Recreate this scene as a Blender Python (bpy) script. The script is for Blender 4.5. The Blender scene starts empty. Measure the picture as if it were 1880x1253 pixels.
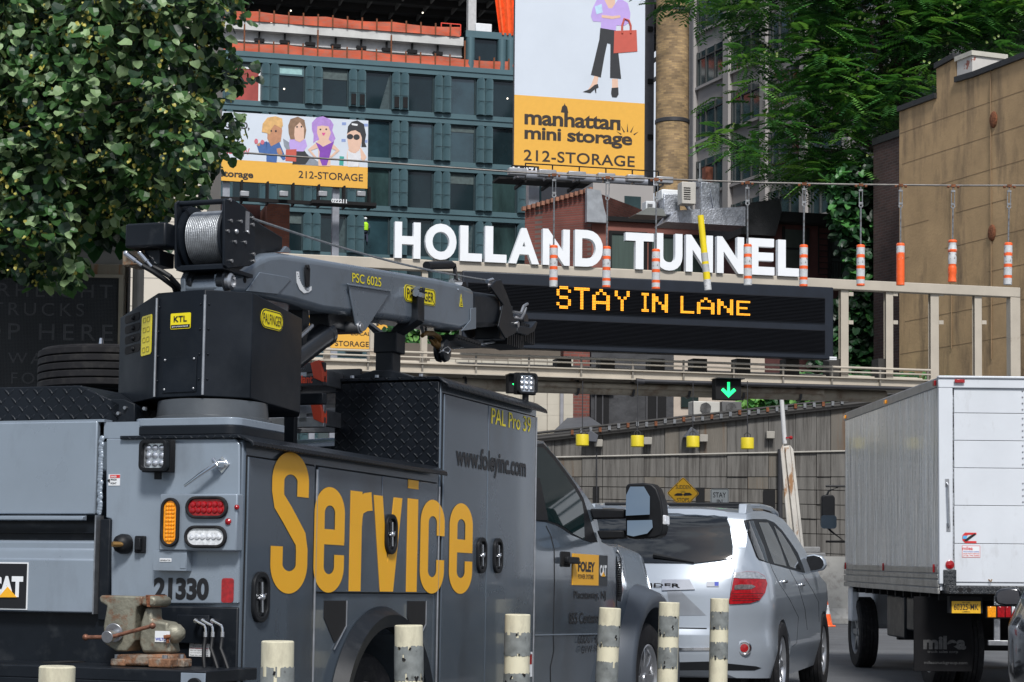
import bpy, bmesh, math, random
from mathutils import Vector, Matrix, noise
from mathutils.bvhtree import BVHTree
R = math.radians
sc = bpy.context.scene
COL = sc.collection
# ---------------- camera, world, sun, exposure ----------------
FPX = 3655.6; PW = 1880; PH = 1253
PITCH = 3.0; ROLL = 0.5; HOR = 1020; CH = 1.3
SHY = (HOR - PH/2 - FPX*math.tan(R(PITCH)))/PW
_fw = Vector((0, math.cos(R(PITCH)), math.sin(R(PITCH))))
_u0 = Vector((0, -math.sin(R(PITCH)), math.cos(R(PITCH)))); _r0 = Vector((1, 0, 0))
_rt = _r0*math.cos(R(ROLL)) + _u0*math.sin(R(ROLL)); _up = -_r0*math.sin(R(ROLL)) + _u0*math.cos(R(ROLL))
CP = Vector((0, 0, CH))
cam = bpy.data.cameras.new('camera'); co = bpy.data.objects.new('camera', cam); COL.objects.link(co)
cam.lens = 70; cam.sensor_width = 36; cam.shift_y = SHY; cam.clip_end = 2000; cam.clip_start = .1
m = Matrix((_rt, _up, -_fw)).transposed().to_4x4(); m.translation = CP; co.matrix_world = m
sc.camera = co
sc.view_settings.view_transform = 'Standard'; sc.view_settings.look = 'None'; sc.view_settings.exposure = 0.0; sc.view_settings.gamma = 1
SUN_EL, SUN_AZ = 48, 172          # azimuth of the sun, clockwise from +y (behind the camera)
w = bpy.data.worlds.new('World'); sc.world = w; w.use_nodes = True
nt = w.node_tree; nt.nodes.clear()
def N(nt, typ, **kw):
    n = nt.nodes.new(typ)
    for k, v in kw.items():
        if k in n.inputs and not hasattr(n, k): n.inputs[k].default_value = v
        else: setattr(n, k, v)
    return n
sky = N(nt, 'ShaderNodeTexSky'); sky.sky_type = 'NISHITA'; sky.sun_disc = False
sky.sun_elevation = R(SUN_EL); sky.sun_rotation = R(SUN_AZ); sky.dust_density = 1.5; sky.air_density = 1.0
tc = N(nt, 'ShaderNodeTexCoord'); mp = N(nt, 'ShaderNodeMapping'); mp.inputs['Scale'].default_value = (1, 1, 2.4)
nz = N(nt, 'ShaderNodeTexNoise'); nz.inputs['Scale'].default_value = 3.4; nz.inputs['Detail'].default_value = 9; nz.inputs['Roughness'].default_value = .62
cr = N(nt, 'ShaderNodeValToRGB'); cr.color_ramp.elements[0].position = .47; cr.color_ramp.elements[1].position = .56
mx = N(nt, 'ShaderNodeMixRGB'); mx.inputs[2].default_value = (8.5, 9.1, 10.2, 1)
bg = N(nt, 'ShaderNodeBackground'); bg.inputs['Strength'].default_value = .08
wo = N(nt, 'ShaderNodeOutputWorld'); L = nt.links.new
L(tc.outputs['Generated'], mp.inputs[0]); L(mp.outputs[0], nz.inputs['Vector']); L(nz.outputs['Fac'], cr.inputs[0])
L(cr.outputs[0], mx.inputs[0]); L(sky.outputs[0], mx.inputs[1]); L(mx.outputs[0], bg.inputs[0]); L(bg.outputs[0], wo.inputs[0])
sl = bpy.data.lights.new('sun', 'SUN'); sl.energy = 3.7; sl.angle = R(11); sl.color = (1, .98, .955)
so = bpy.data.objects.new('sun', sl); COL.objects.link(so)
sd = Vector((math.sin(R(SUN_AZ))*math.cos(R(SUN_EL)), math.cos(R(SUN_AZ))*math.cos(R(SUN_EL)), math.sin(R(SUN_EL))))
so.rotation_euler = sd.to_track_quat('Z', 'Y').to_euler()

# ---------------- measuring helpers ----------------
def ray(px, py):
    return _fw + _rt*((px-PW/2)/FPX) + _up*((PH/2-py)/FPX + SHY*PW/FPX)
def at(px, py, Y):
    d = ray(px, py); return CP + d*(Y/d.y)
class Fr:
    """local frame: x right, y forward, z up"""
    def __init__(s, o, head=0, pitch=0):
        a = R(head); q = R(pitch); s.o = Vector(o)
        s.y = Vector((math.sin(a)*math.cos(q), math.cos(a)*math.cos(q), math.sin(q)))
        s.x = Vector((math.cos(a), -math.sin(a), 0)); s.z = s.x.cross(s.y)
        s.M = Matrix((s.x, s.y, s.z)).transposed().to_4x4(); s.M.translation = s.o
    def lray(s, px, py):
        d = ray(px, py); o = CP - s.o
        return Vector((s.x.dot(o), s.y.dot(o), s.z.dot(o))), Vector((s.x.dot(d), s.y.dot(d), s.z.dot(d)))
    def hit(s, px, py, ax, v):
        o, d = s.lray(px, py); t = (v-o[ax])/d[ax]; return o + d*t
CR = dict(C1=(0,330,3.133), C2=(440,380,3.132), C3=(0,700,2.267), C4=(430,680,2.186), C5=(900,780,2.648), C6=(1480,640,2.045),
          B1=(0,0,3.133), B2=(380,0,3.133), B3=(900,0,3.1325), B4=(1200,0,2.765), B5=(700,290,2.667), B6=(1280,290,2.667),
          B7=(960,640,2.984), B8=(380,340,2.983), Z1=(1180,880,3.36), Z2=(960,780,2.65), Z3=(600,560,4.087), Z4=(0,480,4.82), Z5=(150,1060,6.267), Z6=(1700,1040,5.883), Z7=(380,180,5.875), P=(0,0,1))
def px(c, x, y):
    a = CR[c]; return a[0]+x/a[2], a[1]+y/a[2]
# ---------------- objects ----------------
def props(o, label=None, cat=None, group=None, kind=None):
    if label: o['label'] = label
    if cat: o['category'] = cat
    if group: o['group'] = group
    if kind: o['kind'] = kind
    return o
def thing(name, label, cat, M=None, group=None, kind=None):
    o = bpy.data.objects.new(name, None); COL.objects.link(o); o.empty_display_size = .2
    if M is not None: o.matrix_world = M if isinstance(M, Matrix) else Matrix.Translation(Vector(M))
    return props(o, label, cat, group, kind)
def copy_tree(o, parent=None):
    c = o.copy(); COL.objects.link(c)
    if parent: c.parent = parent
    for ch in o.children: copy_tree(ch, c)
    return c
class MB:
    def __init__(s): s.v = []; s.f = []; s.m = []
    def add(s, vs, fs, m=0, M=None):
        b = len(s.v)
        s.v += [tuple(M @ Vector(v)) if M else tuple(v) for v in vs]
        s.f += [tuple(i+b for i in f) for f in fs]; s.m += [m]*len(fs); return s
    def box(s, x0, x1, y0, y1, z0, z1, m=0, M=None):
        vs = [(x, y, z) for x in (x0, x1) for y in (y0, y1) for z in (z0, z1)]
        return s.add(vs, [(0,1,3,2), (4,6,7,5), (0,4,5,1), (2,3,7,6), (0,2,6,4), (1,5,7,3)], m, M)
    def prism(s, pts, ax, a0, a1, m=0, M=None):
        def V(p, a):
            return (a, p[0], p[1]) if ax == 'x' else (p[0], a, p[1]) if ax == 'y' else (p[0], p[1], a)
        n = len(pts); vs = [V(p, a0) for p in pts] + [V(p, a1) for p in pts]
        fs = [tuple(range(n)), tuple(range(2*n-1, n-1, -1))] + [(i, i+n, (i+1) % n + n, (i+1) % n) for i in range(n)]
        return s.add(vs, fs, m, M)
    def ring(s, o, i, ax, a0, a1, m=0):
        "prism between outer polygon o and inner polygon i of equal counts"
        def V(p, a):
            return (a, p[0], p[1]) if ax == 'x' else (p[0], a, p[1]) if ax == 'y' else (p[0], p[1], a)
        n = len(o); vs = [V(p, a0) for p in o]+[V(p, a0) for p in i]+[V(p, a1) for p in o]+[V(p, a1) for p in i]; fs = []
        for k in range(n):
            j = (k+1) % n
            fs += [(k, j, n+j, n+k), (2*n+k, 3*n+k, 3*n+j, 2*n+j), (k, 2*n+k, 2*n+j, j), (n+k, n+j, 3*n+j, 3*n+k)]
        return s.add(vs, fs, m)
    def lathe(s, prof, o, d, n=24, m=0, cap=True):
        "prof: list of (radius, along)"
        o = Vector(o); d = Vector(d).normalized(); a = d.orthogonal().normalized(); b = d.cross(a); vs = []; fs = []
        for r, h in prof:
            for k in range(n):
                t = 2*math.pi*k/n; vs.append(o + d*h + (a*math.cos(t)+b*math.sin(t))*max(r, 1e-5))
        for i in range(len(prof)-1):
            for k in range(n):
                j = (k+1) % n; fs.append((i*n+k, i*n+j, (i+1)*n+j, (i+1)*n+k))
        if cap:
            fs.append(tuple(range(n-1, -1, -1))); fs.append(tuple((len(prof)-1)*n+k for k in range(n)))
        return s.add(vs, fs, m)
    def cyl(s, p0, p1, r0, r1=None, n=20, m=0):
        p0 = Vector(p0); p1 = Vector(p1)
        return s.lathe([(r0, 0), (r0 if r1 is None else r1, (p1-p0).length)], p0, p1-p0, n, m)
    def tube(s, path, r, n=8, m=0):
        P = [Vector(p) for p in path]; vs = []; fs = []; up = None; k0 = len(P)
        rr = r if isinstance(r, (list, tuple)) else [r]*k0
        for i, p in enumerate(P):
            d = (P[min(i+1, k0-1)]-P[max(i-1, 0)]).normalized()
            if up is None: up = d.orthogonal().normalized()
            up = (up - d*up.dot(d)).normalized(); b = d.cross(up)
            for k in range(n):
                t = 2*math.pi*k/n; vs.append(p + (up*math.cos(t)+b*math.sin(t))*rr[i])
        for i in range(k0-1):
            for k in range(n):
                j = (k+1) % n; fs.append((i*n+k, i*n+j, (i+1)*n+j, (i+1)*n+k))
        fs.append(tuple(range(n-1, -1, -1))); fs.append(tuple((k0-1)*n+k for k in range(n)))
        return s.add(vs, fs, m)
    def ball(s, c, r, sc3=(1,1,1), n=12, m=0):
        prof = [(math.sin(math.pi*i/n)*r, -math.cos(math.pi*i/n)*r) for i in range(n+1)]
        t = MB().lathe(prof, (0,0,0), (0,0,1), n*2, cap=False)
        return s.add([(c[0]+v[0]*sc3[0], c[1]+v[1]*sc3[1], c[2]+v[2]*sc3[2]) for v in t.v], t.f, m)
    def quad(s, a, b, c, d, m=0): return s.add([a, b, c, d], [(0,1,2,3)], m)
    def text(s, t, O, U, V, w=None, h=None, depth=.002, off=.02, m=0, sp=1.0, bold_y=None):
        vs, fs = text_geo(t, off, sp)
        x0 = min(v[0] for v in vs); x1 = max(v[0] for v in vs); y0 = min(v[1] for v in vs); y1 = max(v[1] for v in vs)
        sy = h/(y1-y0) if h else w/(x1-x0)
        sx = w/(x1-x0) if w else sy
        O = Vector(O); U = Vector(U).normalized(); V = Vector(V).normalized(); Nn = U.cross(V)
        n = len(vs); base = [O+U*((v[0]-x0)*sx)+V*((v[1]-y0)*sy) for v in vs]
        # front faces + side walls
        vv = [p+Nn*depth for p in base]; ff = [tuple(f) for f in fs]
        if depth > .0045:
            ec = {}
            for f in fs:
                for i in range(len(f)):
                    e = (f[i], f[(i+1) % len(f)]); ec[e] = 1
            vv += base
            for (a, b) in ec:
                if (b, a) not in ec: ff.append((a, a+n, b+n, b))
            ff += [tuple(i+n for i in reversed(f)) for f in fs]
        return s.add(vv, ff, m)
_tc = {}
def text_geo(t, off, sp):
    k = (t, off, sp)
    if k in _tc: return _tc[k]
    cu = bpy.data.curves.new('lettering_curve', 'FONT'); cu.body = t; cu.offset = off; cu.space_character = sp; cu.resolution_u = 5
    ob = bpy.data.objects.new('lettering_curve', cu); me = bpy.data.meshes.new_from_object(ob)
    bm = bmesh.new(); bm.from_mesh(me); bmesh.ops.remove_doubles(bm, verts=bm.verts, dist=1e-5); bm.verts.index_update()
    r = ([v.co.copy() for v in bm.verts], [[v.index for v in f.verts] if f.normal.z > 0 else [v.index for v in reversed(f.verts)] for f in bm.faces])
    bm.free(); bpy.data.objects.remove(ob); bpy.data.curves.remove(cu); bpy.data.meshes.remove(me)
    _tc[k] = r; return r
SPLIT = set('hinge rear_post base_foot crossmember tie_bar bolt winch_bolt base_bolt screw marker_light drum_flange support_post symbol lever_slot lever_knob mirror_arm rail side_louvre bumper_hole roof_cap floor_clamp anchor chassis_rail fork sheet stripe'.split())
def part(name, mb, mats, parent=None, bevel=0, smooth=35, seg=2, sub=0, recalc=True, solid=0, **pr):
    if name in SPLIT:
        par = list(range(len(mb.v)))
        def fd(i):
            while par[i] != i: par[i] = par[par[i]]; i = par[i]
            return i
        for f in mb.f:
            for i in f[1:]: par[fd(i)] = fd(f[0])
        gr = {}
        for f, k in zip(mb.f, mb.m): gr.setdefault(fd(f[0]), []).append((f, k))
        if 1 < len(gr) < 20:
            first = None
            for g in gr.values():
                q = MB(); ix = {}
                for f, k in g:
                    for i in f:
                        if i not in ix: ix[i] = len(q.v); q.v.append(mb.v[i])
                    q.f.append(tuple(ix[i] for i in f)); q.m.append(k)
                o = part1(name, q, mats, parent, bevel, smooth, seg, sub, recalc, **pr); first = first or o
            return first
    return part1(name, mb, mats, parent, bevel, smooth, seg, sub, recalc, **pr)
def part1(name, mb, mats, parent=None, bevel=0, smooth=35, seg=2, sub=0, recalc=True, **pr):
    me = bpy.data.meshes.new(name); me.from_pydata([tuple(v) for v in mb.v], [], mb.f)
    if not isinstance(mats, (list, tuple)): mats = [mats]
    for mt in mats: me.materials.append(mt)
    for p, k in zip(me.polygons, mb.m): p.material_index = k
    if recalc:
        bm = bmesh.new(); bm.from_mesh(me)
        if name in ('wheel_flare', 'panel_row'): bmesh.ops.remove_doubles(bm, verts=bm.verts, dist=1e-5)
        bmesh.ops.recalc_face_normals(bm, faces=bm.faces); bm.to_mesh(me); bm.free()
    if smooth:
        me.shade_smooth(); me.set_sharp_from_angle(angle=R(smooth))
    o = bpy.data.objects.new(name, me); COL.objects.link(o)
    if parent: o.parent = parent
    if bevel:
        b = o.modifiers.new('bevel', 'BEVEL'); b.width = bevel; b.segments = seg; b.limit_method = 'ANGLE'; b.angle_limit = R(40); b.harden_normals = False
    if sub:
        b = o.modifiers.new('sub', 'SUBSURF'); b.levels = b.render_levels = sub
    return props(o, **pr)
def rrect(cx, cy, w, h, r, n=5):
    r = min(r, w/2-1e-4, h/2-1e-4); out = []
    for qx, qy, a0 in ((1, 1, 0), (-1, 1, 90), (-1, -1, 180), (1, -1, 270)):
        for k in range(n+1):
            t = R(a0+90*k/n); out.append((cx+qx*(w/2-r)+r*math.cos(t), cy+qy*(h/2-r)+r*math.sin(t)))
    return out
def ell(cx, cy, rx, ry=None, n=28, a0=0, a1=360):
    ry = rx if ry is None else ry; full = (a1-a0) >= 360
    return [(cx+rx*math.cos(R(a0+(a1-a0)*k/(n if full else n-1))), cy+ry*math.sin(R(a0+(a1-a0)*k/(n if full else n-1)))) for k in range(n)]
# ---------------- materials ----------------
MT = {}
def mat(name, col, rough=.6, metal=0, var=.12, scale=4, stretch=(1,1,1), coat=0, bump=0, bscale=None, dirt_or_sheen=None, damt=.4, dpos=(.5,.65), dstretch=None, dscale=None, emit=None, estr=0, spec=.5, rvar=0, wear=None):
    if name in MT: return MT[name]
    mt = bpy.data.materials.new(name); mt.use_nodes = True; nt = mt.node_tree; nt.nodes.clear(); L = nt.links.new
    out = N(nt, 'ShaderNodeOutputMaterial'); b = N(nt, 'ShaderNodeBsdfPrincipled'); L(b.outputs[0], out.inputs[0])
    tc = N(nt, 'ShaderNodeTexCoord'); mp = N(nt, 'ShaderNodeMapping'); mp.inputs['Scale'].default_value = stretch
    L(tc.outputs['Object'], mp.inputs[0])
    nz = N(nt, 'ShaderNodeTexNoise'); nz.inputs['Scale'].default_value = scale; nz.inputs['Detail'].default_value = 6; nz.inputs['Roughness'].default_value = .6
    L(mp.outputs[0], nz.inputs['Vector'])
    rp = N(nt, 'ShaderNodeMapRange'); rp.inputs[1].default_value = .3; rp.inputs[2].default_value = .7; rp.inputs[3].default_value = 1-var; rp.inputs[4].default_value = 1+var
    L(nz.outputs['Fac'], rp.inputs[0])
    mu = N(nt, 'ShaderNodeVectorMath', operation='SCALE'); mu.inputs[0].default_value = col[:3]; L(rp.outputs[0], mu.inputs['Scale'])
    csock = mu.outputs[0]
    if dirt_or_sheen:
        mp2 = N(nt, 'ShaderNodeMapping'); mp2.inputs['Scale'].default_value = dstretch or stretch; L(tc.outputs['Object'], mp2.inputs[0])
        n2 = N(nt, 'ShaderNodeTexNoise'); n2.inputs['Scale'].default_value = dscale or scale*2.3; n2.inputs['Detail'].default_value = 8; n2.inputs['Roughness'].default_value = .65
        L(mp2.outputs[0], n2.inputs['Vector'])
        r2 = N(nt, 'ShaderNodeMapRange'); r2.inputs[1].default_value = dpos[0]; r2.inputs[2].default_value = dpos[1]; r2.inputs[3].default_value = 0; r2.inputs[4].default_value = damt
        L(n2.outputs['Fac'], r2.inputs[0])
        mm = N(nt, 'ShaderNodeMixRGB'); mm.inputs[2].default_value = (*dirt_or_sheen, 1); L(r2.outputs[0], mm.inputs[0]); L(csock, mm.inputs[1]); csock = mm.outputs[0]
    L(csock, b.inputs['Base Color'])
    b.inputs['Roughness'].default_value = rough; b.inputs['Metallic'].default_value = metal; b.inputs['Coat Weight'].default_value = coat; b.inputs['Coat Roughness'].default_value = .05
    b.inputs['Specular IOR Level'].default_value = spec
    if rvar:
        r3 = N(nt, 'ShaderNodeMapRange'); r3.inputs[1].default_value = .3; r3.inputs[2].default_value = .7; r3.inputs[3].default_value = max(.02, rough-rvar); r3.inputs[4].default_value = min(1, rough+rvar)
        L(nz.outputs['Fac'], r3.inputs[0]); L(r3.outputs[0], b.inputs['Roughness'])
    if bump:
        nb = N(nt, 'ShaderNodeTexNoise'); nb.inputs['Scale'].default_value = bscale or scale*4; nb.inputs['Detail'].default_value = 5; L(mp.outputs[0], nb.inputs['Vector'])
        bp = N(nt, 'ShaderNodeBump'); bp.inputs['Strength'].default_value = bump; bp.inputs['Distance'].default_value = .02; L(nb.outputs['Fac'], bp.inputs['Height']); L(bp.outputs[0], b.inputs['Normal'])
    if emit:
        b.inputs['Emission Color'].default_value = (*emit, 1); b.inputs['Emission Strength'].default_value = estr
    MT[name] = mt; return mt
def nodes_of(mt):
    nt = mt.node_tree; b = [n for n in nt.nodes if n.type == 'BSDF_PRINCIPLED'][0]; return nt, b
def brickmat(name, c1, c2, mortar, bw=.2, bh=.065, mode='xz', var=.3, rough=.85, dirt_or_sheen=None, radius=1):
    if name in MT: return MT[name]
    mt = bpy.data.materials.new(name); mt.use_nodes = True; nt = mt.node_tree; L = nt.links.new; b = nodes_of(mt)[1]
    tc = N(nt, 'ShaderNodeTexCoord'); sp = N(nt, 'ShaderNodeSeparateXYZ'); cb = N(nt, 'ShaderNodeCombineXYZ'); L(tc.outputs['Object'], sp.inputs[0])
    if mode == 'cyl':
        a = N(nt, 'ShaderNodeMath', operation='ARCTAN2'); L(sp.outputs[1], a.inputs[0]); L(sp.outputs[0], a.inputs[1])
        a2 = N(nt, 'ShaderNodeMath', operation='MULTIPLY'); L(a.outputs[0], a2.inputs[0]); a2.inputs[1].default_value = radius; L(a2.outputs[0], cb.inputs[0])
    else:
        ad = N(nt, 'ShaderNodeMath', operation='ADD'); L(sp.outputs[0], ad.inputs[0]); L(sp.outputs[1], ad.inputs[1]); L(ad.outputs[0], cb.inputs[0])
    L(sp.outputs[2], cb.inputs[1])
    br = N(nt, 'ShaderNodeTexBrick'); br.inputs['Scale'].default_value = 1; br.inputs['Brick Width'].default_value = bw; br.inputs['Row Height'].default_value = bh
    br.inputs['Mortar Size'].default_value = bh*.11; br.inputs['Color1'].default_value = (*c1, 1); br.inputs['Color2'].default_value = (*c2, 1); br.inputs['Mortar'].default_value = (*mortar, 1); br.inputs['Bias'].default_value = 0
    L(cb.outputs[0], br.inputs['Vector'])
    nz = N(nt, 'ShaderNodeTexNoise'); nz.inputs['Scale'].default_value = .9; nz.inputs['Detail'].default_value = 8; L(tc.outputs['Object'], nz.inputs['Vector'])
    rp = N(nt, 'ShaderNodeMapRange'); rp.inputs[1].default_value = .3; rp.inputs[2].default_value = .7; rp.inputs[3].default_value = 1-var; rp.inputs[4].default_value = 1+var; L(nz.outputs['Fac'], rp.inputs[0])
    mu = N(nt, 'ShaderNodeVectorMath', operation='SCALE'); L(br.outputs['Color'], mu.inputs[0]); L(rp.outputs[0], mu.inputs['Scale']); L(mu.outputs[0], b.inputs['Base Color'])
    b.inputs['Roughness'].default_value = rough
    bp = N(nt, 'ShaderNodeBump'); bp.inputs['Strength'].default_value = .5; bp.inputs['Distance'].default_value = .01; bp.invert = True; L(br.outputs['Fac'], bp.inputs['Height'])
    if mode != 'cyl': L(bp.outputs[0], b.inputs['Normal'])
    MT[name] = mt; return mt
def treadmat(name, col):
    "raised diamond tread plate, mapped on x+y / z"
    mt = mat(name, col, .38, .3, var=.2, scale=3, rvar=.12); nt, b = nodes_of(mt); L = nt.links.new
    tc = N(nt, 'ShaderNodeTexCoord'); sp = N(nt, 'ShaderNodeSeparateXYZ'); L(tc.outputs['Object'], sp.inputs[0])
    ad = N(nt, 'ShaderNodeMath', operation='ADD'); L(sp.outputs[0], ad.inputs[0]); L(sp.outputs[1], ad.inputs[1])
    g = N(nt, 'ShaderNodeCombineXYZ'); L(ad.outputs[0], g.inputs[0])
    # on horizontal faces z is constant, so blend in y for them
    ge = N(nt, 'ShaderNodeNewGeometry'); sn = N(nt, 'ShaderNodeSeparateXYZ'); L(ge.outputs['Normal'], sn.inputs[0])
    ab = N(nt, 'ShaderNodeMath', operation='ABSOLUTE'); L(sn.outputs[2], ab.inputs[0]); gt = N(nt, 'ShaderNodeMath', operation='GREATER_THAN'); L(ab.outputs[0], gt.inputs[0]); gt.inputs[1].default_value = .7
    sb = N(nt, 'ShaderNodeMath', operation='SUBTRACT'); L(sp.outputs[1], sb.inputs[0]); L(sp.outputs[0], sb.inputs[1])
    mxx = N(nt, 'ShaderNodeMix'); L(gt.outputs[0], mxx.inputs[0]); L(sp.outputs[2], mxx.inputs[2]); L(sb.outputs[0], mxx.inputs[3]); L(mxx.outputs[0], g.inputs[1])
    hs = []
    for rot, off in ((45, 0), (-45, .5)):
        m1 = N(nt, 'ShaderNodeMapping'); m1.inputs['Scale'].default_value = (26, 26, 1); m1.inputs['Location'].default_value = (off, 0, 0); L(g.outputs[0], m1.inputs[0])
        fr = N(nt, 'ShaderNodeVectorMath', operation='FRACTION'); L(m1.outputs[0], fr.inputs[0])
        m2 = N(nt, 'ShaderNodeMapping'); m2.vector_type = 'TEXTURE'; su = N(nt, 'ShaderNodeVectorMath', operation='SUBTRACT'); L(fr.outputs[0], su.inputs[0]); su.inputs[1].default_value = (.5, .5, 0)
        L(su.outputs[0], m2.inputs[0]); m2.inputs['Rotation'].default_value = (0, 0, R(rot)); m2.inputs['Scale'].default_value = (1/1.5, 1/5.5, 1)
        ln = N(nt, 'ShaderNodeVectorMath', operation='LENGTH'); L(m2.outputs[0], ln.inputs[0])
        lt = N(nt, 'ShaderNodeMapRange'); lt.inputs[1].default_value = .9; lt.inputs[2].default_value = .4; lt.inputs[3].default_value = 0; lt.inputs[4].default_value = 1; L(ln.outputs['Value'], lt.inputs[0])
        ck = N(nt, 'ShaderNodeTexChecker'); ck.inputs['Scale'].default_value = 1; ck.inputs['Color1'].default_value = (1,1,1,1) if rot > 0 else (0,0,0,1); ck.inputs['Color2'].default_value = (0,0,0,1) if rot > 0 else (1,1,1,1)
        m3 = N(nt, 'ShaderNodeMapping'); m3.inputs['Scale'].default_value = (26, 26, 0); m3.inputs['Location'].default_value = (off, 0, .5); L(g.outputs[0], m3.inputs[0]); L(m3.outputs[0], ck.inputs['Vector'])
        ml = N(nt, 'ShaderNodeMath', operation='MULTIPLY'); L(lt.outputs[0], ml.inputs[0]); L(ck.outputs['Fac'], ml.inputs[1]); hs.append(ml)
    a = N(nt, 'ShaderNodeMath', operation='MAXIMUM'); L(hs[0].outputs[0], a.inputs[0]); L(hs[1].outputs[0], a.inputs[1])
    bp = N(nt, 'ShaderNodeBump'); bp.inputs['Strength'].default_value = .8; bp.inputs['Distance'].default_value = .006; L(a.outputs[0], bp.inputs['Height']); L(bp.outputs[0], b.inputs['Normal'])
    return mt
black = lambda: mat('black_paint', (.006,.0085,.0125), .42, .0, spec=.3, var=.25, scale=3, rvar=.12, dirt_or_sheen=(.06,.065,.07), damt=.35, dpos=(.55,.75), dscale=9)
rubber = lambda: mat('rubber', (.013,.013,.015), .8, spec=.25, var=.2, scale=8, dirt_or_sheen=(.05,.048,.045), damt=.4)
chrome = lambda: mat('chrome', (.72,.73,.75), .16, 1, var=.08)
steel = lambda: mat('worn_steel', (.42,.43,.45), .36, .9, var=.2, scale=20)
rust = lambda: mat('rust', (.2,.075,.035), .9, .2, var=.5, scale=25, bump=.5)
dark = lambda: mat('shadow_gap_black', (.006,.006,.007), .9, var=.1)
white = lambda: mat('white_paint', (.74,.76,.78), .45, var=.05)
plastic = lambda: mat('black_plastic', (.009,.01,.012), .5, spec=.25, var=.15, scale=20)
# ======================= SERVICE TRUCK =======================
grey = mat('grey_paint_lit', (.25,.298,.355), .3, .2, var=.1, scale=1.3, coat=.35, bump=.06, bscale=1.6, rvar=.06, dirt_or_sheen=(.09,.09,.09), damt=.4, dpos=(.52,.75), dscale=3, dstretch=(1,1,.35))  # lighter copy of the truck grey, for the lit rear faces
greyS = mat('grey_paint_shaded', (.12,.15,.185), .24, .45, var=.1, scale=1.1, coat=.6, bump=.07, bscale=1.4, rvar=.06, dirt_or_sheen=(.06,.06,.062), damt=.55, dpos=(.5,.72), dscale=2.5, dstretch=(1,1,.35))  # darker copy of the same grey, for the shaded sides and cab
yel = mat('yellow_ochre_film', (.86,.43,.02), .42, var=.05, scale=1)
yelb = mat('bright_yellow_sticker', (.82,.68,.01), .4, var=.03)
ink = mat('black_lettering', (.01,.01,.012), .45, var=.05)
wht = white(); rbr = rubber(); chm = chrome(); stl = steel(); blk = black(); pls = plastic(); gap = dark(); rst = rust()
tread = treadmat('black_tread_plate', (.006,.009,.014))
clear = mat('clear_lens', (.75,.77,.8), .12, .2, var=.3, scale=60, coat=.6)
redl = mat('red_lens', (.3,.006,.01), .18, var=.4, scale=45, coat=.4, emit=(.8,.01,.01), estr=.02)
amb = mat('amber_lens', (.75,.27,.01), .2, var=.3, scale=70, coat=.6, emit=(1,.4,0), estr=.12)
glass = mat('tinted_glass', (.006,.016,.017), .03, 0, var=.05, coat=.0, spec=.4)
c0 = at(443, 806, 8.5)
T = Fr((c0.x, c0.y, 0), 20.4, -1.05)
def tS(c, x, y, X=0): h = T.hit(*px(c, x, y), 0, X); return (h.y, h.z)
def tR(c, x, y, Y=0): h = T.hit(*px(c, x, y), 1, Y); return (h.x, h.z)
TR = thing('service_truck', 'dark grey service truck with crane', 'truck', T.M)
TR['label'] = 'dark grey service truck with crane and big ochre lettering on its side'
ZT, Y1, Y2, ZT2 = 1.79, 2.19, 3.70, 2.27
def wheel(parent, c, r, wd, rimr, side=1, spokes=7, rimmat=None, deep=.04, up=(0,0,1), name='wheel'):
    "axle along local x, outer face towards side*x"
    c = Vector(c); s = side
    t = MB(); hw = wd/2
    prof = [(rimr, -hw*.8), (r*.8, -hw), (r*.95, -hw*.93), (r, -hw*.72)]
    for k in range(5):
        a = -hw*.7+k*hw*.35-.0
        if k: prof += [(r, a-hw*.03), (r-.012, a-hw*.02), (r-.012, a+hw*.02), (r, a+hw*.03)]
    prof += [(r, hw*.72), (r*.95, hw*.93), (r*.8, hw), (rimr+.012, hw*.9), (rimr, hw*.8), (rimr, -hw*.8)]
    t.lathe(prof, c, (s, 0, 0), 56, cap=False)
    w_ = part(name, t, rbr, parent, smooth=30)
    g = MB(); f = hw*.72
    g.lathe([(rimr+.006, f+.012), (rimr-.01, f+.016), (rimr-.03, f-.01), (rimr-.035, f-deep-.03), (rimr*.3, f-deep-.05), (.001, f-deep-.05)], c, (s,0,0), 40, m=0, cap=False)
    g.lathe([(.001, f-.0), (rimr*.17, f-.0), (rimr*.2, f-.02), (rimr*.2, f-deep-.05)], c, (s,0,0), 20, cap=False)
    for k in range(spokes):
        a = 2*math.pi*k/spokes; u = Vector((0, math.cos(a), math.sin(a))); v = Vector((0, -math.sin(a), math.cos(a)))
        p = []
        for rr, ww, dd in ((rimr*.15, .3, -.012), (rimr*.6, .17, -.002), (rimr*.97, .2, -.006)):
            for sg in (-1, 1): p.append(c+u*rr+v*(sg*ww*rimr*.6)+Vector((s*(f+dd), 0, 0)))
        b = len(p); q = [x-Vector((s*(deep*.9), 0, 0)) for x in p]
        g.add(p+q, [(0,1,3,2), (2,3,5,4), (6,8,9,7), (8,10,11,9), (0,2,8,6), (2,4,10,8), (1,7,9,3), (3,9,11,5), (4,5,11,10), (0,6,7,1)])
    rm = part('rim', g, [rimmat or mat('alloy', (.5,.51,.53), .28, .85, var=.06)], w_, bevel=.004, smooth=40)
    d = MB(); d.lathe([(.001, f-deep-.06), (rimr*.9, f-deep-.06)], c, (s,0,0), 24, cap=False); part('brake_disc', d, mat('brake_dark', (.05,.05,.05), .6, .5), w_)
    return w_
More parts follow.
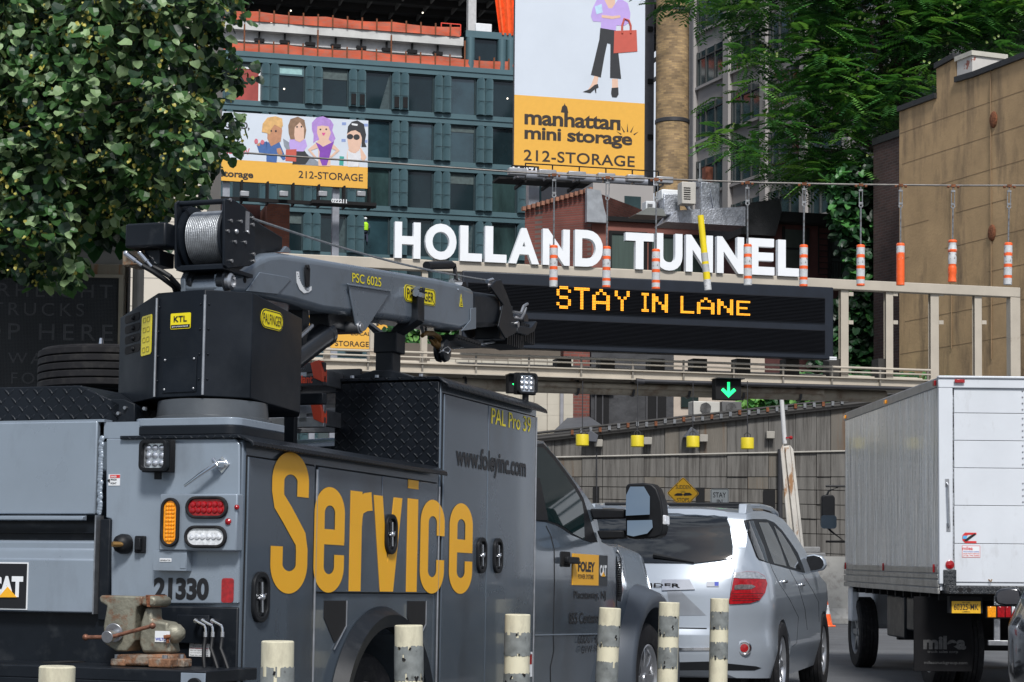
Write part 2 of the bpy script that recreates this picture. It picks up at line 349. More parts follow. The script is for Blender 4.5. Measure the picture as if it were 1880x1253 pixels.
def latch(parent, y, z, X, s=1.0, ang=20):
    "oval recessed paddle latch with a cross-shaped handle, on a right-hand door"
    m = MB(); m.ring(rrect(y, z, .135*s, .2*s, .06*s), rrect(y, z, .1*s, .155*s, .045*s), 'x', X-.002, X+.016)
    o = part('latch', m, pls, parent, bevel=.004)
    h = MB(); h.prism(rrect(y, z, .1*s, .155*s, .045*s), 'x', X-.001, X+.004); part('recess', h, mat('latch_bowl', (.12,.125,.13), .25, .9), o)
    k = MB()
    for a in (90+ang*.2, 0+ang):
        u = Vector((0, math.cos(R(a)), math.sin(R(a)))); L_ = .06*s if a > 60 else .032*s
        k.cyl(Vector((X+.012, y, z))-u*L_, Vector((X+.012, y, z))+u*L_, .007*s, n=10)
    k.ball((X+.014, y, z), .014*s); part('handle', k, chm, o)
    return o
# ---- body boxes ----
ac_y, ac_z = 1.46, .47
arch = [(ac_y+.53*math.cos(R(a)), ac_z+.53*math.sin(R(a))) for a in range(180, -1, -9)]
sideo = [(0, .5), (0, ZT), (Y1, ZT-.005), (Y1, .5)]
mb = MB()
outl = [(0, ZT), (0, .47)] + [(ac_y-.53, .47)] + arch[1:-1] + [(ac_y+.53, .47), (Y1-.004, .47), (Y1-.004, ZT)]
mb.prism(outl, 'x', -.56, 0)
part('side_cabinet', mb, greyS, TR, bevel=.014)
mb = MB(); mb.prism(outl, 'x', -2.4, -1.84); part('side_cabinet', mb, greyS, TR, bevel=.014)
mb = MB(); mb.box(-.62, 0, Y1, Y2, .47, ZT2); tc_ = part('tall_cabinet', mb, greyS, TR, bevel=.006)
mb = MB(); mb.box(-2.4, -1.78, Y1, Y2, .47, ZT2); part('tall_cabinet', mb, greyS, TR, bevel=.006)
mb = MB(); mb.box(-.614, -.004, Y1-.02, Y1-.001, ZT+.01, ZT2-.005); part('tread_panel', mb, tread, tc_, bevel=.004)
# roofs with down-turned drip lips
mb = MB(); mb.prism([(-.6, ZT+.002), (-.6, ZT+.018), (-.01, ZT+.018), (.055, ZT-.012), (.06, ZT-.03), (.052, ZT-.034), (.04, ZT-.018), (-.01, ZT+.002)], 'y', -.03, Y1-.03)
part('cabinet_roof', mb, tread, TR, bevel=.003)
mb = MB(); mb.prism([(-2.4, ZT2+.002), (-2.4, ZT2+.02), (-.01, ZT2+.02), (.05, ZT2-.018), (.06, ZT2-.04), (.052, ZT2-.043), (.038, ZT2-.02), (-.01, ZT2+.002)], 'y', Y1-.03, Y2+.04)
part('cabinet_roof', mb, tread, TR, bevel=.003)
# bulkhead behind cargo floor, cargo floor
mb = MB(); mb.box(-1.84, -.56, .03, Y1, .95, 1.0); part('cargo_floor', mb, tread, TR)
# ---- doors on the right side ----
def door(y0, y1, z0, z1, lat=None, m=greyS, t=.012, X=0):
    mb = MB(); mb.box(X+.001, X+t, y0, y1, z0, z1)
    d = part('door', mb, m, TR, bevel=.004)
    g = MB(); e = .006
    for a in ((y0-e, y0, z0-e, z1+e), (y1, y1+e, z0-e, z1+e), (y0, y1, z1, z1+e), (y0, y1, z0-e, z0)): g.box(X+.0005, X+.003, *a)
    part('door_seal', g, gap, d)
    return d
d1 = door(.02, .665, .52, 1.715); d2 = door(.705, 1.415, 1.137, 1.715); d3 = door(1.425, 2.14, 1.137, 1.715)
d4 = door(2.215, 2.86, .52, 2.2); d5 = door(2.872, 3.66, .52, 2.2)
# long hinges
mb = MB()
for yy in (.69, 2.165, 3.675): mb.cyl((.01, yy, .6), (.01, yy, 1.7 if yy < 3 else 2.2), .006, n=8)
part('hinge', mb, stl, TR)
latch(d1, .142, 1.113, .013, 1.1); latch(d3, 1.52, 1.428, .014, 1.0); latch(d4, 2.775, 1.35, .013); latch(d5, 3.03, 1.353, .013)
# pockets (downward louvres) below the horizontal doors
for (a, b, c_, d_) in ((360, 447, 925, 1100), (694, 766, 927, 1022)):
    y0, z0 = tS('C4', a, c_); y1, _ = tS('C4', b, c_); z1 = z0-.2
    mb = MB(); mb.prism([(y0, z0), (y1, z0), (y1, z0-.13), (y0+(y1-y0)*.5, z1), (y0, z0-.08)], 'x', .0005, .003); q = part('step_pocket', mb, gap, TR)
    mb = MB(); mb.cyl((.006, y1, z0), (.006, y1-.0, z0-.12), .004, n=6); mb.cyl((.006, y1, z0-.12), (.006, y0+(y1-y0)*.45, z1-.03), .004, n=6); part('trim', mb, stl, q)
# wheel arch flare
mb = MB(); n_ = 30
for k in range(n_):
    a, b = R(180*k/n_), R(180*(k+1)/n_)
    for (r0, r1, x0, x1, X0, X1) in ((.50, .56, 0,0, .005, .07), (.56, .60, 0,0, .07, .005)):
        P = lambda t, r, X: (X, ac_y+r*math.cos(t), ac_z+r*math.sin(t))
        mb.add([P(a, r0, .06 if r0 < .52 else X0), P(b, r0, .06 if r0 < .52 else X0), P(b, r1, X1), P(a, r1, X1)], [(0,1,2,3)])
    mb.add([P(a, .50, .06), P(b, .50, .06), P(b, .50, -.02), P(a, .50, -.02)], [(0,1,2,3)])
part('wheel_flare', mb, blk, TR, smooth=60)
mb = MB(); mb.prism([(ac_y-.5, .3)]+[(ac_y+.5*math.cos(R(a)), ac_z+.5*math.sin(R(a))) for a in range(170, 9, -10)]+[(ac_y+.5, .3)], 'x', -2.3, -.75); part('wheel_well', mb, gap, TR)
def gz(y, x=-.2):   # local z of the ground under (x, y)
    return (0-(T.M @ Vector((x, y, 0))).z)/T.z.z
for X, s in ((-.17, 1), (-.43, 1), (-2.23, -1), (-1.97, -1)): wheel(TR, (X, ac_y, gz(ac_y)+.405), .405, .22, .26, s, 8, deep=.1)
mb = MB(); mb.cyl((-2.1, ac_y, .42), (-.3, ac_y, .42), .06); mb.ball((-1.2, ac_y, .42), .17); part('rear_axle', mb, gap, TR)
mb = MB()
for X in (-.85, -1.65): mb.box(X, X+.09, -.2, 7.0, .62, .82)
part('chassis_rail', mb, gap, TR)
# ---- rear face ----
mb = MB(); mb.prism([tR('C3', *p) for p in ((448,240), (985,240), (1003,262), (1001,924), (990,927), (467,927), (467,575), (446,570))], 'y', -.012, -.001)
rp_ = part('rear_panel', mb, grey, TR, bevel=.006)
xa, za = tR('C3', 467, 930); xb, zb = tR('C3', 1001, 1253)
mb = MB(); mb.box(xa-.6, -.008, -.006, .02, .35, za); part('lower_rear_panel', mb, blk, TR, bevel=.008)
mb = MB(); mb.box(-2.4, -1.72, -.012, -.001, za, ZT); part('rear_panel', mb, grey, TR, bevel=.006)
# tailgate: upper drop panel, lip, dark recess, angled ledge and lower panel
mb = MB(); x0 = -1.69; xr = tR('C3', 412, 300)[0]
z = lambda v: tR('C3', 200, v)[1]
mb.box(x0, xr, -.02, .01, z(555), z(172))
tg = part('tailgate', mb, grey, TR, bevel=.006)
mb = MB(); mb.prism([(-.02, z(560)), (-.055, z(566)), (-.055, z(580)), (-.02, z(582))], 'x', x0, tR('C3', 372, 570)[0]); part('lip', mb, grey, tg, bevel=.003)
mb = MB(); mb.box(x0, xr, .02, .04, z(700), z(560)); mb.box(x0, xr+.01, .0, .02, z(632), z(628)); part('recess', mb, blk, tg)
mb = MB(); mb.prism([(.02, z(660)), (.0, z(668)), (-.0, z(700)), (-.06, z(742)), (-.06, z(960)), (-.02, z(965)), (.02, z(965))], 'x', x0, tR('C3', 414, 850)[0]+.012)
lt = part('drop_panel', mb, grey, TR, bevel=.006)
mb = MB(); mb.box(tR('C3', 425, 850)[0], tR('C3', 466, 850)[0], -.03, .05, z(990), z(575)); part('side_bracket', mb, blk, lt, bevel=.004)
mb = MB(); mb.box(tR('C3', 420, 800)[0], tR('C3', 424, 800)[0]+.002, -.062, -.0, z(965), z(560)); part('edge_strip', mb, stl, lt)
# tailgate weld hinge beads
mb = MB(); xh, _ = tR('C3', 430, 300)
for k in range(26): mb.ball((xh+random.Random(k).uniform(-.003,.003), -.018, z(245+k*12)), .013, (1,.6,1.2), 6)
part('weld_bead', mb, grey, rp_)
# logo plate
a = tR('C3', 0, 950, -.06); b = tR('C3', 121, 755, -.06)
mb = MB(); mb.box(a[0]-.12, b[0], -.064, -.061, a[1], b[1], 0); mb.box(a[0]-.114, b[0]-.006, -.067, -.0645, a[1]+.006, b[1]-.006, 1)
lp = part('logo_plate', mb, [wht, ink], lt)
zc = a[1]+.07; O = tR('C3', -45, 898, -.068)
mb = MB(); t1 = tR('C3', 98, 812, -.068); mb.text('CAT', (O[0], -.068, O[1]), (1,0,0), (0,0,1), t1[0]-O[0], t1[1]-O[1], .002, .06)
part('lettering', mb, wht, lp)
mb = MB(); q = [tR('C3', *p, -.071) for p in ((-5, 900), (70, 900), (32, 856))]; mb.prism(q, 'y', -.0735, -.071); part('emblem', mb, yel, lp)
# top tread box, rail, hardware
mb = MB(); zt = 2.045; mb.prism([(-1.7, ZT+.04), (-1.7, zt), (-.871, zt), (-.66, zt-.085), (-.66, ZT+.04)], 'y', .06, .55); part('tool_chest', mb, tread, TR, bevel=.005)
mb = MB(); mb.box(-1.7, -.69, -.015, .05, 1.872, 1.884); mb.box(-.7, -.5, .0, .04, 1.8, 1.872); part('top_rail', mb, grey, TR)
mb = MB(); mb.prism([tR('C3', *p, .06) for p in ((460,76), (515,76), (560,95), (560,180), (460,175))], 'y', .06, .08); bb_ = part('mount_bracket', mb, blk, TR, bevel=.003)
mb = MB()
for p in ((495,135), (523,112), (603,115)): q = tR('C3', *p, .055); mb.cyl((q[0], .045, q[1]), (q[0], .062, q[1]), .008, n=8)
part('bolt', mb, stl, bb_)
# cube work light
def worklight(parent, c, s, ax=(0,-1,0), name='work_light'):
    "cube LED floodlight facing along ax (in the x-y plane)"
    f = Vector(ax).normalized(); u = Vector((0,0,1)).cross(f)*-1; v = Vector((0,0,1)); c = Vector(c)
    M = Matrix((u, -f, v)).transposed().to_4x4(); M.translation = c   # local: x right, y away from viewer, z up
    m = MB(); m.ring(rrect(0,0,s,s,s*.18), rrect(0,0,s*.8,s*.8,s*.12), 'y', -s*.32, -s*.1); m.prism(rrect(0,0,s*.98,s*.98,s*.18), 'y', -s*.1, s*.2)
    for k in range(7): m.box(-s*.52, s*.52, -s*.05+k*s*.045, -s*.035+k*s*.045, -s*.52, s*.52)
    m.box(-s*.1, s*.1, -.0, s*.15, -s*.75, -s*.48)
    m.v = [tuple(M @ Vector(x)) for x in m.v]; o = part(name, m, pls, parent, bevel=s*.02)
    m = MB()
    m.prism(rrect(0,0,s*.8,s*.8,s*.12), 'y', -s*.14, -s*.1, 0)
    for i in (-1,0,1):
        for j in (-1,0,1):
            m.lathe([(s*.115, 0), (s*.1, .006), (s*.05, .01), (.001, .012)], (i*s*.245, -s*.14, j*s*.245), (0,-1,0), 12, 0, cap=False)
    m.v = [tuple(M @ Vector(x)) for x in m.v]; part('lens', m, mat('led_reflector', (.6,.63,.68), .18, .75, var=.35, scale=50), o, smooth=25)
    return o
q = tR('C3', 650, 311, -.07); worklight(TR, (q[0], -.06, q[1]), .135)
# T handle
q0 = tR('C3', 768, 438, -.06); q1 = tR('C3', 905, 345, -.05)
mb = MB(); mb.tube([(q0[0], -.06, q0[1]), ((q0[0]+q1[0])/2, -.065, (q0[1]+q1[1])/2), (q1[0], -.055, q1[1])], [.006, .009, .012], 10); mb.tube([(q1[0], -.055, q1[1]), (q1[0]-.02, -.05, q1[1]+.02), (q1[0]-.03, -.03, q1[1]+.012)], .009, 8)
mb.cyl((q1[0]+.005, -.012, q1[1]), (q1[0], -.06, q1[1]), .02, .014)
mb.prism([(q1[0]-.035, q1[1]+.0), (q1[0]+.005, q1[1]+.036), (q1[0]+.04, q1[1]+.0), (q1[0]+.005, q1[1]-.04)], 'y', -.02, -.012)
part('door_handle', mb, chm, TR, bevel=.002)
# pinch point sticker
a = tR('C3', 458, 436); b = tR('C3', 507, 389); mb = MB(); mb.box(a[0], b[0], -.0145, -.0125, a[1], b[1], 0); mb.box(a[0]+.008, b[0], -.0155, -.0147, b[1]-.016, b[1]-.002, 1)
mb.prism([(a[0]-.007, (a[1]+b[1])/2), (a[0]+.008, b[1]-.02), (a[0]+.008, a[1]+.012)], 'y', -.0165, -.0147, 2)
st = part('warning_sticker', mb, [wht, mat('sticker_red', (.6,.03,.03), .5), ink], rp_)
mb = MB(); mb.text('DANGER', (a[0]+.012, -.0157, b[1]-.014), (1,0,0), (0,0,1), .03, .008, .001, .03, 0); mb.text('PINCH', (a[0]+.012, -.0148, a[1]+.022), (1,0,0), (0,0,1), .03, .008, .001, .03, 1); mb.text('POINT', (a[0]+.012, -.0148, a[1]+.006), (1,0,0), (0,0,1), .03, .008, .001, .03, 1)
part('lettering', mb, [wht, ink], st)
# rear lamp box
a = tR('C3', 660, 705, -.07); b = tR('C3', 978, 469, -.07); mb = MB(); mb.box(a[0], b[0]+.012, -.07, -.012, a[1], b[1]); lb = part('lamp_box', mb, grey, TR, bevel=.006)
def oval(c, w_, h_, lens, name, cols, rows):
    q = tR('C3', *c, -.075); m = MB(); rr = min(w_, h_)/2
    m.ring(rrect(q[0], q[1], w_, h_, rr), rrect(q[0], q[1], w_-.026, h_-.026, rr-.013), 'y', -.088, -.07); o = part(name, m, rbr, lb, bevel=.004)
    m = MB(); m.prism(rrect(q[0], q[1], w_-.026, h_-.026, rr-.013, 6), 'y', -.078, -.07)
    for i in range(cols):
        for j in range(rows):
            X = q[0]+(i-(cols-1)/2)*(w_-.05)/max(cols-.2, 1); Z = q[1]+(j-(rows-1)/2)*(h_-.05)/max(rows-.2, 1)
            r_ = min((w_-.035)/cols, (h_-.035)/rows)*.5; m.lathe([(r_, 0), (r_*.75, .005), (.0005, .0075)], (X, -.0785, Z), (0,-1,0), 10, cap=False)
    part('lens', m, lens, o, smooth=25)
oval((709, 588), .089, .212, amb, 'turn_signal', 3, 10); oval((862, 526), .203, .096, redl, 'brake_light', 6, 2); oval((857, 648), .203, .096, clear, 'reverse_light', 6, 1)
mb = MB()
for p in ((951, 585, .014), (987, 525, .011)): q = tR('C3', p[0], p[1], -.07); mb.lathe([(p[2], 0), (p[2], .006), (p[2]*.5, .012), (.001, .014)], (q[0], -.07, q[1]), (0,-1,0), 14)
part('marker_light', mb, redl, lb)
a = tR('C3', 640, 789, -.05); b = tR('C3', 782, 707, -.05); mb = MB(); mb.box(a[0], b[0], -.06, -.012, a[1], b[1]); mb.box(b[0]-.03, b[0]-.003, -.063, -.06, a[1]+.01, b[1]-.01); gb = part('generator_box', mb, grey, TR, bevel=.004)
a2 = tR('C3', 665, 752, -.061); b2 = tR('C3', 714, 738, -.061); mb = MB(); mb.box(a2[0], b2[0], -.0625, -.061, a2[1], b2[1], 0); mb.text('GENERATOR', (a2[0]+.003, -.0626, a2[1]+.003), (1,0,0), (0,0,1), b2[0]-a2[0]-.006, None, .0008, .02, 1); part('nameplate', mb, [wht, ink], gb)
# air plug
q = tR('C3', 520, 678, -.03); mb = MB(); mb.lathe([(.043, 0), (.044, .03), (.036, .05), (.02, .062)], (q[0], -.012, q[1]), (-.35,-1,.0), 24); q2 = tR('C3', 580, 680, -.03); mb.prism(rrect(q2[0], q2[1], .05, .075, .006), 'y', -.03, -.012); mb.box(q2[0]-.014, q2[0]+.014, -.05, -.03, q2[1]-.025, q2[1]+.028)
ap = part('air_plug', mb, pls, TR, bevel=.003); mb = MB(); q3 = tR('C3', 505, 680, -.06); mb.cyl((q3[0]+.01, -.06, q3[1]), (q3[0]-.02, -.1, q3[1]), .012); part('fitting', mb, mat('brass', (.45,.26,.09), .35, .9), ap)
# unit number, reflector
a = tR('C3', 645, 908); b = tR('C3', 877, 820); mb = MB(); mb.text('21330', (a[0], -.0125, a[1]), (1,0,0), (0,0,1), b[0]-a[0], b[1]-a[1], .002, .045, sp=.95); part('unit_number', mb, ink, rp_)
a = tR('C3', 928, 922); b = tR('C3', 980, 821); mb = MB(); mb.prism(rrect((a[0]+b[0])/2, (a[1]+b[1])/2, b[0]-a[0], b[1]-a[1], .012), 'y', -.017, -.012); part('red_reflector', mb, redl, rp_)
# rear deck bumper
mb = MB(); zd = .815; mb.box(-1.7, -.7, .0, .02, zd, z(960)); part('bumper_riser', mb, tread, TR)
xe = T.hit(379, 1225, 1, -.45).x
mb = MB(); mb.box(-2.2, xe, -.45, -.01, zd-.05, zd); mb.box(-2.2, xe, -.45, -.42, .45, zd-.05); mb.box(-2.2, xe, -.42, -.01, .45, .5); bp_ = part('rear_bumper', mb, blk, TR, bevel=.004)
a = tR('C3', 752, 1300, -.452); b = tR('C3', 860, 1217, -.452); mb = MB(); mb.box(a[0], b[0]-.004, -.456, -.4505, a[1], b[1], 0); c_ = ((a[0]+b[0])/2, a[1]+.03); mb.prism(ell(c_[0]+.01, c_[1]+.0, .035), 'y', -.47, -.456, 1); part('lamp_plate', mb, [grey, pls], bp_, bevel=.002)
# hydraulic fittings and hoses
q = tR('C3', 880, 1000, -.02); mb = MB(); a = tR('C3', 748, 1090, 0); b = tR('C3', 885, 975, 0); mb.box(a[0], b[0], -.03, -.007, a[1], b[1]); hb = part('coupler_plate', mb, blk, TR, bevel=.003); 
for k, (hx, hy) in enumerate(((855, 1045), (885, 1045), (925, 1045))):
    q0 = tR('C3', hx-22, 998, -.03); q1 = tR('C3', hx, 1020, -.09); q2 = tR('C3', hx, 1065, -.09)
    mb = MB(); mb.cyl((q0[0], -.03, q0[1]), (q0[0], -.07, q0[1]), .011, n=6); mb.tube([(q0[0], -.05, q0[1]), (q0[0]+.006, -.085, q0[1]+.002), (q1[0]-.003, -.09, q1[1]+.002), (q1[0], -.09, q1[1]-.008), (q2[0], -.09, q2[1]+.02)], .006, 8); mb.cyl((q2[0], -.09, q2[1]+.022), (q2[0], -.09, q2[1]), .009, n=10)
    f = part('hose_fitting', mb, chm, TR)
    mb = MB(); e = tR('C3', hx+(10, 55, 60)[k], 1290, -.12); mb.tube([(q2[0], -.09, q2[1]), (q2[0]+.0, -.1, q2[1]-.05), ((q2[0]*2+e[0])/3+.0, -.12, (q2[1]*.6+e[1]*.4)), (e[0], -.13, e[1]), (e[0]+.02, -.1, e[1]-.2)], .009, 8); part('hose', mb, pls, f)
a = tR('C3', 791, 1145); b = tR('C3', 880, 1063); mb = MB(); mb.box(a[0], b[0], -.0085, -.0065, a[1], b[1], 0); mb.box(a[0], b[0], -.0098, -.0087, b[1]-.022, b[1], 1)
ds = part('danger_sticker', mb, [wht, mat('sticker_red', (.6,.03,.03), .5)], TR)
mb = MB(); mb.text('DANGER', (a[0]+.018, -.0099, b[1]-.018), (1,0,0), (0,0,1), b[0]-a[0]-.022, .014, .001, .04, 0)
mb.prism([(a[0]+.004, b[1]-.018), (a[0]+.016, b[1]-.018), (a[0]+.01, b[1]-.006)], 'y', -.0108, -.0099, 0)
for k, tt in enumerate(('A MOVING BOOM', 'WILL CRUSH', 'STAY CLEAR OF LOAD', 'Do not operate near', 'any energized power line', 'Read the manual first')):
    mb.text(tt, (a[0]+.006+(.01 if k < 2 else 0), -.0087, b[1]-.036-k*.0095), (1,0,0), (0,0,1), (b[0]-a[0]-.014)*(.6 if k < 2 else 1), .005, .0006, .01, 2 if k == 2 else 1)
part('lettering', mb, [wht, ink, mat('sticker_red', (0,0,0))], ds)
# ---- lettering on the right side ----
XL = .0125
def sidetext(s, c, p0, p1, m_, off=.03, parent=TR, X=XL, name='lettering', sp=1.0, z0=None, z1=None):
    y0, za_ = tS(c, *p0, X); y1, zb_ = tS(c, *p1, X); za_ = z0 or za_; zb_ = z1 or zb_
    mb = MB(); mb.text(s, (X, y0, za_), (0,1,0), (0,0,1), y1-y0, zb_-za_, .0022, off, sp=sp); return part(name, mb, m_, parent, smooth=0)
zb0 = tS('C4', 380, 893)[1]+.0; zx = tS('C4', 380, 470)[1]
def pen(mb, path, a, b, X, t=.0022):
    "stroke a centre line with an elliptical pen (half widths a across, b up)"
    P = [Vector((p[0]/a, p[1]/b)) for p in path]; lo = []; hi = []
    for i, p in enumerate(P):
        d = (P[min(i+1, len(P)-1)]-P[max(i-1, 0)]).normalized(); n = Vector((-d.y, d.x)); lo.append(((p-n).x*a, (p-n).y*b)); hi.append(((p+n).x*a, (p+n).y*b))
    k = len(P); vs = [(X+t, *q) for q in lo]+[(X+t, *q) for q in hi]
    mb.add(vs, [(i, i+1, k+i+1, k+i) for i in range(k-1)])
def arcp(cx, cy, rx, ry, a0, a1, n=18): return [(cx+rx*math.cos(R(a0+(a1-a0)*k/n)), cy+ry*math.sin(R(a0+(a1-a0)*k/n))) for k in range(n+1)]
for ch, a, b, z0_, z1_ in (('S', 145, 293, tS('C4', 220, 897)[1], tS('C4', 222, 330)[1]), ('e', 318, 440, zb0, zx), ('r', 463, 548, zb0+.008, zx-.004), ('v', 556, 670, zb0+.008, zx-.012), ('c', 745, 842, zb0, zx), ('e', 862, 955, zb0, zx)):
    y0 = tS('C4', a, 700, XL)[0]; y1 = tS('C4', b, 700, XL)[0]; w_ = y1-y0; h_ = z1_-z0_; pa = w_*.165; pb = .043; mb = MB()
    if ch == 'S': pa = w_*.16; pb = .05
    l, r_, bt, tp = y0+pa, y1-pa, z0_+pb, z1_-pb; cx_ = (l+r_)/2; rx = (r_-l)/2; ry = h_*.16
    if ch in 'ec':
        e0 = z0_+h_*(.48 if ch == 'e' else .62)
        pen(mb, [(r_, e0), (r_, tp-ry)]+arcp(cx_, tp-ry, rx, ry, 5, 175)+[(l, tp-ry), (l, bt+ry)]+arcp(cx_, bt+ry, rx, ry, 185, 355)+[(r_, bt+ry), (r_, z0_+h_*.36)], pa, pb, XL)
        if ch == 'e': mb.box(XL, XL+.0016, l, r_+pa*.98, z0_+h_*.455, z0_+h_*.455+pb*1.65)
    if ch == 'S':
        pen(mb, [(r_, z0_+h_*.69), (r_, tp-ry*.8)]+arcp(cx_, tp-ry*.8, rx, ry*.8, 5, 175)+[(l, tp-ry*.8), (l, z0_+h_*.72), (l+rx*.12, z0_+h_*.645), (cx_-rx*.25, z0_+h_*.56), (cx_+rx*.35, z0_+h_*.47), (r_-rx*.12, z0_+h_*.39), (r_, z0_+h_*.31), (r_, bt+ry*.8)]+arcp(cx_, bt+ry*.8, rx, ry*.8, -5, -175)+[(l, bt+ry*.8), (l, z0_+h_*.33)], pa, pb, XL)
    if ch == 'r':
        pa = w_*.27; mb.box(XL, XL+.0016, y0, y0+2*pa, z0_, z1_); pen(mb, [(y0+pa, z0_+h_*.66), (y0+pa*1.1, z0_+h_*.76), (y0+pa*1.5, z0_+h_*.85), (y0+w_*.7, z0_+h_*.9), (y1, z0_+h_*.915)], pa, pb*1.05, XL)
    if ch == 'v':
        q = w_*.3; mb.prism([(y0, z1_), (y0+q, z1_), ((y0+y1)/2, z0_+h_*.3), (y1-q, z1_), (y1, z1_), ((y0+y1)/2+q*.75, z0_), ((y0+y1)/2-q*.75, z0_)], 'x', XL, XL+.0022)
    part('lettering', mb, yel, TR, smooth=0)
ya, yb = tS('C4', 684, 700)[0], tS('C4', 725, 700)[0]
mb = MB(); mb.box(XL, XL+.0022, ya, yb, zb0+.008, zx-.008); zz = tS('C4', 700, 475)[1]; mb.box(XL, XL+.0022, ya, yb, zz, 1.714); part('lettering', mb, yel, TR)
sidetext('www.foleyinc.com', 'C4', (889, 398), (1171, 352), ink, .03, z0=tS('C4', 1030, 432)[1], z1=tS('C4', 1030, 325)[1])
sidetext('PAL Pro 39', 'C4', (1031, 222), (1190, 190), yelb, .004, z0=tS('C4', 1110, 235)[1], z1=tS('C4', 1110, 172)[1])
# side strip of small labels on the front edge
a = tS('C5', 180, 1226, .0); b = tS('C5', 202, 1104, .0); mb = MB(); mb.box(.013, .015, 3.55, 3.65, a[1], b[1], 0); mb.box(.013, .016, 3.56, 3.64, .72, .78, 1); part('label_strip', mb, [wht, redl], TR)
# ---- boom rest ----
BX = -.2; XC = -.3
zt2 = ZT2+.02
mb = MB()
# low pyramid base plate
b0, b1 = T.hit(640, 690, 1, Y1+.095).x, T.hit(775, 690, 1, Y1+.095).x; xm = T.hit(714, 680, 1, Y1+.095).x; ym = Y1+.095
mb.prism([(b0, zt2), (xm-.05, zt2+.045), (xm+.05, zt2+.045), (b1, zt2)], 'y', ym-.09, ym+.12)
zq = lambda v, X=714: T.hit(X, v, 1, ym).z; xq = lambda u, V=640: T.hit(u, V, 1, ym).x
mb.box(xq(697), xq(729), ym-.055, ym+.055, zt2+.04, zq(640)); mb.box(xq(694), xq(736), ym-.062, ym+.062, zq(650), zq(612))
br_ = part('boom_rest', mb, blk, TR, bevel=.006)
mb = MB()
for pts in (((672,592), (678,592), (704,612), (700,620), (692,614)), ((722,614), (734,616), (773,590), (773,536), (755,540), (755,580), (728,604))):
    mb.prism([(xq(*p), zq(p[1], p[0])) for p in pts], 'y', ym-.05, ym+.05)
mb.box(xq(760), xq(785), ym-.06, ym-.045, zq(548), zq(534)); mb.cyl((xq(764), ym-.08, zq(541)), (xq(784), ym-.08, zq(541)), .012)
part('fork', mb, blk, br_, bevel=.004)
mb = MB(); q = (xq(768), ym-.07, zq(536)); mb.tube([q, (q[0]-.04, ym-.09, q[2]-.05), (q[0]-.13, ym-.06, zq(577)), (q[0]-.22, ym-.0, zq(588))], .014, 6); part('strap', mb, mat('yellow_strap', (.3,.25,.03), .9, var=.3, scale=60), br_)
mb = MB(); mb.cyl((xq(775), ym-.1, zq(545)), (xq(775), ym-.06, zq(545)), .022, n=8); mb.cyl((xq(783), ym-.1, zq(549)), (xq(783), ym-.06, zq(549)), .014, n=6); mb.box(xq(762), xq(780), ym-.085, ym-.075, zq(538), zq(533)); part('bolt', mb, chm, br_)
mb = MB()
for u in (628, 665, 710, 790): mb.cyl((xq(u), ym-.12, zt2), (xq(u), ym-.12, zt2+.014), .012, n=6)
part('base_bolt', mb, stl, br_)
# ---- front work light on the tall cabinet roof ----
q = T.hit(965, 705, 1, Y2-.15); worklight(TR, (q.x, q.y, q.z), .125, (.75,-.8,0)); mb = MB(); mb.cyl((q.x, q.y, ZT2+.01), (q.x, q.y, q.z-.06), .02); part('light_stalk', mb, pls, TR)
# ---- ladder on the rack, rack bar ----
mb = MB(); xl0 = T.hit(500, 735, 1, 1.6).x; xl1 = T.hit(600, 735, 1, 1.6).x
zl = lambda v: T.hit(560, v, 1, 1.6).z
mb.box(-1.0, xl1+.05, 1.45, 1.5, zl(748), zl(728)); mb.box(-1.0, -.9, 1.45, 3.9, zl(748), zl(728)); mb.box(-.56, -.5, 1.46, 1.5, ZT, zl(748)); mb.box(-2.3, -2.24, 1.46, 1.5, ZT, zl(728)); mb.box(-2.3, -.99, 1.455, 1.495, zl(748), zl(728)); part('rack_bar', mb, blk, TR, bevel=.004)
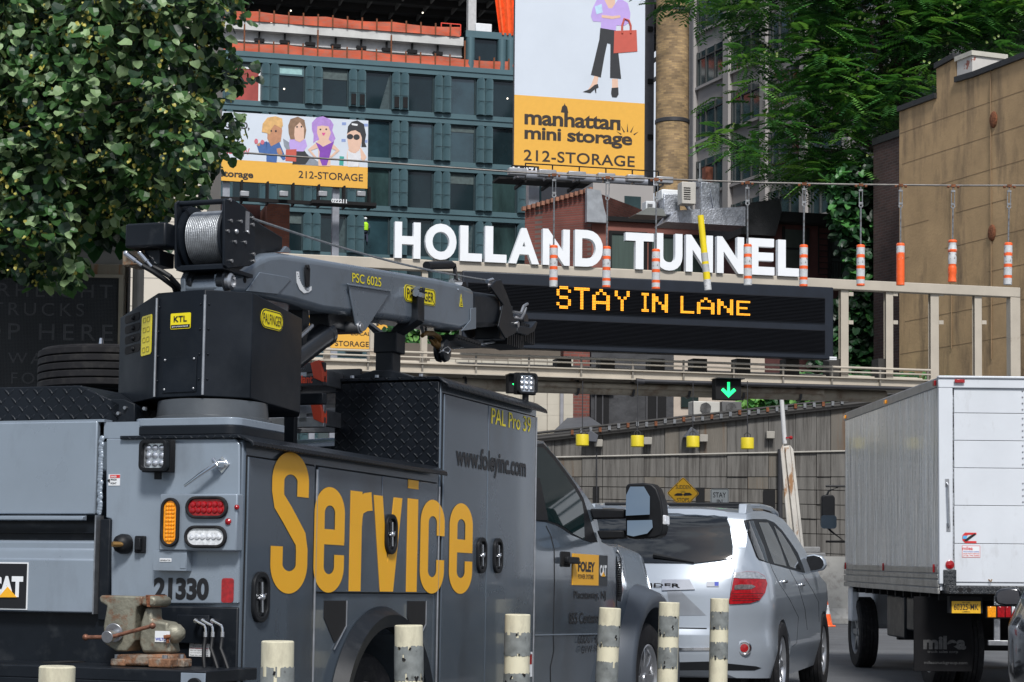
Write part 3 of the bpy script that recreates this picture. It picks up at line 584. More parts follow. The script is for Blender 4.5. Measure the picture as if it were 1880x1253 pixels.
# ---- cab ----
CX = -.15
def cabw(y, z):   # half-inset of the cab side surface
    x = CX
    if z > 1.42: x -= (z-1.42)*.27
    if z < .9: x -= (.9-z)*.12
    if y > 5.9 and z > 1.05: x -= (z-1.05)*.28*min(1, (y-5.9)/.35)
    if y > 6.75: x -= min(.35, (y-6.75)**2*.9)
    return x
def cabhit(c, X, Y):
    x = CX; p = px(c, X, Y)
    for _ in range(6):
        h = T.hit(*p, 0, x); x = cabw(h.y, h.z)
    return Vector((x, h.y, h.z))
def swept(outline, xr, xc, name, mt, parent, res=.09, crown=None, bevel=.0):
    "closed body: side outline (y,z), right surface x = xr(y,z), mirrored about x = xc; crown(y,z,t) -> (dy,dz)"
    bm = bmesh.new(); vs = [bm.verts.new((0, y, z)) for y, z in outline]; bm.faces.new(vs)
    ys = [p[0] for p in outline]; zs = [p[1] for p in outline]
    v = min(ys)+res
    while v < max(ys): bmesh.ops.bisect_plane(bm, geom=bm.verts[:]+bm.edges[:]+bm.faces[:], plane_co=(0, v, 0), plane_no=(0,1,0)); v += res
    v = min(zs)+res
    while v < max(zs): bmesh.ops.bisect_plane(bm, geom=bm.verts[:]+bm.edges[:]+bm.faces[:], plane_co=(0, 0, v), plane_no=(0,0,1)); v += res
    bmesh.ops.remove_doubles(bm, verts=bm.verts, dist=1e-4)
    bm.verts.index_update(); bm.verts.ensure_lookup_table()
    P = [(x.co.y, x.co.z) for x in bm.verts]; F = [[q.index for q in f.verts] for f in bm.faces]; E = [[q.index for q in e.verts] for e in bm.edges if e.is_boundary]; bm.free()
    n = len(P); V = [Vector((xr(*p), p[0], p[1])) for p in P]; V += [Vector((2*xc-a.x, a.y, a.z)) for a in V]
    FF = [list(f) for f in F]+[[i+n for i in reversed(f)] for f in F]
    ns = 12; idx = {}
    def row(i):
        if i in idx: return idx[i]
        a, b = V[i], V[i+n]; r = [i]
        for k in range(1, ns):
            t = k/ns; s = 1-(2*t-1)**2; c = a.lerp(b, t)
            if crown: dy, dz = crown(a.y, a.z, s); c.y += dy; c.z += dz
            V.append(c); r.append(len(V)-1)
        r.append(i+n); idx[i] = r; return r
    for i, j in E:
        a, b = row(i), row(j)
        for k in range(ns): FF.append([a[k], a[k+1], b[k+1], b[k]])
    m_ = MB(); m_.v = V; m_.f = FF; m_.m = [0]*len(FF)
    o = part(name, m_, mt, parent, smooth=38, bevel=bevel, seg=3)
    return o, BVHTree.FromPolygons([Vector(v) for v in V], FF)
def surfdecal(fr, bvh, c, pts, name, mt, parent, off=.004, res=7, thick=.0, smooth=40, mirror=None):
    "panel that lies on a body surface: outline measured in the photo, wrapped on the body"
    pp = [px(c, *p) for p in pts]
    bm = bmesh.new(); vs = [bm.verts.new((a, b, 0)) for a, b in pp]; bm.faces.new(vs)
    for ax in (0, 1):
        lo = min(p[ax] for p in pp); hi = max(p[ax] for p in pp); v = lo+res
        no = (1,0,0) if ax == 0 else (0,1,0)
        while v < hi: bmesh.ops.bisect_plane(bm, geom=bm.verts[:]+bm.edges[:]+bm.faces[:], plane_co=(v,0,0) if ax == 0 else (0,v,0), plane_no=no); v += res
    bm.verts.index_update(); V = []; last = None
    for q in bm.verts:
        o, d = fr.lray(q.co.x, q.co.y); h = bvh.ray_cast(o, d.normalized())
        if h[0] is None: V.append(None); continue
        nn = h[1] if h[1].dot(d) < 0 else -h[1]; V.append((h[0]+nn*off, nn))
    F = [[v.index for v in f.verts] for f in bm.faces if all(V[v.index] for v in f.verts)]; E = [[v.index for v in e.verts] for e in bm.edges if e.is_boundary]; bm.free()
    m_ = MB(); idm = {}; 
    for i, q in enumerate(V):
        if q: idm[i] = len(m_.v); m_.v.append(q[0])
    m_.f = [[idm[i] for i in f] for f in F]; m_.m = [0]*len(m_.f); b = len(m_.v)
    inv = {}
    for i, q in enumerate(V):
        if q: inv[i] = len(m_.v); m_.v.append(q[0]-q[1]*(off+.004))
    for i, j in E:
        if V[i] and V[j]: m_.f.append([idm[i], idm[j], inv[j], inv[i]]); m_.m.append(0)
    return part(name, m_, mt, parent, smooth=smooth, recalc=True)
H = lambda x, y, c='Z2': tuple(cabhit(c, x, y).yz)
fa_y, fa_r = 6.5, .5; faz = gz(6.5)+.44
co_ = [(3.76, .55), (3.76, 2.0), (3.85, 2.06), (4.1, 2.09)]
co_ += [H(100, 80), H(180, 178), H(270, 293), H(350, 405)]
co_ += [(5.55, 1.5), (5.75, 1.47)] + [(6.35, 1.5), (6.75, 1.45), (6.98, 1.36), (7.1, 1.22), (7.16, 1.0), (7.14, .62)]
co_ += [(fa_y+.53, .6)] + [(fa_y+fa_r*math.cos(R(a)), faz+fa_r*math.sin(R(a))) for a in range(20, 161, 10)] + [(fa_y-.52, .6), (5.7, .52)]
cw = -1.2
cab, cabB = swept(co_, cabw, cw, 'cab_body', greyS, TR, .1, lambda y, z, s: (.12*s if y > 6.7 else (.1*s if 4.0 < y < 5.6 and z > 1.5 else 0), .05*s if z > 1.4 else 0), bevel=.035)
win = [(58,95), (96,92), (150,150), (215,238), (262,305), (292,358), (318,440), (335,500), (350,545), (362,572), (330,572), (290,558), (235,535), (200,510), (160,488), (115,474), (58,468)]
surfdecal(T, cabB, 'Z2', win, 'window_frame', pls, cab, .004)
surfdecal(T, cabB, 'Z2', [(63,112), (92,112), (140,165), (205,252), (250,318), (283,378), (292,430), (296,560), (240,532), (205,505), (165,483), (118,468), (63,462)], 'window', glass, cab, .007)
surfdecal(T, cabB, 'Z2', [(60,260), (75,262), (118,468), (60,466)], 'window_post', pls, cab, .010)
# seams
def seam(pts, w_=3, name='door_seam'):
    o = []; pts = [Vector(p) for p in pts]
    for i, p in enumerate(pts):
        d = (pts[min(i+1, len(pts)-1)]-pts[max(0, i-1)]).normalized(); o.append((p, Vector((-d.y, d.x))))
    return [tuple(p+n*w_/2) for p, n in o]+[tuple(p-n*w_/2) for p, n in reversed(o)]
surfdecal(T, cabB, 'Z2', seam([(112,492), (135,540), (152,610), (153,760), (147,1010), (150,1100), (133,1180), (134,1253)], 3), 'door_seam', gap, cab, .002, 12)
surfdecal(T, cabB, 'Z2', seam([(456,618), (458,750), (455,880), (450,1000)], 3), 'door_seam', gap, cab, .002, 12)
surfdecal(T, cabB, 'Z2', [(58,1020), (500,1014), (500,1018), (58,1026)], 'crease', grey, cab, .003, 12)
surfdecal(T, cabB, 'Z2', [(455,655), (478,652), (480,830), (470,860), (456,850)], 'fender_vent', pls, cab, .004, 8)
surfdecal(T, cabB, 'Z2', [(452,618), (468,616), (481,652), (484,820), (476,862), (472,858), (479,820), (476,656), (464,632)], 'vent_trim', chm, cab, .007, 8)
mb = MB()
for k in range(16):
    q = cabhit('Z2', 466, 668+k*11); mb.box(q.x-.002, q.x+.012, q.y-.03, q.y+.03, q.z-.004, q.z+.004)
part('vent_slats', mb, gap, cab)
# door handle
q = cabhit('Z2', 205, 655); mb = MB(); mb.prism(rrect(q.y, q.z, .19, .1, .02), 'x', q.x-.003, q.x+.006); dh = part('handle_recess', mb, gap, cab); mb = MB(); q2 = cabhit('Z2', 215, 660); mb.prism(rrect(q2.y+.0, q2.z, .24, .045, .015), 'x', q2.x+.02, q2.x+.05); mb.box(q2.x, q2.x+.03, q2.y+.08, q2.y+.11, q2.z-.02, q2.z+.02); part('handle', mb, pls, dh, bevel=.008)
# door magnet sign and texts
a = cabhit('Z2', 243, 780); b = cabhit('Z2', 411, 640); X0 = max(a.x, b.x)+.006
def ch_(x, y): h = T.hit(*px('Z2', x, y), 0, X0); return (h.y, h.z)
y0, z0 = ch_(243, 780); y1, z1 = ch_(411, 785)[0], ch_(243, 626)[1]; ys_ = ch_(369, 700)[0]
mb = MB(); mb.box(X0-.008, X0, y0, ys_, z0, z1, 0); mb.box(X0-.008, X0, ys_, y1, z0, z1, 1); ms = part('door_sign', mb, [yel, mat('dark_sign', (.03,.035,.04), .5)], cab)
mb = MB(); hgt = z1-z0; W_ = ys_-y0
mb.text('FOLEY', (X0, y0+W_*.18, z0+hgt*.43), (0,1,0), (0,0,1), W_*.66, hgt*.33, .0015, .05, 0); mb.text('POWER SYSTEMS', (X0, y0+W_*.19, z0+hgt*.2), (0,1,0), (0,0,1), W_*.6, hgt*.15, .0015, .012, 0)
W2 = y1-ys_; mb.text('CAT', (X0, ys_+W2*.1, z0+hgt*.32), (0,1,0), (0,0,1), W2*.78, hgt*.36, .0015, .05, 1); mb.prism([(ys_+W2*.3, z0+hgt*.3), (ys_+W2*.72, z0+hgt*.3), (ys_+W2*.5, z0+hgt*.46)], 'x', X0+.0018, X0+.003, 2); part('lettering', mb, [ink, wht, yel], ms)
mb = MB()
for s_, xa_, xb_, yb_, yt_, of in (('Piscataway, NJ', 250, 406, 858, 808, .02), ('855 Centennial Ave', 226, 440, 970, 915, .02), ('USDOT 3494042', 270, 425, 1068, 1025, .01), ('GVW 19,500', 286, 400, 1120, 1080, .01)):
    p0 = ch_(xa_, yb_); p1 = ch_(xb_, yb_); zt_ = ch_(xa_, yt_)[1]
    mb.text(s_, (X0-.004, p0[0], p0[1]), (0,1,0), (0,0,1), p1[0]-p0[0], zt_-p0[1], .001, of)
part('door_lettering', mb, ink, cab)
# flare
mb = MB(); fl = []
for k in range(25):
    a = R(-12+204*k/24); fl.append(a)
def FP(a, r, X): return (X, fa_y+r*math.cos(a)*1.02, faz+r*math.sin(a))
for a, b in zip(fl, fl[1:]):
    for (r0, X0_, r1, X1_) in ((.49, -.35, .49, -.05), (.49, -.05, .57, -.03), (.57, -.03, .60, -.05), (.60, -.05, .66, -.2)):
        mb.add([FP(a, r0, X0_), FP(b, r0, X0_), FP(b, r1, X1_), FP(a, r1, X1_)], [(0,1,2,3)])
part('wheel_flare', mb, mat('flare_grey', (.06,.072,.09), .45, .1, var=.1), cab, smooth=60)
wheel(TR, (-.2, fa_y, gz(fa_y)+.405), .405, .22, .25, 1, 8, deep=.02); wheel(TR, (-2.2, fa_y, gz(fa_y)+.405), .405, .22, .25, -1, 8, deep=.02)
mb = MB(); mb.box(-2.0, -.4, 5.9, 7.05, .45, .9); mb.box(-1.9, -.5, 3.8, 6, .5, .62); part('underbody', mb, gap, TR)
# mirror
my = 5.45
def M2(x, y, Y=my): h = T.hit(*px('Z2', x, y), 1, Y); return (h.x, h.z)
def mtilt(mb, y0):
    zm = sum(v[2] for v in mb.v)/len(mb.v); xm = sum(v[0] for v in mb.v)/len(mb.v); mb.v = [(v[0], v[1]-.02+(v[2]-zm)*.12+(v[0]-xm)*.26, v[2]) for v in mb.v]
mb = MB(); out_ = [(503,300), (515,288), (590,284), (630,288), (655,312), (678,375), (684,430), (683,510), (672,540), (645,552), (545,557), (515,552), (503,535)]
mb.prism([M2(*p) for p in out_], 'y', my-.02, my+.13); mr = part('mirror', mb, pls, TR, bevel=.02, seg=3)
mb = MB(); mb.prism([M2(*p, my-.03) for p in ((513,345), (530,303), (592,302), (620,350), (622,438), (515,445))], 'y', my-.045, my-.035); mtilt(mb, my); part('mirror_glass', mb, mat('mirror_glass', (.3,.36,.4), .03, 1, var=.02), mr)
mb = MB(); mb.prism([M2(*p, my-.03) for p in ((518,468), (630,464), (634,500), (610,530), (548,545), (520,538))], 'y', my-.045, my-.035); mtilt(mb, my); part('mirror_glass', mb, MT['mirror_glass'], mr)
mb = MB(); mb.prism([M2(*p, my-.03) for p in ((655,438), (690,440), (691,486), (658,485))], 'y', my-.01, my+.09); part('mirror_lamp', mb, clear, mr, bevel=.006)
mb = MB()
for pts in (((335,410), (505,412), (505,458), (350,462)), ((368,516), (505,513), (505,555), (385,560))):
    mb.prism([M2(*p, my+.05) for p in pts], 'y', my, my+.09)
part('mirror_arm', mb, pls, mr, bevel=.012)
# ======================= CRANE ON THE TRUCK =======================
boomg = mat('boom_paint', (.15,.182,.22), .3, .3, var=.1, scale=1.6, coat=.4, rvar=.06, dirt_or_sheen=(.07,.07,.07), damt=.4, dpos=(.52,.75), dscale=5)
hblk = mat('housing_black', (.006,.009,.014), .45, .0, spec=.22, var=.3, scale=2.5, rvar=.12, dirt_or_sheen=(.03,.035,.042), damt=.5, dpos=(.45,.8), dscale=3.5)
def tX(c, x, y, X): h = T.hit(*px(c, x, y), 0, X); return (h.y, h.z)
# base plate and column
CC = Vector((-.325, .3, 0))
mb = MB(); mb.prism(rrect(-.3, .245, .52, .5, .06), 'z', ZT+.02, ZT+.06, 0); mb.prism(rrect(-.3, .245, .52, .5, .06), 'z', ZT+.06, 1.885, 1)
cr_base = part('crane_base', mb, [blk, grey], TR, bevel=.004)
mb = MB(); mb.lathe([(.265, 1.885), (.265, 1.90), (.25, 1.905), (.245, 1.975), (.2, 1.983)], CC, (0,0,1), 48); part('column', mb, mat('column_grey', (.1,.11,.12), .38, .4, var=.2), cr_base)
# octagonal housing
hp = [(-.893,.42), (-.505,.1), (-.247,.06), (-.085,.2), (-.07,.66), (-.22,.95), (-.6,1.0), (-.88,.8)]
zt_ = [2.45, 2.455, 2.455, 2.455, 2.38, 2.36, 2.4, 2.42]; zb_ = [1.985, 1.985, 1.985, 1.985, 1.96, 1.97, 1.97, 1.97]
ztop = {0: 2.395, 1: 2.452, 2: 2.458, 3: 2.458, 4: 2.40}
mb = MB(); n_ = len(hp); tv = []
for i, p in enumerate(hp): tv.append((p[0], p[1], {0: 2.40, 7: 2.38}.get(i, 2.455 if i < 4 else 2.40)))
bv = [(p[0], p[1], zb_[i]) for i, p in enumerate(hp)]
mb.add(tv+bv, [tuple(range(n_)), tuple(range(2*n_-1, n_-1, -1))]+[(i, (i+1) % n_, (i+1) % n_+n_, i+n_) for i in range(n_)])
hs = part('crane_housing', mb, hblk, TR, bevel=.004)
def face(i):   # frame of housing face i
    a = Vector((*hp[i], 0)); b = Vector((*hp[i+1], 0)); u = (b-a).normalized(); n = u.cross(Vector((0,0,1))); return a, u, n, (b-a).length
def fpt(i, X, Y, off=0):
    a, u, n, L_ = face(i); o, d = T.lray(X, Y); a2 = a+n*off; t = (a2-o).dot(n)/d.dot(n); h = o+d*t; return (h-a2).dot(u), h.z
def fbox(mb, i, u0, u1, z0, z1, d0, d1, m=0):
    a, u, n, L_ = face(i); M = Matrix((u, -n, Vector((0,0,1)))).transposed().to_4x4(); M.translation = a; mb.box(u0, u1, -d1, -d0, z0, z1, m, M)
def fM(i):
    a, u, n, L_ = face(i); M = Matrix((u, -n, Vector((0,0,1)))).transposed().to_4x4(); M.translation = a; return M
mb = MB()
for xx, i in ((288.5, 1), (374, 2)):
    a, u, n, L_ = face(i); mb.cyl(a+n*.006+Vector((0,0,1.99)), a+n*.006+Vector((0,0,2.43)), .006, n=8)
for k in range(22):
    pass
part('hinge', mb, stl, hs)
# stickers
def fsticker(i, p0, p1, m1, bord=None, r=.006):
    u0, z0 = fpt(i, *p0); u1, z1 = fpt(i, *p1); M = fM(i); mb = MB()
    P = rrect((u0+u1)/2, (z0+z1)/2, u1-u0, z1-z0, r)
    b = MB().prism(P, 'y', -.003, -.001); mb.add(b.v, b.f, 0, M)
    return part('sticker', mb, m1, hs), u0, u1, z0, z1, M
def ftext(s, i, u0, z0, w_, h_, m1, par, of=.02, dd=.0045):
    a, u, n, L_ = face(i); mb = MB(); mb.text(s, a+u*u0+n*dd+Vector((0,0,z0)), u, (0,0,1), w_, h_, .001, of); return part('lettering', mb, m1, par, smooth=0)
s1, u0, u1, z0, z1, M = fsticker(1, (313.5, 605.5), (351, 574), yelb)
ftext('KTL', 1, u0+(u1-u0)*.17, z0+(z1-z0)*.45, (u1-u0)*.66, (z1-z0)*.37, ink, s1)
mb = MB(); b = MB().box(u0+.003, u1-.003, -.004, -.003, z0+.003, z0+(z1-z0)*.27); mb.add(b.v, b.f, 0, M); part('sticker_band', mb, ink, s1)
ftext('protected', 1, u0+.012, z0+.006, (u1-u0)-.024, (z1-z0)*.13, wht, s1, .005, .0055)
s2, u0, u1, z0, z1, M = fsticker(0, (259.5, 655), (280, 576.5), yelb, r=.012)
for k in range(4):
    zc_ = z0+(z1-z0)*(.14+.25*k); mb = MB(); w2 = (u1-u0)
    for j in (0, 1):
        P = rrect(u0+w2*(.3+.38*j), zc_, w2*.3, (z1-z0)*.13, .006); Pi = rrect(u0+w2*(.3+.38*j), zc_, w2*.2, (z1-z0)*.1, .004)
        b = MB().ring(P, Pi, 'y', -.0042, -.0032); mb.add(b.v, b.f, 0, M)
    part('symbol', mb, mat('sticker_outline', (.35,.28,.01), .5), s2)
mb = MB()
for k in range(4):
    q0 = fpt(0, 230, 585+k*19); q1 = fpt(0, 257, 583.5+k*19); b = MB().prism(rrect((q0[0]+q1[0])/2, (q0[1]+q1[1])/2, q1[0]-q0[0], .036, .018), 'y', -.0025, -.0005); mb.add(b.v, b.f, 0, fM(0))
part('lever_slot', mb, gap, hs)
mb = MB()
for k in range(4):
    q1 = fpt(0, 247, 584+k*19); b = MB().ball((q1[0], -.006, q1[1]), .011, n=6); mb.add(b.v, b.f, 0, fM(0))
part('lever_knob', mb, pls, hs)
# access cover on the rear face
u0, z0 = fpt(1, 299, 722); u1, z1 = fpt(1, 362, 654); mb = MB(); fbox(mb, 1, u0, u1, z0, z1, .001, .005, 0)
cv = part('access_cover', mb, hblk, hs, bevel=.001); mb = MB()
for a_ in (u0+.012, u1-.012):
    for b_ in (z0+.014, z1-.012): bb = MB().ball((a_, -.006, b_), .006, n=5); mb.add(bb.v, bb.f, 0, fM(1))
part('screw', mb, stl, cv)
mb = MB()
for i, us in ((1, (.01, face(1)[3]-.02)), (2, (.02,)), (0, (face(0)[3]-.025,))):
    for u_ in us:
        for k in range(4): bb = MB().ball((u_, -.001, 2.06+k*.11), .005, n=5); mb.add(bb.v, bb.f, 0, fM(i))
part('rivet', mb, hblk, hs)
# oval maker's badge on the right face
s3, u0, u1, z0, z1, M = fsticker(3, (478, 600), (519.5, 576), yelb, r=.04)
mb = MB(); cx_, cz_ = (u0+u1)/2, (z0+z1)/2; b = MB().ring(rrect(cx_, cz_, (u1-u0)*.97, (z1-z0)*.92, .035), rrect(cx_, cz_, (u1-u0)*.93, (z1-z0)*.84, .033), 'y', -.0042, -.0032); mb.add(b.v, b.f, 0, M); part('sticker_outline', mb, ink, s3)
ftext('PALFINGER', 3, u0+(u1-u0)*.08, z0+(z1-z0)*.24, (u1-u0)*.84, (z1-z0)*.52, ink, s3, .0)
# ---- boom ----
BX = -.2; BL = -.42
P_ = lambda pts, X=BX: [tX('P', x, y, X) for x, y in pts]
mb = MB(); mb.prism(P_([(408,541), (407,512), (413,505), (425,501), (440,497), (455,487), (472,475), (494,465), (516,463), (560,470), (810,512), (845,521), (872,531), (872,603), (845,607), (770,596), (721,588), (593,573), (536,557), (470,545)]), 'x', BL, BX)
bm_ = part('crane_boom', mb, boomg, TR, bevel=.042, seg=3, smooth=30)
mb = MB(); mb.prism(P_([(516,463), (524,461), (531,452), (536,455), (541,464)]), 'x', BX-.03, BX-.015); part('lug', mb, boomg, bm_, bevel=.002)
# reinforcement plates
mb = MB(); mb.prism(P_([(475,500), (527,509), (533,513), (508,541), (450,535)], BX), 'x', BX, BX+.006); part('side_plate', mb, boomg, bm_, bevel=.003)
mb = MB(); mb.prism(P_([(636,521), (716,533), (711,540), (668,607), (660,611), (652,608), (646,575)], BX), 'x', BX+.001, BX+.012); mb.prism(P_([(636,521), (716,533), (714,537), (637,525)], BX+.012), 'x', BX+.01, BX+.02)
gs = part('gusset', mb, boomg, bm_, bevel=.004)
mb = MB(); mb.prism(P_([(636,521), (716,533), (711,540), (668,607), (660,611), (652,608), (646,575)], BX), 'x', BL-.012, BL-.001); part('gusset', mb, boomg, bm_, bevel=.004)
mb = MB(); q = tX('P', 659, 602, BX+.012); mb.cyl((BL-.03, *q), (BX+.022, *q), .032, n=24); mb.cyl((BX+.022, *q), (BX+.03, *q), .022, n=24); part('pivot_pin', mb, stl, gs, bevel=.003)
mb = MB(); mb.prism(P_([(862,567), (872,565), (872,604), (845,608), (862,588)], BX), 'x', BX+.001, BX+.008); part('end_collar', mb, boomg, bm_, bevel=.002)
# hole
mb = MB(); q = tX('P', 449, 515, BX); mb.prism(ell(*q, .013), 'x', BX+.0008, BX+.0025); part('hole', mb, gap, bm_)
# angle scale and pointer
mb = MB(); pts = [(543,499), (548,499), (549,512), (553,522), (560,531), (571,526), (571,533), (566,537), (557,539), (549,532), (544,520)]
mb.prism(P_(pts), 'x', BX+.002, BX+.0035, 0); sc_ = part('angle_scale', mb, wht, bm_); mb = MB()
for k in range(12):
    t = k/11; a_ = (544+t*22-8*math.sin(t*3.1)*.6, 503+t*33); q = tX('P', 544+t*20, 503+31*math.sin(t*1.57), BX); mb.box(BX+.0036, BX+.0042, q[0], q[0]+.012, q[1]-.0012, q[1]+.0012)
part('scale_marks', mb, ink, sc_)
mb = MB(); mb.prism(P_([(556,491), (566,493), (565,526), (560,528), (558,527)]), 'x', BX+.006, BX+.012); mb.cyl((BX, *tX('P', 561, 491, BX)), (BX+.018, *tX('P', 561, 491, BX)), .012, n=12); part('pointer', mb, pls, bm_, bevel=.003)
# boom lettering follows the boom's slope
qa = Vector((BX+.0015, *tX('P', 646, 518, BX))); qb = Vector((BX+.0015, *tX('P', 699, 527, BX))); ud = (qb-qa).normalized(); vd = Vector((1,0,0)).cross(ud)
hh = Vector((0, *tX('P', 646, 501, BX))).z-qa.z
mb = MB(); mb.text('PSC 6025', qa, ud, vd, (qb-qa).length, hh, .0015, .005); part('lettering', mb, yelb, bm_, smooth=0)
qa = Vector((BX+.0015, *tX('P', 742, 553, BX))); qb = Vector((BX+.0015, *tX('P', 799, 563, BX))); ud = (qb-qa).normalized(); vd = Vector((1,0,0)).cross(ud); hh = Vector((0, *tX('P', 742, 522, BX))).z-qa.z; W_ = (qb-qa).length
Mb = Matrix((ud, vd, Vector((1,0,0)))).transposed().to_4x4(); Mb.translation = qa
mb = MB(); b = MB().prism(rrect(W_/2, hh/2, W_, hh, hh*.35, 8), 'z', 0, .002); mb.add(b.v, b.f, 0, Mb); sb_ = part('sticker', mb, yelb, bm_)
mb = MB(); b = MB().ring(rrect(W_/2, hh/2, W_*.975, hh*.93, hh*.32, 8), rrect(W_/2, hh/2, W_*.94, hh*.86, hh*.3, 8), 'z', .0021, .003); mb.add(b.v, b.f, 0, Mb); part('sticker_outline', mb, ink, sb_)
mb = MB(); mb.text('PALFINGER', qa+ud*W_*.07+vd*hh*.2+Vector((.0022,0,0)), ud, vd, W_*.86, hh*.6, .001, .012); part('lettering', mb, ink, sb_, smooth=0)
qa = Vector((BX+.0015, *tX('P', 843, 563, BX))); mb = MB(); W_ = .055
Mb.translation = qa; b = MB().prism([(0,0), (W_,0), (W_/2,.075)], 'z', 0, .001); mb.add(b.v, b.f, 0, Mb); b = MB().prism([(.01,.006), (W_-.01,.006), (W_/2,.06)], 'z', .0011, .0016); mb.add(b.v, b.f, 1, Mb); b = MB().prism([(.016,.01), (W_-.016,.01), (W_/2,.05)], 'z', .0017, .0022); mb.add(b.v, b.f, 0, Mb); mb.text('A', qa+ud*.02+vd*.014+Vector((.0023,0,0)), ud, vd, .014, .02, .0006, .03, 1)
part('warning_triangle', mb, [yelb, ink], bm_, smooth=0)
# inner boom stage, head plates, sheaves, forks
mb = MB(); mb.prism(P_([(868,534), (915,541), (920,548), (921,592), (915,600), (868,602)], BX-.012), 'x', BL+.012, BX-.012); ib = part('inner_boom', mb, blk, TR, bevel=.03, seg=3)
mb = MB(); pl_ = [(897,527), (908,515), (917,514), (926,536), (938,568), (938,580), (946,590), (944,612), (925,622), (912,600), (921,560)]
for X in (BX+.0, BL-.012): mb.prism(P_(pl_, BX), 'x', X, X+.012)
hd = part('boom_head', mb, blk, ib, bevel=.004)
mb = MB(); mb.prism(P_([(925,570), (950,562), (952,600), (940,628), (925,622)], BX), 'x', BL+.03, BX-.03); part('head_block', mb, blk, ib, bevel=.006)
for (x, y, r) in ((908, 527, .035), (944, 612, .055), (958, 588, .04)):
    q = tX('P', x, y, (BX+BL)/2); mb = MB(); mb.lathe([(r, -.03), (r*.78, -.01), (r*.78, .01), (r, .03)], (-.31, *q), (1,0,0), 24); part('sheave', mb, mat('sheave', (.05,.05,.055), .35, .8), ib)
mb = MB(); mb.cyl((BX-.02, *tX('P', 900, 517, BX)), (BX-.02, *tX('P', 910, 514, BX)), .012); mb.cyl((BX+.012, *tX('P', 945, 596, BX)), (BX+.025, *tX('P', 945, 596, BX)), .02); part('head_bolt', mb, chm, ib)
# folded hook-stop brackets at the tip
mb = MB()
for pts, r in ((((948,573), (962,575), (967,562), (974,558)), .009), (((948,584), (962,586), (968,575), (971,565)), .008)):
    mb.tube([(BX-.02, *tX('P', *p, BX)) for p in pts], r, 6)
part('tip_bracket', mb, stl, ib)
mb = MB()
for (x0, y0, x1, y1) in ((962, 600, 988, 625), (936, 618, 968, 632)):
    pa_ = tX('P', x0, y1, BX); pb_ = tX('P', x1, y0, BX)
    for k in range(8):
        t0 = k/8; mb.prism(rrect(pa_[0]+(pb_[0]-pa_[0])*(t0+.06), (pa_[1]+pb_[1])/2, (pb_[0]-pa_[0])*.07, abs(pb_[1]-pa_[1]), .004), 'x', -.38, BX-.02)
    mb.box(-.37, BX-.03, pa_[0], pb_[0], pa_[1]+.01, pb_[1]-.01)
part('tip_light', mb, pls, ib)
mb = MB(); mb.prism(P_([(952,598), (975,602), (985,590), (987,593), (982,608), (968,616), (950,612)], BX), 'x', BX-.14, BX-.0); part('tip_hook', mb, blk, ib, bevel=.004)
# top lever on the boom
mb = MB(); mb.tube([(BX-.08, *tX('P', 788, 498, BX-.08)), (BX-.08, *tX('P', 786, 487, BX-.08)), (BX-.08, *tX('P', 834, 487, BX-.08)), (BX-.05, *tX('P', 838, 515, BX-.05))], .013, 8); mb.cyl((BX-.08, *tX('P', 783, 488, BX-.08)), (BX-.08, *tX('P', 828, 487, BX-.08)), .024, n=12)
tl_ = part('stowage_lever', mb, pls, bm_); mb = MB(); mb.cyl((BX-.06, *tX('P', 832, 519, BX-.05)), (BX-.06, *tX('P', 846, 519, BX-.05)), .022, n=8); mb.cyl((BX-.02, *tX('P', 838, 528, BX)), (BX-.0, *tX('P', 841, 533, BX)), .008); part('lever_clamp', mb, chm, tl_)
# ---- lift cylinder ----
c0_ = Vector((-.3, *tX('P', 500, 692, -.28))); c1_ = Vector((-.3, *tX('P', 606, 611, -.28))); c2_ = Vector((-.3, *tX('P', 655, 598, -.28)))
dd_ = (c1_-c0_).normalized(); mb = MB(); mb.lathe([(.062, 0), (.062, (c1_-c0_).length-.05), (.066, (c1_-c0_).length-.045), (.066, (c1_-c0_).length-.008), (.058, (c1_-c0_).length), (.03, (c1_-c0_).length+.002)], c0_, dd_, 32)
lc = part('lift_cylinder', mb, mat('cylinder_black', (.02,.023,.028), .3, .3, coat=.3), TR, smooth=30); mb = MB(); mb.cyl(c1_-dd_*.05, c1_+dd_*.16, .024, n=20); part('piston_rod', mb, chm, lc)
mb = MB(); mb.prism(P_([(600,572), (648,580), (660,612), (640,612), (601,600)], -.26), 'x', -.36, -.25); part('cylinder_bracket', mb, blk, TR, bevel=.006)
mb = MB(); mb.prism(P_([(542,562), (552,566), (556,590), (548,640), (542,650)], -.3), 'x', -.34, -.26); part('hose_guard', mb, blk, lc, bevel=.005)
mb = MB(); mb.tube([(-.24, *tX('P', 540, 628, -.24)), (-.24, *tX('P', 555, 615, -.24)), (-.24, *tX('P', 573, 598, -.24))], .01, 8); part('cylinder_pipe', mb, stl, lc)
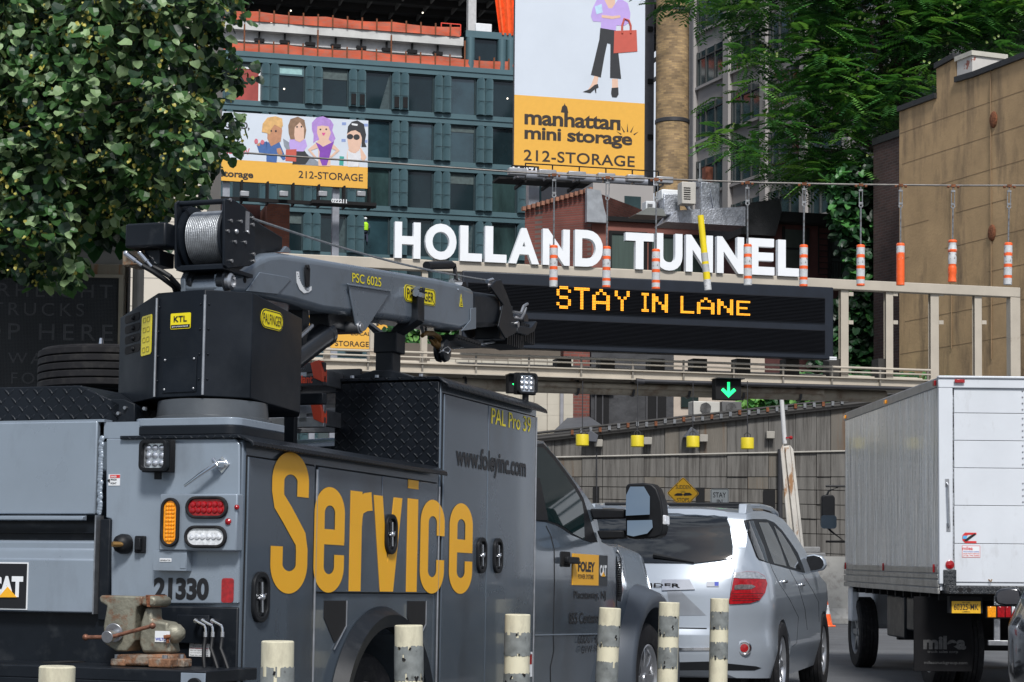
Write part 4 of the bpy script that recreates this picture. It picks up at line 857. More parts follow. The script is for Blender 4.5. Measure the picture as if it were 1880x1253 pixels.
# ---- pivot between column and boom ----
mb = MB(); qp = tX('P', 424, 517, BX+.02); ql = T.hit(350, 521, 1, qp[0]); xl_ = ql.x
prof = [(.045, 0), (.05, .02), (.05, .03), (.038, .035), (.038, BX-xl_-.04), (.05, BX-xl_-.03), (.05, BX-xl_+.0), (.04, BX-xl_+.005)]
mb.lathe(prof, (xl_, *qp), (1,0,0), 32); pv = part('main_pivot', mb, mat('cylinder_black', (0,0,0)), TR, smooth=30)
mb = MB(); mb.lathe([(.038, 0), (.038, .02), (.026, .03), (.024, .02), (.001, .02)], (BX+.002, *qp), (1,0,0), 28); part('pin_cap', mb, stl, pv)
mb = MB(); mb.prism([(qp[0]-.05, qp[1]-.09), (qp[0]-.06, qp[1]+.01), (qp[0]-.03, qp[1]+.05), (qp[0]+.04, qp[1]+.05), (qp[0]+.09, qp[1]-.09)], 'x', xl_-.02, xl_+.005); mb.prism([(qp[0]-.04, qp[1]-.09), (qp[0]-.04, qp[1]+.03), (qp[0]-.01, qp[1]+.03), (qp[0]+.0, qp[1]-.09)], 'x', BX-.045, BX-.0); part('pivot_lug', mb, boomg, pv, bevel=.004)
mb = MB(); mb.prism(P_([(460,395), (477,410), (519,436), (519,463), (490,463), (460,485)], BX-.05), 'x', -.4, BX-.05); part('winch_cradle', mb, blk, TR, bevel=.006)
# ---- winch ----
WX = -.165
wp = [tX('C1', *p, WX) for p in ((1292,118), (1310,106), (1332,106), (1400,150), (1455,200), (1468,240), (1468,480), (1440,497), (1312,512), (1292,495))]
mb = MB(); mb.prism(wp, 'x', WX-.014, WX)
wn = part('winch', mb, hblk, TR, bevel=.004)
LX = T.hit(*px('C1', 1018, 300), 1, sum(p[0] for p in wp)/len(wp)-.13).x
mb = MB(); mb.prism([(p[0], p[1]) for p in wp], 'x', LX-.012, LX); part('winch_side', mb, hblk, wn, bevel=.004)
cy_ = (wp[0][0]+wp[6][0])/2; czz = (wp[1][1]+wp[8][1])/2
mb = MB(); rr = .118; lx, rx_ = LX+.03, WX-.045; nn = 18; pr = [(rr, 0)]
for k in range(nn):
    a0 = k*(rx_-lx)/nn; wd = (rx_-lx)/nn
    for j in range(5): pr.append((rr+.006*math.sin(math.pi*j/4), a0+wd*j/4))
mb.lathe(pr, (lx, cy_, czz), (1,0,0), 56)
cab_m = mat('wire_rope', (.36,.38,.4), .42, .75, var=.25, scale=30, bump=.15, bscale=200); part('rope_coil', mb, cab_m, wn, smooth=0)
mb = MB()
mb.lathe([(.145, 0), (.148, .012), (.12, .02)], (LX+.004, cy_, czz), (1,0,0), 48); mb.lathe([(.12, 0), (.148, .008), (.145, .02)], (rx_+.002, cy_, czz), (1,0,0), 48); part('drum_flange', mb, hblk, wn)
mb = MB()
for (y_, z_) in ((wp[1][0]+.01, wp[1][1]-.012), (wp[8][0]+.01, wp[8][1]+.014), (wp[5][0]-.03, wp[6][1]+.02)): mb.cyl((LX, y_, z_), (WX-.01, y_, z_), .012, n=12)
mb.box(LX, WX-.01, wp[9][0]-.0, wp[6][0], wp[8][1]-.004, wp[8][1]+.012); part('tie_bar', mb, hblk, wn)
mb = MB()
for p in ((1322,118), (1330,468), (1452,222), (1453,260), (1458,430), (1458,470)): q = tX('C1', *p, WX); mb.cyl((WX-.002, *q), (WX+.007, *q), .008, n=8)
for k in range(6):
    a_ = R(60*k+15); q = tX('C1', 1368, 300, WX); mb.cyl((WX, q[0]+.095*math.cos(a_)*1.0, q[1]+.052*math.sin(a_)), (WX+.007, q[0]+.095*math.cos(a_), q[1]+.052*math.sin(a_)), .008, n=8)
q = tX('C1', 1358, 300, WX); mb.ball((WX+.0, *q), .013, n=6)
part('winch_bolt', mb, stl, wn)
q0 = tX('C1', 1410, 295, WX); q1 = tX('C1', 1434, 188, WX); mb = MB(); mb.box(WX, WX+.002, q0[0], q1[0], q0[1], q1[1]); part('data_plate', mb, steel(), wn)
# motor arm, valve block, hoses
qa = T.hit(240, 437, 1, .05); mb = MB(); mb.box(qa.x, LX-.01, 0.0, .12, T.hit(240, 459, 1, .05).z, T.hit(240, 415, 1, .05).z); mo = part('motor_arm', mb, blk, wn, bevel=.01)
q0 = T.hit(235, 491, 1, .1); q1 = T.hit(276, 463, 1, .1); mb = MB(); mb.box(q0.x, q1.x, .05, .18, q0.z, q1.z, 0); q2 = T.hit(303, 489, 1, .1); mb.box(q1.x, q2.x, .05, .18, q2.z, q1.z, 1)
vb = part('valve_block', mb, [mat('dull_block', (.25,.2,.14), .6, .4, var=.4, scale=20, dirt_or_sheen=(.25,.09,.03), damt=.8), blk], wn, bevel=.004)
for k, (p0, p1, p2, p3) in enumerate((((232,466), (262,488), (300,512), (324,541)), ((258,465), (280,490), (312,508), (332,541)))):
    mb = MB(); Q = [T.hit(*p, 1, -.0+k*.03) for p in (p0, p1)]; mb.cyl(Q[0], Q[0].lerp(Q[1], .6), .013, n=8); mb.cyl(Q[0].lerp(Q[1], .55), Q[1], .009, n=8); mb.ball(Q[0], .014, n=5); f = part('hose_fitting', mb, chm, vb)
    mb = MB(); mb.tube([T.hit(*p1, 1, .0+k*.03), T.hit((p1[0]+p2[0])/2, (p1[1]+p2[1])/2-1, 1, .02+k*.03), T.hit(*p2, 1, .05), T.hit(p3[0]-5, (p2[1]+p3[1])/2, 1, .1), T.hit(*p3, 1, .15), T.hit(p3[0]+1, p3[1]+10, 1, .2)], .0115, 8); part('hose', mb, pls, f)
# winch rope over the boom, and back to the hook
mb = MB(); r0 = Vector((-.23, *tX('P', 464, 402, -.23))); r1 = Vector((-.27, *tX('P', 905, 517, -.27))); pts = [r0.lerp(r1, k/14)+Vector((0,0,-.035*math.sin(math.pi*k/14))) for k in range(15)]; mb.tube(pts, .0065, 6); part('winch_rope', mb, cab_m, TR)
q0 = Vector((-.3, *tX('P', 936, 624, -.3))); q1 = Vector((-.3, *tX('P', 832, 640, -.3))); mb = MB(); mb.tube([q0, q1], .0065, 6); part('winch_rope', mb, cab_m, TR)
# hook block hung under the boom
hx = lambda x, y, X=-.27: Vector((X, *tX('P', x, y, X)))
q = hx(812, 644); mb = MB(); mb.lathe([(.03, -.035), (.062, -.03), (.068, -.012), (.05, 0), (.068, .012), (.062, .03), (.03, .035)], q, (1,0,0), 32); hk = part('hook_block', mb, blk, TR)
mb = MB(); mb.tube([hx(775,617), hx(781,612), hx(795,613), hx(805,620), hx(808,628), hx(803,636), hx(795,632), hx(790,624)], [.012, .014, .016, .017, .016, .016, .012, .006], 8); mb.cyl(hx(797,628), hx(808,640), .018); part('hook', mb, mat('bronze_hook', (.2,.11,.03), .45, .6, var=.3, scale=30), hk)
mb = MB(); mb.tube([hx(806,648,-.22), hx(815,640,-.22), hx(822,637,-.22), hx(827,642,-.22), hx(823,648,-.22), hx(814,646,-.22)], .004, 6); mb.ball(hx(812,644,-.225), .012, n=5); part('pin_clip', mb, chm, hk)
mb = MB(); mb.tube([hx(771,592,-.3), hx(777,612,-.27)], .01, 6); mb.tube([hx(783,592,-.3), hx(781,612,-.27)], .006, 6); part('hook_strap', mb, stl, hk)
# small fittings under the boom
mb = MB(); mb.cyl(hx(802,603,-.3), hx(822,605,-.3), .022); mb.box(-.33, -.25, hx(820,604).y, hx(834,606).y, hx(820,604).z, hx(820,598).z)
part('under_fitting', mb, pls, bm_)
# under-boom floodlight, seen below the boom
mb = MB(); a_ = hx(814,622,-.3); b_ = hx(857,640,-.3); 
for k in range(9): mb.box(-.4, -.2, a_.y+(b_.y-a_.y)*k/9, a_.y+(b_.y-a_.y)*(k/9+.06), b_.z+.02, a_.z)
mb.box(-.39, -.21, a_.y, b_.y, b_.z+.035, a_.z-.015); part('under_light', mb, pls, bm_)
# ---- bench vise bolted to the deck ----
VY = -.2
def v5(x, y, Y=VY): h = T.hit(*px('Z5', x, y), 1, Y); return (h.x, h.z)
vm = mat('vise_cast_iron', (.23,.22,.17), .5, .35, var=.25, scale=9, dirt_or_sheen=(.2,.08,.035), damt=.85, dpos=(.52,.62), dscale=11, bump=.25, bscale=40)
vr = mat('vise_rusty_base', (.24,.12,.065), .8, .2, var=.4, scale=14, dirt_or_sheen=(.26,.24,.2), damt=.8, dpos=(.5,.6), dscale=12, bump=.4, bscale=50)
mb = MB(); mb.prism([v5(*p) for p in ((285,235), (310,208), (780,222), (800,300), (720,340), (700,380), (690,720), (600,850), (480,850), (345,760), (335,560), (375,330), (300,290))], 'y', VY-.06, VY+.06)
vs_ = part('bench_vise', mb, vm, TR, bevel=.028, seg=3)
mb = MB(); mb.prism([v5(*p) for p in ((775,225), (860,205), (940,235), (948,290), (920,335), (860,340), (775,320))], 'y', VY-.07, VY+.07); part('jaw', mb, vm, vs_, bevel=.012)
mb = MB(); mb.prism([v5(*p) for p in ((835,205), (884,205), (884,345), (850,345))], 'y', VY-.073, VY+.073); part('jaw_plate', mb, rst, vs_, bevel=.003)
mb = MB(); mb.prism([v5(*p) for p in ((790,350), (860,345), (868,490), (1055,520), (1055,740), (1080,870), (760,870), (720,760), (740,520))], 'y', VY-.045, VY+.05); part('fixed_jaw', mb, vm, vs_, bevel=.012, seg=3)
mb = MB(); q = v5(1045, 645); q2 = v5(1170, 645); rr_ = (v5(1045, 520)[1]-v5(1045, 770)[1])/2; mb.lathe([(rr_, 0), (rr_, .02), (rr_*.85, .05), (rr_*.5, .07), (.001, .078)], (q[0]-.02, VY, q[1]), (1,0,0), 28); part('barrel', mb, vm, vs_)
mb = MB(); mb.prism([v5(*p) for p in ((500,885), (1080,880), (1115,1015), (460,1015))], 'y', VY-.07, VY+.09); part('swivel_base', mb, vr, vs_, bevel=.012)
mb = MB()
for a_, b_, Y_ in ((355, 520, -.06), (790, 1045, -.09), (1100, 1205, 0)): 
    p0 = v5(a_, 1018, VY+Y_); p1 = v5(b_, 940, VY+Y_); mb.box(p0[0], p1[0], VY+Y_-.02, VY+Y_+.05, zd+.001, p1[1])
part('base_foot', mb, vr, vs_, bevel=.006)
mb = MB()
for cx_, cy2, Y_ in ((412, 905, -.04), (958, 915, -.08), (1145, 905, .02)): q = v5(cx_, cy2, VY+Y_); mb.cyl((q[0], VY+Y_, q[1]-.02), (q[0], VY+Y_, q[1]+.006), .012, n=6); mb.cyl((q[0], VY+Y_, q[1]-.024), (q[0], VY+Y_, q[1]-.018), .017, n=16)
part('base_bolt', mb, stl, vs_)
q = v5(305, 690, VY-.15); qi = v5(430, 640, VY-.05); mb = MB(); mb.cyl((q[0], VY-.15, q[1]), (qi[0], VY-.05, qi[1]), .02); mb.lathe([(.026, 0), (.026, .03), (.02, .034)], (q[0], VY-.16, q[1]), (Vector((qi[0]-q[0], .1, qi[1]-q[1]))), 24); mb.lathe([(.04, 0), (.04, .012)], (qi[0]-.005, VY-.085, qi[1]), Vector((qi[0]-q[0], .1, qi[1]-q[1])), 28); part('screw_head', mb, stl, vs_, bevel=.002)
a_ = v5(45, 692, VY-.15); b_ = v5(815, 560, VY-.14); c_ = v5(330, 690, VY-.15); mb = MB(); mb.tube([(a_[0], VY-.15, a_[1]), (c_[0], VY-.148, c_[1]), (b_[0], VY-.14, b_[1])], .0085, 10); mb.ball((a_[0], VY-.15, a_[1]), .014, n=8); mb.ball((b_[0], VY-.14, b_[1]), .014, n=8); part('handle_bar', mb, mat('rusty_bar', (.24,.11,.07), .55, .6, var=.5, scale=40), vs_)
a_ = v5(843, 745, VY-.048); b_ = v5(1015, 622, VY-.048); mb = MB(); mb.box(a_[0], b_[0], VY-.05, VY-.046, a_[1], b_[1], 0); mb.text('WILTON', (a_[0]+.003, VY-.0505, a_[1]+.006), (1,0,0), (0,0,1), b_[0]-a_[0]-.006, .012, .0008, .03, 1); part('maker_plate', mb, [wht, mat('blue_ink', (.03,.06,.4), .5)], vs_)
mb = MB(); q = v5(985, 690, VY-.06); mb.cyl((q[0]-.012, VY-.07, q[1]), (q[0]+.012, VY-.055, q[1]+.003), .008); mb.cyl((q[0], VY-.055, q[1]-.025), (q[0], VY-.055, q[1]+.01), .007); part('lock_bolt', mb, rst, vs_)
# ---- loose things carried on the truck ----
TYR = thing('spare_tire', 'black spare tire lying flat on the truck bed behind the crane housing', 'tire', T.M @ Matrix.Translation((-1.34, 1.15, 2.095)))
mb = MB(); rT, wT = .405, .225; zc0 = .13
prof = [(.25, zc0-.09), (.32, zc0-wT/2), (.385, zc0-wT/2+.006)]
for k in range(5):
    a = -.078+k*.039-.0
    prof += [(rT-.002, a+zc0-.016), (rT, a+zc0-.013), (rT, a+zc0+.013), (rT-.002, a+zc0+.016), (rT-.016, a+zc0+.018), (rT-.016, a+zc0+.021)]
prof += [(.385, zc0+wT/2-.006), (.32, zc0+wT/2), (.25, zc0+.09), (.25, zc0-.09)]
mb.lathe(prof, (0,0,0), (0,0,1), 72, cap=False); part('tyre', mb, rubber(), TYR, smooth=25)
mb = MB(); mb.lathe([(.25, zc0+.09), (.245, zc0+.1), (.2, zc0+.03), (.12, zc0+.02), (.06, zc0+.02)], (0,0,0), (0,0,1), 36, cap=False); part('rim', mb, steel(), TYR)
mb = MB(); mb.cyl((.09,-.32,zc0+.11), (.09,-.32,zc0+.14), .012, .008); part('valve_stem', mb, chrome(), TYR)
ly = 1.75
orange = mat('orange_plastic', (.75,.08,.03), .45, var=.1); rail = mat('ladder_black', (.03,.032,.036), .4)
for k, (v, lab) in enumerate(((690, 'black and orange folding ladder, upper one of the pair racked behind the crane'), (765, 'silver and orange folding ladder, lower one of the pair racked behind the crane'))):
    q0 = T.hit(505, v, 1, ly); q1 = T.hit(588, v, 1, ly)
    LD = thing('folding_ladder', lab, 'ladder', T.M @ Matrix.Translation((q0.x-.6, ly, q0.z-.0)), 'ladders racked on the truck'); Wd = q1.x-q0.x+.62
    mb = MB()
    for j in range(2): mb.box(0, Wd, 0, .03, -.05+j*.07-.01, .005+j*.07-.01)
    mb.box(0, Wd, .45, .48, -.05, .08); part('rail', mb, rail if k == 0 else steel(), LD, bevel=.003)
    mb = MB()
    for j in range(5): mb.box(Wd-.14-j*.25, Wd-.1-j*.25, .0, .46, -.03, .05)
    part('rung', mb, steel(), LD)
    mb = MB(); mb.prism([(Wd-.07, .06), (Wd-.02, .075), (Wd+.0, .02), (Wd+.0, -.04), (Wd-.05, -.02)], 'y', -.02, .04); mb.prism([(Wd-.38, .0), (Wd-.34, .0), (Wd-.35, -.05), (Wd-.37, -.05)], 'y', -.01, -.001); part('foot', mb, orange, LD, bevel=.003)
    if k == 0:
        mb = MB(); mb.text('Little Giant', (.62, -.0015, -.045), (1,0,0), (0,0,1), .2, .045, .001, .03); part('lettering', mb, orange, LD)
# ======================= SUV =======================
silver = mat('silver_paint', (.4,.445,.5), .3, .4, var=.04, scale=2, coat=.8)
SH = 16.2
s0 = at(1408, 1100, 16.4); S = Fr((s0.x, s0.y, 0), SH)
SV = thing('suv', 'silver SUV with roof rails and red tail light driving ahead of the grey service truck', 'SUV', S.M)
def wrapcast(verts2, faces, edges, cast, name, mt, parent, off, smooth=40):
    V = [cast(*q) for q in verts2]; m_ = MB(); idm = {}; inv = {}
    for i, q in enumerate(V):
        if q: idm[i] = len(m_.v); m_.v.append(q[0]+q[1]*off)
    for f in faces:
        if all(V[i] for i in f): m_.f.append([idm[i] for i in f]); m_.m.append(0)
    for i, q in enumerate(V):
        if q: inv[i] = len(m_.v); m_.v.append(q[0]-q[1]*.004)
    for i, j in edges:
        if V[i] and V[j]: m_.f.append([idm[i], idm[j], inv[j], inv[i]]); m_.m.append(0)
    return part(name, m_, mt, parent, smooth=smooth)
def localdecal(bvh, ax, sg, pts, name, mt, parent, off=.004, res=.06, smooth=40):
    "panel on a body: outline in the two axes other than ax, cast along ax from the side sg"
    bm = bmesh.new(); bm.faces.new([bm.verts.new((a, b, 0)) for a, b in pts])
    for k in (0, 1):
        lo = min(p[k] for p in pts); hi = max(p[k] for p in pts); v = lo+res
        while v < hi: bmesh.ops.bisect_plane(bm, geom=bm.verts[:]+bm.edges[:]+bm.faces[:], plane_co=(v,0,0) if k == 0 else (0,v,0), plane_no=(1,0,0) if k == 0 else (0,1,0)); v += res
    bm.verts.index_update(); vv = [(v.co.x, v.co.y) for v in bm.verts]; F = [[v.index for v in f.verts] for f in bm.faces]; E = [[v.index for v in e.verts] for e in bm.edges if e.is_boundary]; bm.free()
    def cast(a, b):
        o = Vector((sg*9, a, b)) if ax == 0 else Vector((a, sg*9, b)); d = Vector((-sg, 0, 0)) if ax == 0 else Vector((0, -sg, 0))
        if ax == 0: o.x -= 1
        h = bvh.ray_cast(o, d)
        if h[0] is None: return None
        return h[0], (h[1] if h[1].dot(d) < 0 else -h[1])
    return wrapcast(vv, F, E, cast, name, mt, parent, off, smooth)
RA, FA = .98, 3.78
def suvw(y, z):
    x = 0
    if z > .92: x -= (z-.92)*.13+max(0, z-1.15)*.26
    if z < .5: x -= (.5-z)*.25
    x -= .018*math.exp(-((z-.72)/.1)**2)
    if y < .55: x -= .42*((.55-y)/.55)**2.6
    if y > 3.9: x -= .42*((y-3.9)/.85)**2.2
    return x
so_ = [(.12,.3), (.02,.36), (0,.5), (.0,.66), (.03,.7), (.05,.85), (.06,1.0), (.1,1.12), (.2,1.32), (.34,1.55), (.37,1.62), (.42,1.665), (.8,1.70), (1.4,1.715), (2.0,1.70), (2.45,1.66), (2.8,1.56), (3.25,1.3), (3.55,1.12), (3.8,1.07), (4.3,1.0), (4.6,.88), (4.74,.66), (4.74,.35), (4.68,.25)]
so_ += [(FA+.42,.25)]+[(FA+.41*math.cos(R(a)), .36+.41*math.sin(R(a))) for a in range(-10, 191, 12)]+[(FA-.42,.25), (RA+.42,.25)]+[(RA+.41*math.cos(R(a)), .36+.41*math.sin(R(a))) for a in range(-10, 191, 12)]+[(RA-.42,.28)]
def scr(y, z, s):
    dy = 0; dz = 0
    if y < .5: dy = -.10*s if z < 1.6 else -.05*s
    if z > 1.5: dz = .04*s
    elif y > 3.2 and z > .9: dz = .04*s
    if y > 4.3: dy = .12*s
    if 2.5 < y < 3.5 and z > 1.1: dy = .12*s
    return dy, dz
sb, sB = swept(so_, suvw, -.955, 'body', silver, SV, .08, scr, bevel=.02)
def sl_(x, y, c='Z1'):
    o, d = S.lray(*px(c, x, y)); h = sB.ray_cast(o, d.normalized()); return h[0]
def sdec(pts, name, mt, off=.004, res=5, par=None, c='Z1'): return surfdecal(S, sB, c, pts, name, mt, par or sb, off, res)
tint = mat('privacy_glass', (.006,.008,.009), .04, 0, var=.05, coat=.6, spec=.8)
# rear window: right half measured, mirrored to the left
def mirrored(pts):
    q = [sl_(*p) for p in pts]; r = [(v.x, v.z) for v in q if v]; return r+[(2*-.955-x, z) for x, z in reversed(r)]
rw = mirrored([(330, 238), (440, 244), (520, 252), (538, 300), (556, 420), (556, 488), (480, 503), (330, 520)])
localdecal(sB, 1, -1, rw, 'rear_window', tint, sb, .016)
mb = MB()
hz = mirrored([(330, 200), (420, 205), (505, 215), (520, 222), (524, 240), (440, 238), (330, 228)])
localdecal(sB, 1, -1, hz, 'spoiler', silver, sb, .03)
# side glass with dark surround
sdec([(622,255), (680,246), (760,248), (810,268), (860,318), (915,395), (955,455), (985,530), (1000,578), (960,570), (800,525), (715,500), (700,480), (670,400), (640,320)], 'window_surround', pls, .003)
sdec([(628,262), (680,258), (694,300), (745,420), (772,516), (715,492), (704,475), (672,392), (645,315)], 'quarter_window', tint, .006)
sdec([(712,268), (770,270), (800,320), (845,420), (884,538), (806,522), (776,440), (740,340)], 'rear_door_window', tint, .006)
sdec([(806,290), (850,330), (905,415), (945,490), (975,562), (905,542), (872,460), (838,375)], 'front_door_window', tint, .006)
# seams
for pts in ([(560,500), (566,560), (548,640), (532,770)], [(690,258), (752,420), (800,560), (840,640), (905,740), (960,850), (950,1010), (893,1060)], [(800,310), (872,470), (912,570), (960,660), (1000,800), (1015,930)], [(985,585), (1050,690), (1085,760), (1088,880)]):
    sdec(seam(pts, 1.4 if pts[0][0] != 560 else 2.0), 'panel_seam', gap, .0015)
sdec([(220,915), (395,918), (395,925), (220,922)], 'panel_seam', gap, .002)
# tail lamp
tl = sdec([(568,580), (640,570), (705,575), (748,600), (762,645), (750,700), (715,748), (660,765), (535,772), (530,755), (545,690)], 'tail_light', redl, .012)
sdec([(568,580), (640,572), (703,577), (744,602), (752,618), (700,614), (560,612)], 'clear_lens', mat('grey_lens', (.4,.41,.43), .12, .4, var=.3, scale=40, coat=.6), .016, par=tl)
sdec([(562,656), (600,650), (668,652), (690,664), (660,680), (560,682)], 'reverse_lamp', mat('smoked_lens', (.2,.17,.17), .15, .4, var=.5, scale=60, coat=.5), .016, par=tl)
for k in range(4): sdec([(548,706+k*14), (738-k*10,706+k*14), (736-k*10,709+k*14), (548,709+k*14)], 'lamp_rib', gap, .0135, par=tl)
# tailgate garnish, plate recess, emblem
for pts, n_, mt_, of in (([(120,622), (290,622), (322,683), (120,690)], 'garnish', chm, .015), ([(150,690), (230,685), (390,840), (350,842), (175,842)], 'plate_recess', mat('silver_shadow_panel', (.3,.32,.35), .3, .5), .003), ([(205,1040), (500,1038), (500,1056), (205,1058)], 'bumper_strip', chm, .01), ([(395,634), (470,634), (470,664), (395,664)], 'emblem', chm, .008)):
    sdec(pts, n_, mt_, of)
sdec([(443,636), (468,636), (468,660), (443,660)], 'emblem_badge', mat('blue_ink', (.03,.06,.4), .5), .010)
a_ = sl_(150, 655); b_ = sl_(235, 655); mb = MB(); mb.text('LANDER', (b_.x-.46, min(a_.y, b_.y)-.017, a_.z-.018), (1,0,0), (0,0,1), .46, .035, .002, .02); part('lettering', mb, gap, sb)
sdec([(205,1130), (400,1125), (700,1155), (730,1165), (690,1180), (205,1180)], 'bumper_skirt', pls, .003)
q = sl_(625, 1042); mb = MB(); nrm = Vector((.35,-1,0)).normalized(); mb.lathe([(.062, -.01), (.062, .012), (.05, .014), (.046, .004), (.001, .004)], q, nrm, 28, 0); mb.lathe([(.036, .002), (.034, .012), (.001, .016)], q, nrm, 20, 1); part('fog_reflector', mb, [chm, redl], sb)
# wiper
a_ = sl_(70, 470); b_ = sl_(320, 515); mb = MB(); mb.tube([a_+Vector((0,-.03,0)), a_.lerp(b_, .5)+Vector((0,-.03,.0)), b_+Vector((0,-.02,0))], [.022,.016,.006], 6); part('wiper', mb, pls, sb)
# roof rails
for sx in (0, 1):
    xx = -.29 if sx == 0 else -1.62; mb = MB(); zz_ = 1.70
    mb.tube([(xx-.02, .55, zz_), (xx, .75, zz_+.045), (xx+.01, 1.4, zz_+.06), (xx+.01, 2.0, zz_+.05), (xx, 2.4, zz_+.02), (xx-.02, 2.6, 1.66)], .022, 10)
    mb.prism([(.45,1.67), (.5,1.755), (.68,1.765), (.85,1.70)], 'x', xx-.03, xx+.04); part('roof_rail', mb, silver, sb, bevel=.008)
for y_ in (.95, 1.9):
    mb = MB(); mb.cyl((-1.6, y_, 1.765), (-.3, y_, 1.765), .014, n=8); part('cross_bar', mb, pls, sb)
mb = MB(); mb.ball((-1.0,.62,1.735), .05, (1,1.6,.45)); part('antenna_base', mb, silver, sb)
# handles, mirror
for x, y in ((868, 632), (976, 652)):
    q = sl_(x, y); mb = MB(); mb.box(q.x-.01, q.x+.03, q.y-.1, q.y+.09, q.z-.014, q.z+.014); part('door_handle', mb, chm, sb, bevel=.01)
def sm(x, y, Y=3.0): h = S.hit(*px('Z1', x, y), 1, Y); return (h.x, h.z)
mb = MB(); mb.prism([sm(*p) for p in ((1008,470), (1060,463), (1105,475), (1125,500), (1131,530), (1115,560), (1080,570), (1012,578), (1003,540))], 'y', 2.98, 3.1); mr_ = part('mirror', mb, [silver], sb, bevel=.025, seg=3)
mb = MB(); mb.prism([sm(*p) for p in ((1014,478), (1058,471), (1098,481), (1115,505), (1119,530), (1104,552), (1070,562), (1018,568), (1011,540))], 'y', 2.972, 2.979); part('mirror_face', mb, plastic(), mr_)
mb = MB(); a_ = sm(1005, 560); mb.box(a_[0]-.22, a_[0]+.06, 3.0, 3.08, a_[1]-.01, a_[1]+.04); part('mirror_arm', mb, pls, mr_, bevel=.01)
for y_ in (RA, FA):
    wheel(SV, (-.12, y_, .375), .375, .24, .24, 1, 7, deep=.02); wheel(SV, (-1.79, y_, .375), .375, .24, .24, -1, 7, deep=.02)
    mb = MB(); mb.prism([(y_+.405*math.cos(R(a)), .36+.405*math.sin(R(a))) for a in range(0, 181, 12)]+[(y_-.405,.2), (y_+.405,.2)], 'x', -1.75, -.28); part('wheel_well', mb, gap, sb)
mb = MB(); mb.box(-1.7, -.25, .2, 4.6, .2, .3); mb.cyl((-1.6,.5,.25), (-1.6,.05,.25), .04); part('underbody', mb, gap, SV)
a_ = sl_(940, 1080); b_ = sl_(1040, 1040)
# ======================= BOX TRUCK =======================
b0_ = at(1724, 1090, 19.2); B = Fr((b0_.x, b0_.y, 0), -1.1)
BT = thing('box_truck', 'white box truck with riveted side and roll-up rear door on the right of the road', 'truck', B.M)
bw = mat('box_white_paint', (.62,.65,.69), .4, .0, var=.06, scale=1.5, dirt_or_sheen=(.28,.27,.25), damt=.35, dpos=(.58,.72), dscale=5, dstretch=(1,1,.4))
bs = mat('box_side_aluminium', (.6,.64,.67), .24, .2, var=.16, scale=1.1, stretch=(1,5,.6), rvar=.1, bump=.7, bscale=2.2, coat=.3, dirt_or_sheen=(.85,.88,.9), damt=.55, dpos=(.5,.58), dscale=1.3, dstretch=(1,5,.45))  # pale vertical streaks painted in as reflections off the dented sheet
W_B = 2.35; LB = 4.85
def b2(c, x, y, Y=0): h = B.hit(*px(c, x, y), 1, Y); return (h.x, h.z)
def bS(c, x, y, X=0): h = B.hit(*px(c, x, y), 0, X); return (h.y, h.z)
mb = MB(); mb.box(.012, W_B-.012, .0, LB, 1.0, 3.02); part('box_core', mb, bw, BT)
mb = MB(); mb.box(0, .01, .03, LB-.02, 1.22, 2.96)
rnd = random.Random(4)
for i in range(21):
    y = .12+i*.228
    for j in range(34):
        z = 1.25+j*.05; r_ = .0075; mb.add([(-.004, y, z), (0, y-r_, z-r_), (0, y+r_, z-r_), (0, y+r_, z+r_), (0, y-r_, z+r_)], [(0,1,2), (0,2,3), (0,3,4), (0,4,1)])
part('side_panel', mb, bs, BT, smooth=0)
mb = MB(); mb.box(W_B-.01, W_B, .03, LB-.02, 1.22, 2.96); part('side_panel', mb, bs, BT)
mb = MB()
for X in (-.012, W_B-.03): mb.box(X, X+.042, -.01, LB, 2.96, 3.05)
mb.box(0, W_B, .0, LB, 3.03, 3.06); part('roof_rail', mb, mat('rail_aluminium', (.3,.31,.32), .4, .7, var=.2, scale=6), BT, bevel=.008)
mb = MB()
for X in (-.015, W_B-.01):
    for z0_, z1_ in ((1.165,1.225), (1.11,1.155), (1.03,1.10), (.965,1.02)): mb.box(X, X+.025, 0, LB, z0_, z1_)
part('bottom_rail', mb, mat('rail_light', (.33,.33,.32), .4, .5, var=.25, scale=4, dirt_or_sheen=(.1,.09,.08), damt=.5), BT, bevel=.004)
# rear frame
xL = b2('C6', 498, 400)[0]; xd = b2('C6', 548, 400)[0]; zt_ = b2('C6', 600, 112)[1]; zd_ = b2('C6', 600, 150)[1]; zb_ = b2('C6', 600, 878)[1]
mb = MB(); mb.box(-.005, xd, -.03, .02, zb_-.02, 3.0); mb.box(W_B-xd, W_B+.005, -.03, .02, zb_-.02, 3.0); fr_ = part('rear_post', mb, bw, BT, bevel=.008)
mb = MB(); mb.box(-.01, W_B+.01, -.034, .02, zd_, 3.045); mb.box(-.012, W_B+.012, -.05, .03, 3.045, 3.07); part('rear_header', mb, bw, BT, bevel=.008)
mb = MB(); mb.box(xd+.001, W_B-xd-.001, -.0, .03, zb_, zd_+.001); part('door_seal', mb, gap, BT)
for k in range(8): pass
ys_ = [150, 243, 346, 449, 590, 733, 878]
for k in range(6):
    za_ = b2('C6', 600, ys_[k+1])[1]; zc_ = b2('C6', 600, ys_[k])[1]; mb = MB(); mb.box(xd+.018, W_B-xd-.018, -.012, -.0005, za_+.0025, zc_-.0025)
    dp = part('door_panel', mb, bw, BT, bevel=.003)
    if k in (0,1,2,3):
        mb = MB(); xx = b2('C6', 812, 400)[0]
        for j in range(4): mb.ball((xx, -.014, za_+.04+j*.06), .009, n=4)
        part('rivet', mb, steel(), dp)
